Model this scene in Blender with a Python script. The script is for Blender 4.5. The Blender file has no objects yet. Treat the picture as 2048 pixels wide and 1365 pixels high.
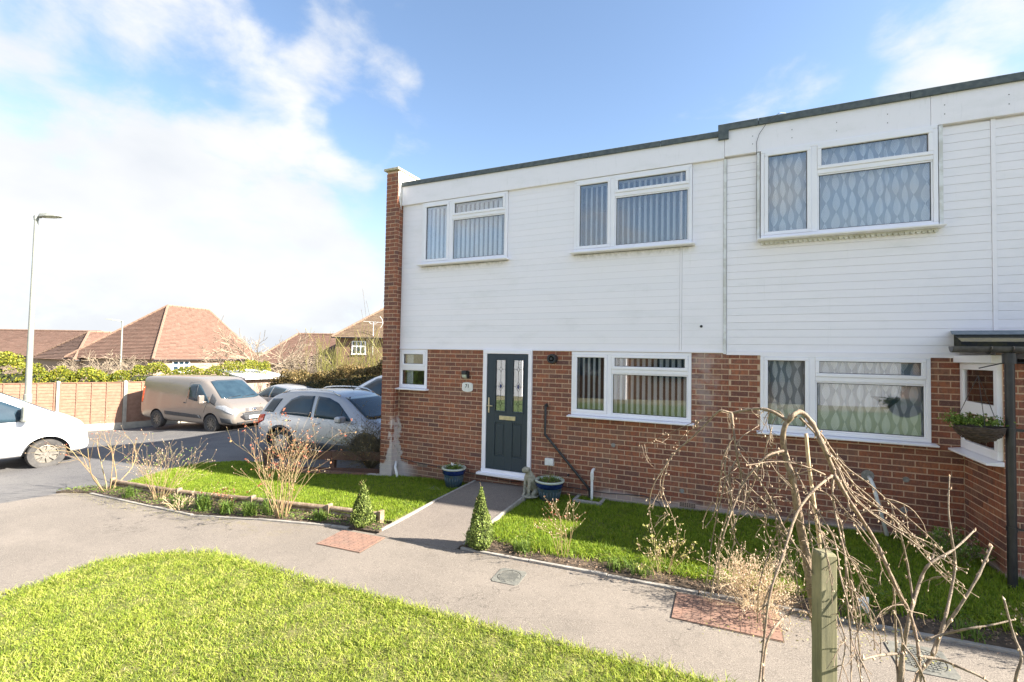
import bpy, bmesh, math, random
import numpy as np
from mathutils import Vector, Matrix, noise
from mathutils.bvhtree import BVHTree
random.seed(7); rng = np.random.default_rng(7)
scene = bpy.context.scene
COL = scene.collection
PI = math.pi
# ---------------------------------------------------------------- camera
F = 934.61
YAW, PITCH, ROLL = (math.radians(a) for a in (24.985, 1.7285, 0.9902))
def cam_axes():
    cy, sy = math.cos(YAW), math.sin(YAW)
    f = Vector((-sy, cy, 0)); r = Vector((cy, sy, 0)); u = Vector((0, 0, 1))
    f2 = f*math.cos(PITCH)+u*math.sin(PITCH); u2 = u*math.cos(PITCH)-f*math.sin(PITCH)
    r3 = r*math.cos(ROLL)+u2*math.sin(ROLL); u3 = u2*math.cos(ROLL)-r*math.sin(ROLL)
    return r3, u3, f2
RX, UX, FX = cam_axes()
cd = bpy.data.cameras.new('camera'); cam = bpy.data.objects.new('camera', cd); COL.objects.link(cam)
cam.matrix_world = Matrix(((RX.x, UX.x, -FX.x, 0), (RX.y, UX.y, -FX.y, 0), (RX.z, UX.z, -FX.z, 0), (0, 0, 0, 1)))
cd.sensor_width = 36; cd.lens = F/2048*36; cd.clip_end = 3000; cd.clip_start = 0.05
scene.camera = cam
def at(u, v, d):
    return RX*((u-1024)/F*d) - UX*((v-682.5)/F*d) + FX*d
# ---------------------------------------------------------------- light
SUN_EL, SUN_AZ = math.radians(31.5), math.radians(6.8)      # azimuth from +X towards +Y
SUN_STRENGTH, SKY_STRENGTH, EXPOSURE = 5.0, 0.075, 2.04
sdir = Vector((math.cos(SUN_EL)*math.cos(SUN_AZ), math.cos(SUN_EL)*math.sin(SUN_AZ), math.sin(SUN_EL)))
sl = bpy.data.lights.new('sun', 'SUN'); sl.energy = SUN_STRENGTH; sl.angle = math.radians(0.55); sl.color = (1, .93, .82)
so = bpy.data.objects.new('sun', sl); COL.objects.link(so)
so.rotation_euler = sdir.to_track_quat('Z', 'Y').to_euler(); so.location = sdir*60
scene.view_settings.view_transform = 'Standard'; scene.view_settings.look = 'None'
scene.view_settings.exposure = EXPOSURE; scene.view_settings.gamma = 1
scene.view_settings.use_curve_mapping = False
w = bpy.data.worlds.new('World'); scene.world = w; w.use_nodes = True
N = w.node_tree.nodes; L = w.node_tree.links; N.clear()
def wn(t, **k):
    n = N.new(t)
    for a, b in k.items(): setattr(n, a, b)
    return n
def wmath(op, a, b=None, c=None):
    n = wn('ShaderNodeMath', operation=op)
    for i, x in enumerate((a, b, c)):
        if x is None: continue
        if isinstance(x, (int, float)): n.inputs[i].default_value = x
        else: L.new(x, n.inputs[i])
    return n.outputs[0]
sky = wn('ShaderNodeTexSky', sky_type='NISHITA'); sky.sun_disc = False
sky.sun_elevation = SUN_EL; sky.sun_rotation = PI/2-SUN_AZ; sky.air_density = 1.0; sky.dust_density = 0.6; sky.ozone_density = 1.6
tc = wn('ShaderNodeTexCoord')
def blob(u, v, r1, r0, amt):
    d = at(u, v, 1).normalized()
    n = wn('ShaderNodeVectorMath', operation='DOT_PRODUCT'); L.new(nrm.outputs[0], n.inputs[0]); n.inputs[1].default_value = d
    m = wn('ShaderNodeMapRange', interpolation_type='SMOOTHSTEP'); L.new(n.outputs['Value'], m.inputs[0])
    m.inputs[1].default_value = math.cos(r1); m.inputs[2].default_value = math.cos(r0); m.inputs[3].default_value = 0; m.inputs[4].default_value = amt
    return m.outputs[0]
nrm = wn('ShaderNodeVectorMath', operation='NORMALIZE'); L.new(tc.outputs['Generated'], nrm.inputs[0])
sep = wn('ShaderNodeSeparateXYZ'); L.new(nrm.outputs[0], sep.inputs[0])
mp = wn('ShaderNodeMapping'); L.new(nrm.outputs[0], mp.inputs[0]); mp.inputs['Scale'].default_value = (1, 1, 1.9); mp.inputs['Location'].default_value = (3.1, 1.7, .4)
n1 = wn('ShaderNodeTexNoise'); L.new(mp.outputs[0], n1.inputs['Vector']); n1.inputs['Scale'].default_value = 5.2; n1.inputs['Detail'].default_value = 11; n1.inputs['Roughness'].default_value = .60; n1.inputs['Distortion'].default_value = .25
n2 = wn('ShaderNodeTexNoise'); L.new(mp.outputs[0], n2.inputs['Vector']); n2.inputs['Scale'].default_value = 2.1; n2.inputs['Detail'].default_value = 5
tot = None; neg = None
for b in ((60, 560, .46, .26, .80), (420, 540, .34, .20, .80), (640, 560, .17, .08, .74), (300, 330, .22, .10, .66), (520, 330, .15, .06, .62), (640, 700, .18, .08, .7), (-500, 300, 1.0, .5, .6),
          (330, 30, .30, .12, .66), (520, 90, .19, .06, .64), (780, 160, .085, .015, .55), (0, 20, .2, .05, .5), (650, 150, .12, .03, .5),
          (1560, 220, .14, .02, .34), (1860, 205, .10, .03, .60), (1980, 25, .08, .02, .34), (1840, 20, .09, .01, .36), (1060, 75, .06, .01, .36), (1460, 185, .10, .02, .26), (1350, 215, .05, .01, .24)):
    o = blob(*b); tot = o if tot is None else wmath('MAXIMUM', tot, o)
for b in ((1000, 300, .36, .16, -.30), (1380, 40, .32, .12, -.22), (110, 105, .085, .02, -.26), (240, 190, .09, .02, -.26), (560, 25, .06, .01, -.34), (390, 165, .08, .01, -.25), (520, 205, .07, .01, -.22), (30, 210, .06, .01, -.3), (720, 265, .07, .01, -.5), (640, 235, .04, .01, -.3), (850, 420, .12, .05, -.3)):
    tot = wmath('ADD', tot, blob(*b))
behind = wn('ShaderNodeMapRange', interpolation_type='SMOOTHSTEP'); L.new(sep.outputs['Y'], behind.inputs[0])
behind.inputs[1].default_value = .25; behind.inputs[2].default_value = -.35; behind.inputs[3].default_value = 0; behind.inputs[4].default_value = .30  # extra cloud cover behind the camera, added to brighten the facade
tot = wmath('ADD', tot, behind.outputs[0])
nz = wmath('MULTIPLY', wmath('SUBTRACT', n1.outputs['Fac'], .5), 1.9)
fac = wmath('ADD', wmath('ADD', tot, nz), wmath('MULTIPLY', wmath('SUBTRACT', n2.outputs['Fac'], .5), .5))
cr = wn('ShaderNodeMapRange', interpolation_type='SMOOTHSTEP'); L.new(fac, cr.inputs[0]); cr.inputs[1].default_value = .12; cr.inputs[2].default_value = .88
# soft white haze towards the horizon
hz = wn('ShaderNodeMapRange', interpolation_type='SMOOTHSTEP'); L.new(sep.outputs['Z'], hz.inputs[0]); hz.inputs[1].default_value = .38; hz.inputs[2].default_value = -.02
hz.inputs[3].default_value = 0; hz.inputs[4].default_value = .78
# cloud brightness with soft grey undersides
cb = wn('ShaderNodeTexNoise'); mp2 = wn('ShaderNodeMapping'); L.new(mp.outputs[0], mp2.inputs[0]); mp2.inputs['Location'].default_value = (0, 0, .13); L.new(mp2.outputs[0], cb.inputs['Vector']); cb.inputs['Scale'].default_value = 3.0; cb.inputs['Detail'].default_value = 5
cbr = wn('ShaderNodeMapRange'); L.new(cb.outputs['Fac'], cbr.inputs[0]); cbr.inputs[1].default_value = .35; cbr.inputs[2].default_value = .6
cmix = wn('ShaderNodeMix', data_type='RGBA'); L.new(cbr.outputs[0], cmix.inputs[0])
CB = 1/SKY_STRENGTH/(2**EXPOSURE)
cmix.inputs[6].default_value = (.86*CB, .90*CB, .96*CB, 1); cmix.inputs[7].default_value = (1.05*CB, 1.06*CB, 1.07*CB, 1)
skm = wn('ShaderNodeMix', data_type='RGBA', blend_type='MULTIPLY'); skm.inputs[0].default_value = 1; L.new(sky.outputs[0], skm.inputs[6]); skm.inputs[7].default_value = (1.06, 1.04, 1.02, 1)
m1 = wn('ShaderNodeMix', data_type='RGBA'); L.new(hz.outputs[0], m1.inputs[0]); L.new(skm.outputs[2], m1.inputs[6]); m1.inputs[7].default_value = (.88*CB, .92*CB, .99*CB, 1)
m2 = wn('ShaderNodeMix', data_type='RGBA'); L.new(cr.outputs[0], m2.inputs[0]); L.new(m1.outputs[2], m2.inputs[6]); L.new(cmix.outputs[2], m2.inputs[7])
bg = wn('ShaderNodeBackground'); L.new(m2.outputs[2], bg.inputs[0]); bg.inputs[1].default_value = SKY_STRENGTH
ow = wn('ShaderNodeOutputWorld'); L.new(bg.outputs[0], ow.inputs[0])

# ---------------------------------------------------------------- terrain
def sm(t):
    t = max(0., min(1., t)); return t*t*(3-2*t)
def gz(x, y):
    xc = max(-22, min(8, x)); yc = max(-4, min(12, y))
    z = -2.20+.027*xc+.034*(yc-7.23)
    z -= .44*sm((-x-10)/8)*sm((y-5)/5)+.13*sm((-x-18)/4)*sm((y-6)/4)
    return z
def g3(x, y, dz=0): return Vector((x, y, gz(x, y)+dz))
# ---------------------------------------------------------------- materials
def srgb(h):
    return tuple(((c/255)/12.92 if c/255 <= .04045 else ((c/255+.055)/1.055)**2.4) for c in h)
class MT:
    def __init__(s, name):
        s.m = bpy.data.materials.new(name); s.m.use_nodes = True
        s.t = s.m.node_tree; s.N = s.t.nodes; s.L = s.t.links
        s.b = s.N['Principled BSDF']; s.out = s.N['Material Output']
        s._pos = None
    def n(s, t, **k):
        x = s.N.new(t)
        for a, b in k.items(): setattr(x, a, b)
        return x
    def set(s, node, key, v):
        i = node.inputs[key]
        if hasattr(v, 'links') or isinstance(v, bpy.types.NodeSocket): s.L.new(v, i)
        elif isinstance(v, tuple) and len(v) == 3 and i.type == 'RGBA': i.default_value = (*v, 1)
        else: i.default_value = v
    def pos(s, obj=False):
        if obj: return s.n('ShaderNodeTexCoord').outputs['Object']
        if s._pos is None: s._pos = s.n('ShaderNodeNewGeometry')
        return s._pos.outputs['Position']
    def noise(s, scale, detail=4, rough=.55, obj=False, vec=None, sc=None, off=None):
        v = vec if vec is not None else s.pos(obj)
        if sc or off:
            mp = s.n('ShaderNodeMapping'); s.L.new(v, mp.inputs[0]); v = mp.outputs[0]
            if sc: mp.inputs['Scale'].default_value = sc
            if off: mp.inputs['Location'].default_value = off
        t = s.n('ShaderNodeTexNoise'); s.L.new(v, t.inputs['Vector']); t.inputs['Scale'].default_value = scale; t.inputs['Detail'].default_value = detail; t.inputs['Roughness'].default_value = rough
        return t.outputs['Fac']
    def ramp(s, v, a, b, lo=0., hi=1.):
        m = s.n('ShaderNodeMapRange', interpolation_type='SMOOTHSTEP'); s.L.new(v, m.inputs[0])
        m.inputs[1].default_value = a; m.inputs[2].default_value = b; m.inputs[3].default_value = lo; m.inputs[4].default_value = hi
        return m.outputs[0]
    def math(s, op, a, b=0.):
        m = s.n('ShaderNodeMath', operation=op); s.set(m, 0, a); s.set(m, 1, b); return m.outputs[0]
    def mix(s, f, a, b, bt='MIX'):
        m = s.n('ShaderNodeMix', data_type='RGBA', blend_type=bt); s.set(m, 0, f); s.set(m, 6, a); s.set(m, 7, b); return m.outputs[2]
    def bump(s, h, strength=.3, dist=.01):
        b = s.n('ShaderNodeBump'); s.L.new(h, b.inputs['Height']); b.inputs['Strength'].default_value = strength; b.inputs['Distance'].default_value = dist
        s.L.new(b.outputs[0], s.b.inputs['Normal']); return b
    def fin(s, col=None, rough=None, metal=None, **k):
        if col is not None: s.set(s.b, 'Base Color', col)
        if rough is not None: s.set(s.b, 'Roughness', rough)
        if metal is not None: s.set(s.b, 'Metallic', metal)
        for a, v in k.items(): s.set(s.b, a.replace('_', ' '), v)
        return s.m
    def rnd(s):
        oi = s.n('ShaderNodeObjectInfo').outputs['Random']
        if s._pos is None: s._pos = s.n('ShaderNodeNewGeometry')
        gi = s._pos.outputs['Random Per Island']
        return s.math('FRACT', s.math('ADD', s.math('MULTIPLY', oi, 1.0), gi), 0.)
def simple(name, c1, c2=None, scale=5, rough=.6, bump=0, bscale=60, metal=0, detail=5, obj=False, **k):
    m = MT(name)
    if c2 is None: c2 = tuple(x*.82 for x in c1)
    col = m.mix(m.ramp(m.noise(scale, detail, obj=obj), .35, .65), c1, c2)
    if bump: m.bump(m.noise(bscale, 4, obj=obj), bump, .01)
    return m.fin(col, rough, metal, **k)
def separate(m, v):
    s = m.n('ShaderNodeSeparateXYZ'); m.L.new(v, s.inputs[0]); return s.outputs
def stain_fac(m):
    """white salt bloom and whitewash on the wall, in world space"""
    X, Y, Z = separate(m, m.pos())[:3]
    nz = m.noise(7, 6, .65); nb = m.noise(2.2, 4)
    # vertical bloom between the two ground-floor windows
    a = m.math('ABSOLUTE', m.math('ADD', X, .33)); a = m.math('ADD', a, m.math('MULTIPLY', m.math('SUBTRACT', nz, .5), .9))
    s1 = m.math('MULTIPLY', m.ramp(a, .26, -.06), m.ramp(Z, -1.7, -.3)); s1 = m.math('MULTIPLY', s1, .30)
    # whitewashed foot of the left corner
    b = m.math('ADD', m.math('ABSOLUTE', m.math('ADD', X, 5.76)), m.math('MULTIPLY', m.math('SUBTRACT', nz, .5), .5))
    wdt = m.ramp(Z, -1.6, -2.2, .0, .13)
    s2 = m.math('MULTIPLY', m.ramp(m.math('SUBTRACT', b, wdt), .07, .01), m.ramp(Z, -1.15, -1.3)); s2 = m.math('MULTIPLY', s2, .72)
    c = m.math('ADD', Z, m.math('MULTIPLY', m.math('SUBTRACT', nz, .5), .30))
    s3 = m.math('MULTIPLY', m.math('MULTIPLY', m.ramp(c, -2.03, -2.12), m.math('MULTIPLY', m.ramp(X, -5.2, -5.7), m.ramp(X, -6.3, -6.2))), .75)
    # grey paint line at the wall foot to the right
    d = m.math('ADD', Z, m.math('MULTIPLY', m.math('SUBTRACT', nb, .5), .25))
    s4 = m.math('MULTIPLY', m.math('MULTIPLY', m.ramp(d, -2.03, -2.12), m.ramp(X, -2.2, -1.6)), .38)
    r = m.math('MAXIMUM', m.math('MAXIMUM', s1, s2), m.math('MAXIMUM', s3, s4))
    return m.math('MINIMUM', r, 1.), Z
def brick_mat():
    m = MT('brick'); r = m.rnd()
    cr = m.n('ShaderNodeValToRGB'); m.L.new(r, cr.inputs[0]); e = cr.color_ramp.elements
    cols = [(0, (.25, .074, .040)), (.18, (.34, .110, .052)), (.34, (.17, .062, .042)), (.5, (.29, .105, .060)), (.64, (.40, .140, .064)), (.76, (.13, .060, .052)), (.88, (.32, .150, .088)), (1, (.25, .080, .046))]
    e[0].position = 0; e[0].color = (*cols[0][1], 1); e[1].position = 1; e[1].color = (*cols[-1][1], 1)
    for p, c in cols[1:-1]: x = e.new(p); x.color = (*c, 1)
    n = m.noise(9, 6, .7, sc=(3.2, 3.2, 1)); c = m.mix(m.ramp(n, .38, .66, 0, .66), cr.outputs[0], (.12, .060, .048))
    n2 = m.noise(60, 3); c = m.mix(m.ramp(n2, .5, .72, 0, .45), c, (.38, .22, .15))
    s, Z = stain_fac(m); grime = m.math('MULTIPLY', m.ramp(Z, -1.95, -2.35), .45)
    c = m.mix(grime, c, (.14, .13, .09)); c = m.mix(s, c, (.62, .58, .56))
    m.bump(m.noise(110, 4, .6), .5, .006)
    return m.fin(c, .85)
def mortar_mat():
    m = MT('mortar'); n = m.noise(30, 5); c = m.mix(m.ramp(n, .3, .7), (.68, .48, .33), (.54, .38, .26))
    s, Z = stain_fac(m); c = m.mix(m.math('MULTIPLY', m.ramp(Z, -1.95, -2.35), .5), c, (.13, .12, .09)); c = m.mix(s, c, (.60, .58, .55))
    m.bump(m.noise(150, 3), .5, .006)
    return m.fin(c, .95)
def siding_mat():
    m = MT('white_board_paint'); X, Y, Z = separate(m, m.pos())[:3]
    n = m.noise(1.6, 6, .65, sc=(1, 1, 2.5)); r = m.rnd()
    c = m.mix(r, (.91, .87, .90), (.88, .85, .885)); c = m.mix(m.ramp(n, .48, .8, 0, .30), c, (.62, .62, .60)); c = m.mix(m.ramp(m.noise(3.5, 7, .8, sc=(5, 5, .35)), .58, .80, 0, .28), c, (.55, .55, .52))
    st = m.noise(5, 7, .75, sc=(6, 6, .8)); c = m.mix(m.math('MULTIPLY', m.ramp(st, .55, .8), m.math('MULTIPLY', m.ramp(Z, 2.7, 3.0), .35)), c, (.45, .44, .42))
    # dirt bands under the sills
    d = m.math('MULTIPLY', m.ramp(Z, 1.50, 1.62), m.ramp(Z, 1.70, 1.64)); xs = m.math('MAXIMUM', m.math('MULTIPLY', m.ramp(X, -5.35, -5.2), m.ramp(X, -3.4, -3.6)), m.math('MULTIPLY', m.ramp(X, -2.35, -2.2), m.ramp(X, -.4, -.6)))
    d = m.math('MULTIPLY', m.math('MULTIPLY', d, xs), m.ramp(m.noise(14, 6, .7), .35, .65, .05, .6)); c = m.mix(d, c, (.42, .41, .38))
    m.bump(m.noise(40, 4, sc=(1, 1, 6)), .12, .003)
    return m.fin(c, .5)
def asphalt_mat(name, c1, c2, blot=.0, fine=320):
    m = MT(name); X, Y, Z = separate(m, m.pos())[:3]
    g = m.noise(fine*.45, 3, .7); big = m.noise(.9, 5, .6); c = m.mix(m.ramp(big, .35, .68), c1, c2)
    c = m.mix(m.ramp(g, .50, .68, 0, .8), c, tuple(min(1, x*1.9) for x in c1)); c = m.mix(m.ramp(g, .48, .34, 0, .8), c, tuple(x*.35 for x in c2)); g2 = m.noise(46, 3, .7); c = m.mix(m.ramp(g2, .56, .70, 0, .35), c, tuple(x*.5 for x in c2)); c = m.mix(m.ramp(m.noise(.45, 3, .6, sc=(1, 3, 1), off=(4, 1, 0)), .5, .7, 0, .25), c, tuple(x*1.35 for x in c1))
    mid = m.noise(9, 6, .7); c = m.mix(m.ramp(mid, .50, .75, 0, .32), c, tuple(x*.6 for x in c2))
    vo = m.n('ShaderNodeTexVoronoi', feature='DISTANCE_TO_EDGE'); vm = m.n('ShaderNodeVectorMath', operation='ADD'); nv = m.n('ShaderNodeTexNoise'); m.L.new(m.pos(), nv.inputs['Vector']); nv.inputs['Scale'].default_value = 5; nv.inputs['Detail'].default_value = 6; m.L.new(m.pos(), vm.inputs[0]); m.L.new(nv.outputs['Color'], vm.inputs[1]); m.L.new(vm.outputs[0], vo.inputs['Vector']); vo.inputs['Scale'].default_value = .55
    c = m.mix(m.math('MULTIPLY', m.ramp(vo.outputs['Distance'], .006, .0015), m.ramp(m.noise(.7, 3, off=(9, 0, 0)), .48, .6, 0, .6)), c, tuple(x*.35 for x in c2))
    if blot:
        mo = m.math('MULTIPLY', m.ramp(m.noise(6, 7, .75, sc=(1, 2.2, 1)), .5, .68), m.math('MULTIPLY', m.ramp(Y, 3.95, 4.7), m.ramp(X, -4.5, -7.0)))
        c = m.mix(m.math('MULTIPLY', mo, blot), c, (.20, .17, .05))
        mo2 = m.math('MULTIPLY', m.ramp(m.noise(9, 6, .7), .5, .7), m.math('MULTIPLY', m.ramp(Y, 4.6, 4.9), .5)); c = m.mix(mo2, c, (.16, .13, .09))
    m.bump(g, .35, .004)
    return m.fin(c, .9)
def grass_mat(name, cols, tr=.35):
    m = MT(name); r = m.rnd()
    cr = m.n('ShaderNodeValToRGB'); m.L.new(r, cr.inputs[0]); e = cr.color_ramp.elements
    e[0].color = (*cols[0], 1); e[1].color = (*cols[-1], 1)
    for i, c in enumerate(cols[1:-1]): x = e.new((i+1)/(len(cols)-1)); x.color = (*c, 1)
    big = m.noise(1.7, 5, .65); c = m.mix(m.ramp(big, .40, .66, 0, .5), cr.outputs[0], cols[len(cols)//2])
    c = m.mix(m.ramp(m.noise(3.3, 5, .7, off=(5, 3, 0)), .52, .70, 0, .0 if 'blind' in name else .45), c, tuple(x*.45 for x in cols[0]))
    if 'grass' in name or 'lawn' in name:
        c = m.mix(m.ramp(m.noise(11, 5, .7), .47, .62, 0, .55), c, tuple(x*.9 for x in cols[0])); c = m.mix(m.ramp(m.noise(4.2, 6, .75, off=(2, 8, 0)), .54, .70, 0, .33), c, cols[-1])
    m.fin(c, .55); m.b.inputs['Specular IOR Level'].default_value = .25
    t = m.n('ShaderNodeBsdfTranslucent'); m.L.new(c, t.inputs[0])
    mx = m.n('ShaderNodeMixShader'); mx.inputs[0].default_value = tr; m.L.new(m.b.outputs[0], mx.inputs[1]); m.L.new(t.outputs[0], mx.inputs[2]); m.L.new(mx.outputs[0], m.out.inputs[0])
    return m.m
def glass_mat(name='window_glass', tint=(.97, .98, .99), k=.065):
    m = MT(name); m.N.remove(m.b)
    tr = m.n('ShaderNodeBsdfTransparent'); tr.inputs[0].default_value = (*tint, 1)
    gl = m.n('ShaderNodeBsdfGlossy'); gl.inputs['Roughness'].default_value = .0; gl.inputs[0].default_value = (1, 1, 1, 1)
    fr = m.n('ShaderNodeFresnel'); fr.inputs[0].default_value = 1.52
    a = m.math('ADD', m.math('MULTIPLY', fr.outputs[0], 1.5), k); a = m.math('MINIMUM', a, 1.)
    bu = m.n('ShaderNodeBump'); bu.inputs['Strength'].default_value = .03; bu.inputs['Distance'].default_value = .01; m.L.new(m.noise(1.3, 2), bu.inputs['Height']); m.L.new(bu.outputs[0], gl.inputs['Normal'])
    mx = m.n('ShaderNodeMixShader'); m.L.new(a, mx.inputs[0]); m.L.new(tr.outputs[0], mx.inputs[1]); m.L.new(gl.outputs[0], mx.inputs[2]); m.L.new(mx.outputs[0], m.out.inputs[0])
    return m.m
def paint(name, c, metal=.4, rough=.32):
    m = MT(name); n = m.noise(900, 1, obj=True); cc = m.mix(m.ramp(n, .4, .6, 0, .25), c, tuple(x*.75 for x in c))
    d = m.noise(3, 6, .7, obj=True); X, Y, Z = separate(m, m.pos(True))[:3]; cc = m.mix(m.math('MULTIPLY', m.ramp(Z, .6, .25), m.ramp(d, .3, .8, .1, .25)), cc, (.20, .17, .14))
    return m.fin(cc, rough, metal, Coat_Weight=.6, Coat_Roughness=.06)
def tile_roof_mat(name, c1, c2, c3):
    m = MT(name); r = m.rnd(); c = m.mix(r, c1, c2); c = m.mix(m.ramp(m.noise(2.3, 7, .75), .5, .68, 0, .7), c, c3)
    c = m.mix(m.ramp(m.noise(9, 5, .7), .56, .72, 0, .5), c, tuple(x*1.5 for x in c1))
    X, Y, Z = separate(m, m.pos())[:3]
    w_ = m.n('ShaderNodeTexWave', wave_type='BANDS', bands_direction='Z'); m.L.new(m.pos(), w_.inputs[0]); w_.inputs['Scale'].default_value = 2.4; w_.inputs['Distortion'].default_value = .4; w_.inputs['Detail'].default_value = 3
    c = m.mix(m.ramp(w_.outputs[1], .0, .35, .35, 0), c, tuple(x*.4 for x in c2)); c = m.mix(m.ramp(m.noise(5, 6, .8), .45, .62, 0, .5), c, tuple(x*.72 for x in c2)); m.bump(w_.outputs[1], .6, .04)
    return m.fin(c, .9)
def net_mat(scale=1.0, dark=.62):
    """net curtain woven with a leaf pattern"""
    m = MT('net_curtain'); u = separate(m, m.n('ShaderNodeUVMap').outputs[0]); U, V = u[0], u[1]
    U = m.math('ADD', U, m.math('MULTIPLY', m.math('SINE', m.math('ADD', m.math('MULTIPLY', V, 5.), m.math('MULTIPLY', U, 11.))), .012)); cu = m.math('DIVIDE', U, .098); col = m.math('FLOOR', cu); fu = m.math('SUBTRACT', m.math('FRACT', cu), .5)
    sh = m.math('MULTIPLY', m.math('MODULO', col, 2.), .5); cv = m.math('ADD', m.math('DIVIDE', V, .245), sh); fv = m.math('FRACT', cv)
    wd = m.math('MULTIPLY', m.math('SINE', m.math('MULTIPLY', m.math('POWER', fv, .8), PI)), .40)
    leaf = m.ramp(m.math('SUBTRACT', wd, m.math('ABSOLUTE', fu)), -.01, .03)
    vein = m.ramp(m.math('SINE', m.math('MULTIPLY', m.math('SUBTRACT', fv, m.math('MULTIPLY', m.math('ABSOLUTE', fu), .9)), 46)), -.6, .3, .65, 1)
    stem = m.ramp(m.math('ABSOLUTE', fu), .05, .02)
    a = m.math('MAXIMUM', m.math('MULTIPLY', leaf, vein), m.math('MULTIPLY', stem, .75))
    alpha = m.math('ADD', m.math('MULTIPLY', a, .36), dark)
    c = m.mix(a, (.62, .68, .74), (.92, .93, .94))
    m.fin(c, .9, Alpha=alpha); return m.m
M = {}
M['brick'] = brick_mat(); M['mortar'] = mortar_mat(); M['siding'] = siding_mat()
M['upvc'] = simple('white_upvc', (.90, .88, .91), (.87, .85, .88), 3, .28)
M['upvc_old'] = simple('weathered_white_trim', (.78, .78, .78), (.60, .59, .55), 9, .45)
M['felt'] = simple('grey_roof_felt', (.085, .105, .115), (.13, .15, .155), 14, .9, .5, 260)
M['roofing'] = simple('flat_roof_felt', (.12, .12, .12), (.17, .17, .16), 2, .95)
M['coping'] = simple('pale_coping_stone', (.62, .56, .42), (.38, .36, .22), 9, .9, .4)
M['white_flash'] = simple('painted_parapet', (.72, .69, .62), (.80, .78, .74), 5, .8)
M['footpath'] = asphalt_mat('footpath_tarmac', (.200, .171, .142), (.163, .140, .117), .8)
M['path'] = asphalt_mat('garden_path_tarmac', (.190, .160, .134), (.150, .127, .110))
M['road'] = asphalt_mat('road_tarmac', (.132, .125, .118), (.096, .092, .093))
M['concrete'] = simple('kerb_concrete', (.36, .33, .29), (.27, .25, .22), 12, .9, .5, 120)
M['ground'] = simple('earth', (.10, .09, .05), (.16, .15, .08), 1.3, 1)
M['lawnbase'] = simple('lawn_soil', (.10, .12, .022), (.16, .15, .05), 6, 1, .6, 40)
M['soil'] = simple('garden_soil', (.055, .040, .028), (.12, .085, .055), 16, 1, .9, 60)
M['grass'] = grass_mat('grass_blades', [(.11, .19, .022), (.25, .34, .036), (.39, .46, .06), (.50, .53, .11), (.62, .54, .22)], .45)
M['lawn'] = grass_mat('lawn_blades', [(.13, .22, .018), (.22, .33, .024), (.31, .41, .034), (.42, .45, .075)], .45)
M['glass'] = glass_mat(); M['doorglass'] = glass_mat('leaded_door_glass', (.75, .78, .78), .26)
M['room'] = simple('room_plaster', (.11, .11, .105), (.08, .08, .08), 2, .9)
M['blind'] = simple('blind_fabric', (.92, .93, .94), (.88, .90, .92), 3, .9)
M['net'] = net_mat()
M['door'] = simple('navy_door', (.020, .036, .052), (.026, .046, .062), 60, .38, .15, 200, detail=3)
M['blackpl'] = simple('black_plastic', (.018, .018, .022), (.03, .03, .033), 8, .38)
M['gutter'] = simple('old_black_gutter', (.05, .05, .06), (.09, .09, .10), 12, .5)
M['lead'] = simple('lead_flashing', (.12, .15, .17), (.18, .21, .22), 12, .5)
M['slate'] = simple('mossy_slate', (.022, .024, .026), (.04, .04, .024), 18, .8, .4)
M['whitepl'] = simple('white_plastic_pipe', (.78, .78, .76), (.68, .68, .64), 14, .4)
M['brass'] = simple('brushed_brass', (.62, .55, .40), (.5, .45, .33), 20, .3, metal=.8)
M['chrome'] = simple('chrome', (.75, .75, .75), (.6, .6, .6), 10, .2, metal=1)
M['blueglaze'] = simple('cobalt_glaze', (.008, .018, .085), (.012, .035, .14), 14, .12)
M['greyglaze'] = simple('mottled_glaze', (.08, .10, .10), (.045, .09, .13), 12, .3)
M['rimglaze'] = simple('pale_rim_glaze', (.42, .48, .40), (.52, .55, .48), 18, .3)
M['stone'] = simple('weathered_stone', (.42, .39, .31), (.26, .25, .19), 22, .95, .8, 80)
M['bark'] = simple('pale_bark', (.31, .235, .155), (.17, .115, .08), 45, .8, .5, 150)
M['bark2'] = simple('grey_brown_bark', (.27, .21, .15), (.16, .12, .085), 30, .8, .5, 150)
M['bud'] = simple('bud', (.62, .50, .36), (.45, .30, .20), 40, .8)
M['stake'] = MT('green_treated_timber'); _m = M['stake']; _c = _m.mix(_m.ramp(_m.noise(34, 6, .7, sc=(1, 1, .06)), .35, .65), (.23, .21, .12), (.13, .125, .075)); _c = _m.mix(_m.ramp(_m.noise(5, 5, .7, sc=(1, 1, .5)), .5, .7, 0, .6), _c, (.34, .30, .18)); _m.bump(_m.noise(60, 5, .7, sc=(1, 1, .05)), .35, .004); M['stake'] = _m.fin(_c, .85)
M['timber'] = simple('old_timber', (.22, .15, .10), (.34, .26, .18), 14, .9, .7, 60)
M['fencewood'] = simple('orange_fence_wood', (.31, .18, .12), (.26, .145, .095), 8, .85, .4, 50)
M['kneewood'] = simple('brown_stained_board', (.085, .042, .030), (.12, .060, .042), 5, .8, .3, 40)
M['post'] = simple('concrete_post', (.46, .42, .34), (.38, .35, .29), 7, .9, .4)
M['patch'] = simple('cement_patch', (.30, .29, .27), (.20, .19, .17), 30, .9)
M['litterbed'] = simple('paver_bedding', (.10, .07, .05), (.14, .10, .07), 20, 1)
M['galv'] = simple('galvanised_steel', (.34, .345, .29), (.28, .29, .26), 5, .5, metal=.3)
M['paver'] = MT('red_paver'); _m = M['paver']; _c = _m.mix(_m.rnd(), (.27, .155, .11), (.20, .12, .09)); _c = _m.mix(_m.ramp(_m.noise(14, 6, .7), .5, .7, 0, .6), _c, (.24, .17, .12)); _m.bump(_m.noise(120, 3), .5, .004); M['paver'] = _m.fin(_c, .9)
M['iron'] = simple('cast_iron_cover', (.125, .125, .11), (.18, .175, .15), 20, .75, .3)
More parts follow.
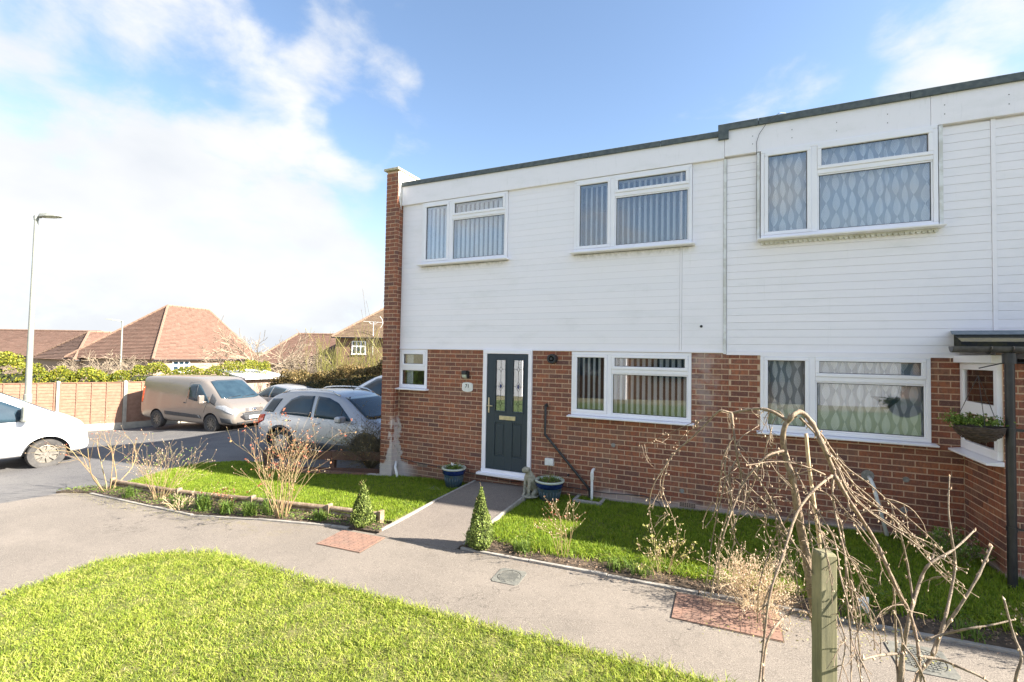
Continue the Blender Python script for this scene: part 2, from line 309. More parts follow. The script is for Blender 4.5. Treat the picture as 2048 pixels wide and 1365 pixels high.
M['darkslot'] = simple('dark_gap', (.02, .016, .012), (.03, .025, .02), 9, 1)
M['tyre'] = simple('tyre_rubber', (.05, .047, .045), (.075, .07, .065), 10, .8, obj=True)
M['rim'] = simple('alloy', (.52, .51, .50), (.44, .43, .42), 10, .35, metal=.7, obj=True)
M['rim_dirty'] = simple('dusty_hub', (.22, .195, .165), (.14, .13, .11), 12, .5, metal=.3, obj=True)
M['carglass'] = simple('car_glass', (.020, .038, .055), (.03, .055, .075), 2, .04, obj=True)
M['carglass_c'] = glass_mat('clear_car_glass', (.62, .72, .72), .12)
M['tan'] = paint('tan_metallic', (.31, .27, .235), .45, .28); M['silver'] = paint('silver_metallic', (.42, .43, .455)); M['white_paint'] = paint('white_car_paint', (.82, .83, .85), 0, .28); M['silver2'] = paint('pale_silver', (.46, .47, .50))
M['trim'] = simple('dark_car_trim', (.045, .047, .052), (.065, .068, .072), 12, .6, obj=True)
M['lamp'] = simple('headlamp', (.38, .39, .41), (.25, .26, .28), 14, .08, obj=True, Coat_Weight=1.0)
M['red'] = simple('tail_lamp', (.62, .03, .015), (.75, .14, .03), 9, .12, obj=True)
M['plate'] = simple('number_plate', (.80, .80, .78), (.74, .74, .72), 5, .4, obj=True)
M['ink'] = simple('black_lettering', (.015, .015, .015), (.02, .02, .02), 5, .6)
M['orange'] = simple('orange_bag', (.72, .33, .06), (.6, .25, .04), 10, .7)
M['roof1'] = tile_roof_mat('orange_brown_tiles', (.205, .118, .085), (.165, .095, .068), (.23, .16, .12))
M['roof2'] = tile_roof_mat('brown_lichen_tiles', (.21, .14, .09), (.15, .10, .065), (.30, .24, .14))
M['ridge'] = simple('ridge_tiles', (.25, .16, .11), (.20, .125, .09), 4, .9)
M['farbrick'] = simple('far_brick', (.22, .135, .09), (.17, .10, .065), 14, .9)
M['farpink'] = simple('pale_brick', (.36, .26, .20), (.31, .22, .17), 14, .9)
M['twig'] = simple('pale_twigs', (.32, .26, .18), (.24, .18, .13), 5, .9)
M['rosestem'] = simple('rose_stems', (.29, .25, .11), (.30, .17, .10), 25, .7)
M['straw'] = simple('straw', (.60, .48, .30), (.48, .34, .20), 20, .9)
def leafm(n, cols, tr=.3): return grass_mat(n, cols, tr)
M['box'] = leafm('box_leaves', [(.05, .08, .02), (.11, .16, .035), (.22, .28, .065), (.42, .46, .14)], .25)
M['hedge'] = leafm('golden_hedge_leaves', [(.045, .07, .015), (.13, .17, .02), (.28, .29, .03), (.40, .33, .05)], .3)
M['beech'] = leafm('dark_hedge_leaves', [(.05, .05, .018), (.10, .09, .03), (.20, .13, .05), (.34, .25, .10)], .2)
M['willow'] = leafm('yellow_shoots', [(.30, .30, .08), (.42, .40, .12), (.50, .42, .18)], .3)
M['bedgreen'] = leafm('bed_leaves', [(.08, .14, .02), (.14, .22, .04), (.24, .30, .06)], .3)
M['redleaf'] = leafm('red_young_leaves', [(.28, .07, .05), (.36, .12, .07), (.45, .30, .12)], .3)
M['blue_leaf'] = leafm('conifer_leaves', [(.10, .16, .12), (.16, .24, .18)], .2)
M['litter'] = grass_mat('leaf_litter', [(.12, .075, .045), (.22, .14, .09), (.36, .25, .17), (.08, .05, .03)], .1)
M['white'] = simple('white_thing', (.82, .82, .80), (.74, .74, .72), 8, .5)
M['wicker'] = simple('dark_wicker', (.060, .045, .035), (.11, .08, .06), 40, .9, .8, 90)
M['slate'].node_tree.nodes['Principled BSDF'].inputs['Specular IOR Level'].default_value = .05
# ---------------------------------------------------------------- mesh helpers
class MB:
    def __init__(s): s.v = []; s.f = []; s.uv = None
    def add(s, vs, fs):
        k = len(s.v); s.v.extend([tuple(p) for p in vs]); s.f.extend([tuple(i+k for i in f) for f in fs]); return s
    def box(s, x0, x1, y0, y1, z0, z1, top=None):
        t = top or (0, 0)
        vs = [(x0, y0, z0), (x1, y0, z0), (x1, y1, z0), (x0, y1, z0), (x0, y0, z1), (x1, y0, z1), (x1, y1, z1), (x0, y1, z1)]
        return s.add(vs, [(0, 3, 2, 1), (4, 5, 6, 7), (0, 1, 5, 4), (1, 2, 6, 5), (2, 3, 7, 6), (3, 0, 4, 7)])
    def obox(s, c, ax, ay, az):
        c, ax, ay, az = map(Vector, (c, ax, ay, az)); vs = []
        for k in (-1, 1):
            for i, j in ((-1, -1), (1, -1), (1, 1), (-1, 1)): vs.append(c+ax*i*.5+ay*j*.5+az*k*.5)
        return s.add(vs, [(0, 3, 2, 1), (4, 5, 6, 7), (0, 1, 5, 4), (1, 2, 6, 5), (2, 3, 7, 6), (3, 0, 4, 7)])
    def tube(s, pts, r, n=6, cap=True):
        pts = [Vector(p) for p in pts]; R = r if isinstance(r, (list, tuple)) else [r]*len(pts)
        k = len(s.v); ref = Vector((0, 0, 1)); prev = None
        for i, p in enumerate(pts):
            d = (pts[min(i+1, len(pts)-1)]-pts[max(i-1, 0)])
            if d.length < 1e-7: d = Vector((0, 0, 1))
            d.normalize()
            if prev is None:
                a = d.cross(ref if abs(d.z) < .9 else Vector((1, 0, 0))).normalized()
            else:
                a = (prev-d*prev.dot(d)); a = a.normalized() if a.length > 1e-6 else d.orthogonal().normalized()
            prev = a; b = d.cross(a)
            for j in range(n):
                t = 2*PI*j/n; s.v.append(tuple(p+(a*math.cos(t)+b*math.sin(t))*R[i]))
        for i in range(len(pts)-1):
            for j in range(n):
                s.f.append((k+i*n+j, k+i*n+(j+1) % n, k+(i+1)*n+(j+1) % n, k+(i+1)*n+j))
        if cap:
            s.f.append(tuple(k+j for j in reversed(range(n)))); s.f.append(tuple(k+(len(pts)-1)*n+j for j in range(n)))
        return s
    def lathe(s, prof, c=(0, 0, 0), n=24, axis='z', rib=None):
        k = len(s.v)
        for i, (r, z) in enumerate(prof):
            for j in range(n):
                t = 2*PI*j/n; rr = r*(1+(rib(i, j) if rib else 0))
                if axis == 'z': s.v.append((c[0]+rr*math.cos(t), c[1]+rr*math.sin(t), c[2]+z))
                else: s.v.append((c[0]+rr*math.cos(t), c[1]+z, c[2]+rr*math.sin(t)))
        for i in range(len(prof)-1):
            for j in range(n):
                q = (k+i*n+j, k+i*n+(j+1) % n, k+(i+1)*n+(j+1) % n, k+(i+1)*n+j); s.f.append(q if axis == 'z' else q[::-1])
        return s
    def prism(s, poly, z0, z1):
        n = len(poly); vs = [(x, y, z0) for x, y in poly]+[(x, y, z1) for x, y in poly]
        return s.add(vs, [tuple(range(n-1, -1, -1)), tuple(range(n, 2*n))]+[(i, (i+1) % n, n+(i+1) % n, n+i) for i in range(n)])
    def xprism(s, poly, y0, y1):      # polygon in (x,z) extruded along y
        n = len(poly); vs = [(x, y0, z) for x, z in poly]+[(x, y1, z) for x, z in poly]
        return s.add(vs, [tuple(range(n)), tuple(range(2*n-1, n-1, -1))]+[(i, n+i, n+(i+1) % n, (i+1) % n) for i in range(n)])
    def mesh(s, name):
        me = bpy.data.meshes.new(name); me.from_pydata([tuple(v) for v in s.v], [], s.f); me.update(); return me
def link(name, me, m=None, parent=None, smooth=False, bevel=0, auto=None):
    o = bpy.data.objects.new(name, me); COL.objects.link(o)
    if m is not None and not me.materials: me.materials.append(M[m] if isinstance(m, str) else m)
    if parent is not None:
        o.parent = parent; o.matrix_parent_inverse = parent.matrix_basis.inverted() if parent.get('_w') else Matrix()
    if smooth:
        me.polygons.foreach_set('use_smooth', [True]*len(me.polygons))
        if auto is not None: sharp(me, auto)
    if bevel:
        b = o.modifiers.new('bevel', 'BEVEL'); b.width = bevel; b.segments = 2; b.limit_method = 'ANGLE'; b.harden_normals = False
    return o
def sharp(me, ang=35):
    bm = bmesh.new(); bm.from_mesh(me)
    for e in bm.edges:
        if len(e.link_faces) == 2 and e.calc_face_angle(0) > math.radians(ang): e.smooth = False
    bm.to_mesh(me); bm.free()
def fixn(me):
    bm = bmesh.new(); bm.from_mesh(me); bmesh.ops.recalc_face_normals(bm, faces=bm.faces); bm.to_mesh(me); bm.free()
def tag(o, label=None, cat=None, group=None, kind=None):
    if label: o['label'] = label
    if cat: o['category'] = cat
    if group: o['group'] = group
    if kind: o['kind'] = kind
    return o
def thing(name, label, cat, loc=(0, 0, 0), rz=0, group=None, world=True):
    o = bpy.data.objects.new(name, None); COL.objects.link(o); o.location = loc; o.rotation_euler = (0, 0, rz); o.empty_display_size = .2
    tag(o, label, cat, group)
    bpy.context.view_layer.update()
    if world: o['_w'] = 1
    return o
def part(name, mb, m, parent, **k):
    me = mb.mesh(name) if isinstance(mb, MB) else mb
    o = link(name, me, m, None, **k)
    if parent is not None:
        o.parent = parent; top = parent
        while top.parent: top = top.parent
        if parent.parent is None and top.get('_w'): o.matrix_parent_inverse = (Matrix.Translation(Vector(parent.location)) @ Matrix.Rotation(parent.rotation_euler.z, 4, 'Z')).inverted()
    return o
def single(name, mb, m, label, cat, group=None, kind=None, **k):
    return tag(part(name, mb, m, None, **k), label, cat, group, kind)
def npmesh(name, V, T):
    V = np.ascontiguousarray(V, dtype=np.float32); T = np.ascontiguousarray(T, dtype=np.int32); k = T.shape[1]
    me = bpy.data.meshes.new(name); me.vertices.add(len(V)); me.vertices.foreach_set('co', V.ravel())
    me.loops.add(T.size); me.loops.foreach_set('vertex_index', T.ravel()); me.polygons.add(len(T))
    me.polygons.foreach_set('loop_start', np.arange(0, T.size, k, dtype=np.int32))
    me.update(calc_edges=True); me.validate(); return me
def inpoly(x, y, poly):
    c = np.zeros(len(x), bool); n = len(poly)
    for i in range(n):
        x1, y1 = poly[i]; x2, y2 = poly[(i+1) % n]
        cond = ((y1 > y) != (y2 > y)) & (x < (x2-x1)*(y-y1)/((y2-y1)+1e-12)+x1); c ^= cond
    return c
GZV = np.vectorize(gz)
def sheet(name, poly, dz, m, cell=.5, hf=None, kind='structure', skirt=.05):
    """a terrain-following sheet clipped to a polygon"""
    bm = bmesh.new(); vs = [bm.verts.new((x, y, 0)) for x, y in poly]; bm.faces.new(vs)
    xs = [p[0] for p in poly]; ys = [p[1] for p in poly]
    for ax, lo, hi in ((0, min(xs), max(xs)), (1, min(ys), max(ys))):
        n = int((hi-lo)/cell)
        for i in range(1, n+1):
            co = [0, 0, 0]; co[ax] = lo+i*cell; no = [0, 0, 0]; no[ax] = 1
            bmesh.ops.bisect_plane(bm, geom=bm.verts[:]+bm.edges[:]+bm.faces[:], plane_co=co, plane_no=no)
    for v in bm.verts: v.co.z = (hf(v.co.x, v.co.y) if hf else gz(v.co.x, v.co.y))+dz
    if skirt:
        e = [e for e in bm.edges if e.is_boundary]; r = bmesh.ops.extrude_edge_only(bm, edges=e)
        for v in [g for g in r['geom'] if isinstance(g, bmesh.types.BMVert)]: v.co.z -= skirt
    bmesh.ops.recalc_face_normals(bm, faces=bm.faces)
    me = bpy.data.meshes.new(name); bm.to_mesh(me); bm.free()
    if me.polygons and sum(p.normal.z*p.area for p in me.polygons) < 0: me.flip_normals()
    o = link(name, me, m); tag(o, kind=kind); return o
# ---------------------------------------------------------------- ground
def grid_ground():
    xs = [-900, -300, -120, -80, -60, -45]+list(np.arange(-35, 12, 1.0))+[14, 20, 40, 100, 300, 900]; ys = [-900, -200, -60, -25, -12, -6]+list(np.arange(-4, 20, 1.0))+[22, 30, 45, 60, 90, 200, 900]
    V = [(x, y, gz(x, y)-.05) for y in ys for x in xs]; nx = len(xs); T = [(j*nx+i, j*nx+i+1, (j+1)*nx+i+1, (j+1)*nx+i) for j in range(len(ys)-1) for i in range(nx-1)]
    tag(link('ground', npmesh('ground', V, T), 'ground'), kind='structure')
grid_ground()
LAWN = [(-6.33, 2.0), (-6.48, 2.34), (-6.55, 2.66), (-6.50, 3.01), (-6.15, 3.36), (-5.70, 3.60), (-5.06, 3.62), (-4.21, 3.60), (-3.43, 3.62), (-2.04, 3.62), (-1.45, 3.64), (-.97, 3.64), (-.29, 3.67), (2, 3.66), (6, 3.7), (6, -1.5), (-6.6, -1.5)]
sheet('road', [(-30, -3), (-11.0, -3), (-11.05, 3.5), (-10.75, 4.35), (-10.4, 4.9), (-10.55, 5.4), (-10.65, 6.0), (-10.55, 6.5), (-9.9, 6.87), (-9.1, 7.04), (-8.5, 6.6), (-6.1, 7.2), (-6.1, 13), (-9, 16), (-20, 18), (-22.2, 10.7), (-25.5, 6.2), (-30, 2.5)], -.012, 'road')
sheet('pavement', [(-11.0, -3), (-11.05, 3.5), (-10.75, 4.35), (-10.2, 4.42), (-7.3, 4.42), (-6.2, 4.68), (-5.0, 4.90), (-4.05, 4.93), (6, 4.95), (6, 3.4), (-.3, 3.4), (-6, 3.2), (-6.2, -3)], 0, 'footpath')
NEARTOP = .035
sheet('lawn_ground', LAWN, .012, 'lawnbase', .5)
M['green'] = simple('shaded_green', (.045, .080, .016), (.07, .10, .025), 3, 1)  # darker than the near lawn: shade of trees put into the colour
sheet('green', [(-6.2, -1.52), (12, -1.52), (12, -13), (-22, -13), (-14, -4), (-9, -2)], .01, 'green', 1.0)
L1 = [(-10.25, 4.85), (-10.45, 5.45), (-10.55, 6.0), (-10.45, 6.45), (-9.9, 6.85), (-9.1, 7.0), (-8.6, 6.62), (-6.05, 7.3), (-6.05, 7.2), (-4.12, 7.2), (-4.27, 5.3), (-5.33, 5.2), (-6.8, 5.05), (-8.38, 4.86)]
def l1z(x, y): return gz(x, y)+.02
L2 = [(-2.86, 7.22), (2.47, 7.22), (2.47, 6.4), (6, 6.3), (6, 5.35), (2.4, 5.4), (.5, 5.30), (-1, 5.32), (-2.2, 5.40), (-2.93, 5.45)]
sheet('front_lawn_ground', L1, .014, 'lawnbase', .4, l1z); sheet('side_lawn_ground', L2, .014, 'lawnbase', .4, l1z)
BED1 = [(-10.9, 4.22), (-10.2, 4.44), (-7.3, 4.44), (-6.2, 4.70), (-5.0, 4.92), (-4.20, 4.95), (-4.27, 5.22), (-5.33, 5.15), (-6.8, 4.99), (-8.38, 4.80), (-10.3, 4.76), (-10.7, 4.6)]
BED2 = [(-2.98, 4.98), (6, 5.0), (6, 5.45), (2.4, 5.55), (.5, 5.45), (-1, 5.48), (-2.2, 5.5), (-2.94, 5.6)]
sheet('left_bed_soil', BED1, .022, 'soil', .15, lambda x, y: gz(x, y)+.03*(noise.noise(Vector((x*4, y*4, 0)))))
sheet('right_bed_soil', BED2, .024, 'soil', .15, lambda x, y: gz(x, y)+.03*(noise.noise(Vector((x*4, y*4, 3)))))
PATH = [(-4.22, 4.90), (-2.99, 4.90), (-2.90, 7.18), (-3.98, 7.18)]
def pz(x, y): return gz(x, y)+.005+.11*sm((y-4.95)/1.9)
sheet('garden_path', PATH, 0, 'path', .25, pz)
# kerbs and edging strips
def strip(name, pts, wd, h0, h1, m, hf=None, seg=.91):
    """row of concrete edging pieces along a polyline"""
    mb = MB(); hf = hf or gz
    for (x0, y0), (x1, y1) in zip(pts[:-1], pts[1:]):
        l = math.hypot(x1-x0, y1-y0); n = max(1, round(l/seg)); d = Vector(((x1-x0)/l, (y1-y0)/l, 0)); nn = Vector((-d.y, d.x, 0))
        for i in range(n):
            a = i*l/n+.004; b = (i+1)*l/n-.004; j = random.uniform(-.006, .006)
            p = Vector((x0, y0, 0))+d*a; q = Vector((x0, y0, 0))+d*b; p.z = hf(p.x, p.y); q.z = hf(q.x, q.y); vs = []
            for e in (p, q):
                for s_, h in ((-1, h0), (1, h0), (1, h1), (-1, h1)): vs.append(e+nn*(s_*wd/2)+Vector((0, 0, h+(j if h == h1 else 0))))
            mb.add(vs, [(0, 1, 2, 3), (7, 6, 5, 4), (0, 4, 5, 1), (1, 5, 6, 2), (2, 6, 7, 3), (3, 7, 4, 0)])
    return mb
def kerb(name, pts, wd, h1, m='concrete', hf=None, kind='structure'):
    o = link(name, strip(name, pts, wd, -.08, h1, m, hf).mesh(name), m, bevel=.004); tag(o, kind=kind); return o
kerb('left_bed_kerb', [(-10.2, 4.42), (-7.3, 4.42), (-6.2, 4.68), (-5.0, 4.90), (-4.70, 4.93)], .045, .022)
kerb('right_bed_kerb', [(-2.95, 4.965), (6, 4.975)], .045, .024)
kerb('left_path_edging', [(-4.245, 4.98), (-4.0, 7.17)], .038, .012, hf=pz)
kerb('right_path_edging', [(-2.965, 4.98), (-2.875, 7.17)], .038, .012, hf=pz)
kerb('road_kerb', [(-10.33, 4.83), (-10.5, 5.42), (-10.6, 6.0), (-10.5, 6.45), (-9.95, 6.88), (-9.1, 7.04)], .04, .012)

# ---------------------------------------------------------------- bricks
UNIT = {}
def unit(name):
    if name not in UNIT:
        mb = MB().box(-.5, .5, -.5, .5, -.5, .5); UNIT[name] = mb.mesh(name)
    return UNIT[name]
def brick_list(u0, u1, z0, z1, holes=(), zref=.085, phase=0., gap=.0125):
    """rects (ua,ub,za,zb) of stretcher bond in the plane"""
    out = []; n0 = math.floor((z0-zref)/.075)-1; n1 = math.ceil((z1-zref)/.075)+1
    for n in range(n0, n1):
        za = zref+n*.075; zb = za+.075-gap
        if za < z0-.07 or zb > z1+.012: continue
        off = phase+(.1125 if n % 2 else 0)+random.choice([0, 0, 0, .0])
        k0 = math.floor((u0-off)/.225)-1; k1 = math.ceil((u1-off)/.225)+1
        for k in range(k0, k1):
            ua = off+k*.225; ub = ua+.225-gap; ua = max(ua, u0); ub = min(ub, u1)
            if ub-ua < .03: continue
            segs = [(ua, ub)]
            for (h0, h1, g0, g1) in holes:
                if zb <= g0+.02 or za >= g1-.02: continue
                ns = []
                for a, b in segs:
                    if b <= h0 or a >= h1: ns.append((a, b)); continue
                    if a < h0-.03: ns.append((a, h0-.004))
                    if b > h1+.03: ns.append((h1+.004, b))
                segs = ns
            for a, b in segs:
                j = random.uniform(-.0012, .0012); out.append((a, b, za+j, min(zb+j, z1)))
    return out
def lay_bricks(root, groups, limit=300):
    """groups: list of (rects, fn(u,z)->point on face, u_dir, normal)"""
    allb = []
    for rects, fn, ud, nr in groups:
        for (a, b, c, d) in rects:
            p = fn((a+b)/2, (c+d)/2); sz = (b-a)*(d-c)/max(p.length_squared, .1)*abs(nr.dot(p.normalized())); allb.append((sz, p, b-a, d-c, ud, nr))
    allb.sort(key=lambda t: -t[0]); mb = MB(); me = unit('brick')
    if not me.materials: me.materials.append(M['brick'])
    for i, (sz, p, wd, h, ud, nr) in enumerate(allb):
        c = p-nr*(.03-random.uniform(0, .0025))
        if i < limit:
            o = bpy.data.objects.new('brick', me); COL.objects.link(o); o.parent = root; o.location = c-Vector(root.location)
            o.rotation_euler = (0, 0, math.atan2(ud.y, ud.x)); o.scale = (wd, .06, h)
        else: mb.obox(c, ud*wd, nr*.06, Vector((0, 0, h)))
    if mb.v: tag(part('brickwork', mb, 'brick', root), kind='stuff')
FY = 7.23
EX, EY = Vector((1, 0, 0)), Vector((0, -1, 0))
def wall_with_holes(x0, x1, z0, z1, y0, y1, holes):
    mb = MB(); xs = sorted({x0, x1, *[h[0] for h in holes], *[h[1] for h in holes]}); xs = [x for x in xs if x0 <= x <= x1]
    for a, b in zip(xs[:-1], xs[1:]):
        m_ = (a+b)/2; cuts = sorted([(h[2], h[3]) for h in holes if h[0] < m_ < h[1]]); z = z0
        for c, d in cuts:
            if c > z: mb.box(a, b, y0, y1, z, c)
            z = max(z, d)
        if z < z1: mb.box(a, b, y0, y1, z, z1)
    return mb
# ---------------------------------------------------------------- windows
def window(root, x0, x1, z0, z1, y, mull=None, trans=None, depth=.07, sill=True, fill=None, fs=.045, ss=.045, mat='upvc', label=None, sillh=.035, nslat=None, slope_tr=True):
    fr = MB(); b = fs; yb = y+depth
    fr.box(x0, x1, y, yb, z1-b, z1); fr.box(x0, x1, y, yb, z0, z0+b); fr.box(x0, x0+b, y+.001, yb, z0+b, z1-b); fr.box(x1-b, x1, y+.001, yb, z0+b, z1-b)
    lights = []; mw = .035
    if mull is not None:
        fr.box(mull-mw, mull+mw, y+.001, yb, z0+b, z1-b)
        lights.append((x0+b, mull-mw, z0+b, z1-b))
        xa = mull+mw
    else: xa = x0+b
    if trans is not None:
        fr.box(xa, x1-b, y+.002, yb, trans-.03, trans+.03); lights += [(xa, x1-b, trans+.03, z1-b), (xa, x1-b, z0+b, trans-.03)]
    else: lights.append((xa, x1-b, z0+b, z1-b))
    o = part('window', fr, mat, root, bevel=.006)
    if label: o['label'] = label
    for i, (a, c, d, e) in enumerate(lights):
        s = ss if not (trans is not None and i == len(lights)-1) else ss*.45
        mb = MB(); ys = y-.010 if s > .03 else y+.012
        mb.box(a, c, ys, y+.05, e-s, e); mb.box(a, c, ys, y+.05, d, d+s); mb.box(a, a+s, ys+.001, y+.05, d+s, e-s); mb.box(c-s, c, ys+.001, y+.05, d+s, e-s)
        part('sash', mb, mat, o, bevel=.006)
        part('pane', MB().box(a+s-.003, c-s+.003, y+.022, y+.028, d+s-.003, e-s+.003), 'glass', o)
        g = MB(); t = .007; ya = y+.0185
        g.box(a+s, c-s, ya, y+.03, e-s-t, e-s); g.box(a+s, c-s, ya, y+.03, d+s, d+s+t); g.box(a+s, a+s+t, ya, y+.03, d+s+t, e-s-t); g.box(c-s-t, c-s, ya, y+.03, d+s+t, e-s-t)
        part('gasket', g, 'blackpl', o)
    if sill: part('sill', sill_mb(x0-.045, x1+.045, y, z0, sillh), mat, o, bevel=.006)
    if fill == 'blind':
        n = nslat or int((x1-x0)/.089)
        hb = MB().box(x0+b, x1-b, y+.085, y+.14, z1-b-.05, z1-b-.01); part('headrail', hb, 'upvc', o)
        for i in range(n):
            cx = x0+b+(i+.5)*(x1-x0-2*b)/n; ang = BL[0]+random.uniform(-.05, .05); wd = .089
            d = Vector((math.cos(ang), math.sin(ang), 0))*wd; nn = Vector((-math.sin(ang), math.cos(ang), 0))
            mb = MB(); K = 4; vs = []
            for kk in range(K+1):
                t = kk/K-.5; q = Vector((cx, y+.105, 0))+d*t+nn*(.010*(1-4*t*t))
                vs += [(q.x, q.y, z0+b+.02), (q.x, q.y, z1-b-.04)]
            mb.add(vs, [(2*kk, 2*kk+2, 2*kk+3, 2*kk+1) for kk in range(K)])
            part('blind_slat', mb, 'blind', o, smooth=True)
    if fill == 'net':
        me = bpy.data.meshes.new('net_curtain'); K = 160; vs = []; fs_ = []
        for i in range(K+1):
            t = i/K; x = x0+b+(x1-x0-2*b)*t; yy = y+.12+.030*math.sin(t*40+math.sin(t*9)*2.5)+.012*math.sin(t*17)
            vs += [(x, yy, z0+b), (x, yy+.004*math.sin(t*60), z1-b)]
        fs_ = [(2*i, 2*i+2, 2*i+3, 2*i+1) for i in range(K)]; me.from_pydata(vs, [], fs_); uvl = me.uv_layers.new(name='UVMap')
        arc = 0; arcs = [0]
        for i in range(1, K+1): arc += math.hypot(vs[2*i][0]-vs[2*i-2][0], vs[2*i][1]-vs[2*i-2][1]); arcs.append(arc)
        for l in me.loops:
            vi = l.vertex_index; uvl.data[l.index].uv = (arcs[vi//2]*NETS[0], (z1-b-z0-b)*(vi % 2)*NETS[0])
        part('net_curtain', me, 'net', o, smooth=True)
    return o
BL = [0.9]; NETS = [1.0]
def sill_mb(x0, x1, y, z0, h=.035):
    mb = MB(); p = [(y-.10, z0-h), (y-.105, z0-h+.022), (y+.03, z0-.001), (y+.03, z0-h)]
    n = 4; vs = [(x0, a, b) for a, b in p]+[(x1, a, b) for a, b in p]
    return mb.add(vs, [(0, 1, 2, 3), (7, 6, 5, 4)]+[(i, n+i, n+(i+1) % n, (i+1) % n) for i in range(n)])
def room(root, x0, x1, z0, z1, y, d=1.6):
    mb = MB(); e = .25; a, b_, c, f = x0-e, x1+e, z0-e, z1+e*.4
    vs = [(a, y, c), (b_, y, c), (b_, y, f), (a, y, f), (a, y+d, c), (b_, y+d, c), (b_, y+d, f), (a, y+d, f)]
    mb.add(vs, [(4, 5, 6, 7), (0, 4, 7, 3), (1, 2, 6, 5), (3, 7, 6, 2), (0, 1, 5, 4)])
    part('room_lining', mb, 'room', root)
# ---------------------------------------------------------------- the two houses
SB = .085; ST = 2.84
def boards(root, spans, z0, z1, y, holes, pitch=.1015, gv=-.0055):
    n = int(round((z1-z0)/pitch)); pitch = (z1-z0)/n
    me_cache = {}
    for i in range(n):
        za = z0+i*pitch; zb = za+pitch
        for (a, b) in spans:
            segs = [(a, b)]
            for (h0, h1, g0, g1) in holes:
                if zb <= g0+.015 or za >= g1-.015: continue
                ns = []
                for p, q in segs:
                    if q <= h0 or p >= h1: ns.append((p, q)); continue
                    if p < h0-.02: ns.append((p, h0-.003))
                    if q > h1+.02: ns.append((h1+.003, q))
                segs = ns
            for p, q in segs:
                key = 'siding_board'
                if key not in me_cache:
                    mb = MB(); vs = [(0, -.009, 0), (1, -.009, 0), (1, 0, .93), (0, 0, .93), (0, .02, 0), (1, .02, 0), (1, .02, 1), (0, .02, 1), (0, .004, 1), (1, .004, 1)]
                    vs = [(0, -.010, .0), (1, -.010, .0), (1, -.009, .95), (0, -.009, .95), (0, gv, .97), (1, gv, .97), (1, gv, 1), (0, gv, 1), (0, .02, 1), (1, .02, 1), (1, .02, 0), (0, .02, 0)]
                    mb.add(vs, [(0, 1, 2, 3), (3, 2, 5, 4), (4, 5, 6, 7), (7, 6, 9, 8), (8, 9, 10, 11), (11, 10, 1, 0), (0, 3, 4, 7, 8, 11), (1, 10, 9, 6, 5, 2)]); me_cache[key] = mb.mesh(key); me_cache[key].materials.append(M['siding'])
                o = bpy.data.objects.new('siding_board', me_cache[key]); COL.objects.link(o); o.parent = root
                o.location = Vector((p+.001, y, za))-Vector(root.location); o.scale = (q-p-.002, 1, pitch)
GL = (-5.73, -5.10, -.65, .075); D0 = (-3.90, -2.98, -2.02, .085); W1 = (-2.30, -.50, -.93, .075); W2 = (.38, 2.19, -.965, .08)
F1 = (-5.26, -3.48, 1.67, 2.835); F2 = (-2.28, -.50, 1.67, 2.835); F3 = (.38, 2.26, 1.64, 2.86)
lh = thing('terraced_house', 'end of terrace house with brick end pier, white boarded upper floor and navy door', 'house', (-3.1, FY, -2.3))
# shell
sh = wall_with_holes(-5.98, -.01, -3.0, SB, FY+.0035, FY+.22, [GL, D0, W1]); part('wall', sh, 'mortar', lh)
sh = wall_with_holes(-5.74, -.01, SB+.002, 3.10, FY+.022, FY+.22, [F1, F2]); part('upper_wall', sh, 'siding', lh)
part('end_wall', MB().box(-5.985, -5.75, FY+.225, 15.2, -3.0, 3.42), 'mortar', lh)
part('rear_wall', MB().box(-5.98, -.01, 15.0, 15.2, -3.0, 3.1), 'farbrick', lh)
part('floor_slab', MB().box(-5.74, -.02, FY+.225, 14.99, SB-.1, SB+.15), 'room', lh)
PY = 7.062
part('pier_core', MB().box(-6.008, -5.752, PY+.0035, FY+.22, -3.0, 3.49), 'mortar', lh)
gl = []
gl.append((brick_list(-5.738, -.012, -2.6, SB, [GL, D0, W1], phase=.02), lambda u, z: Vector((u, FY, z)), EX, EY))
gl.append((brick_list(-6.016, -5.744, -2.6, 3.47, phase=-6.016), lambda u, z: Vector((u, PY, z)), EX, EY))
gl.append(([(a, b, c, d) for (a, b, c, d) in brick_list(PY+.07, FY-.004, -2.6, 2.9, phase=PY-.03)], lambda u, z: Vector((-5.744, u, z)), Vector((0, 1, 0)), Vector((1, 0, 0))))
gl.append((brick_list(PY, 10, -2.6, 3.4, phase=PY), lambda u, z: Vector((-6.016, u, z)), Vector((0, 1, 0)), Vector((-1, 0, 0))))
lay_bricks(lh, gl)
part('parapet_lining', MB().box(-5.751, -5.735, PY+.02, 15.1, 3.0, 3.50), 'white_flash', lh)
part('parapet_lining', MB().add([(-5.7435, PY+.004, 3.47), (-5.7435, FY-.05, 3.47), (-5.7435, FY-.06, 2.75), (-5.7435, PY+.03, 2.95), (-5.7405, PY+.004, 3.47), (-5.7405, FY-.05, 3.47), (-5.7405, FY-.06, 2.75), (-5.7405, PY+.03, 2.95)], [(0, 1, 2, 3), (7, 6, 5, 4), (0, 4, 5, 1), (1, 5, 6, 2), (2, 6, 7, 3), (3, 7, 4, 0)]), 'white_flash', lh)
part('coping', MB().box(-6.06, -5.71, PY-.05, PY+1.0, 3.50, 3.545), 'coping', lh, bevel=.008); part('coping', MB().box(-6.06, -5.71, PY+1.01, PY+2.0, 3.50, 3.54), 'coping', lh, bevel=.008); part('coping', MB().box(-6.06, -5.71, PY+2.01, 15.2, 3.50, 3.54), 'coping', lh, bevel=.008)
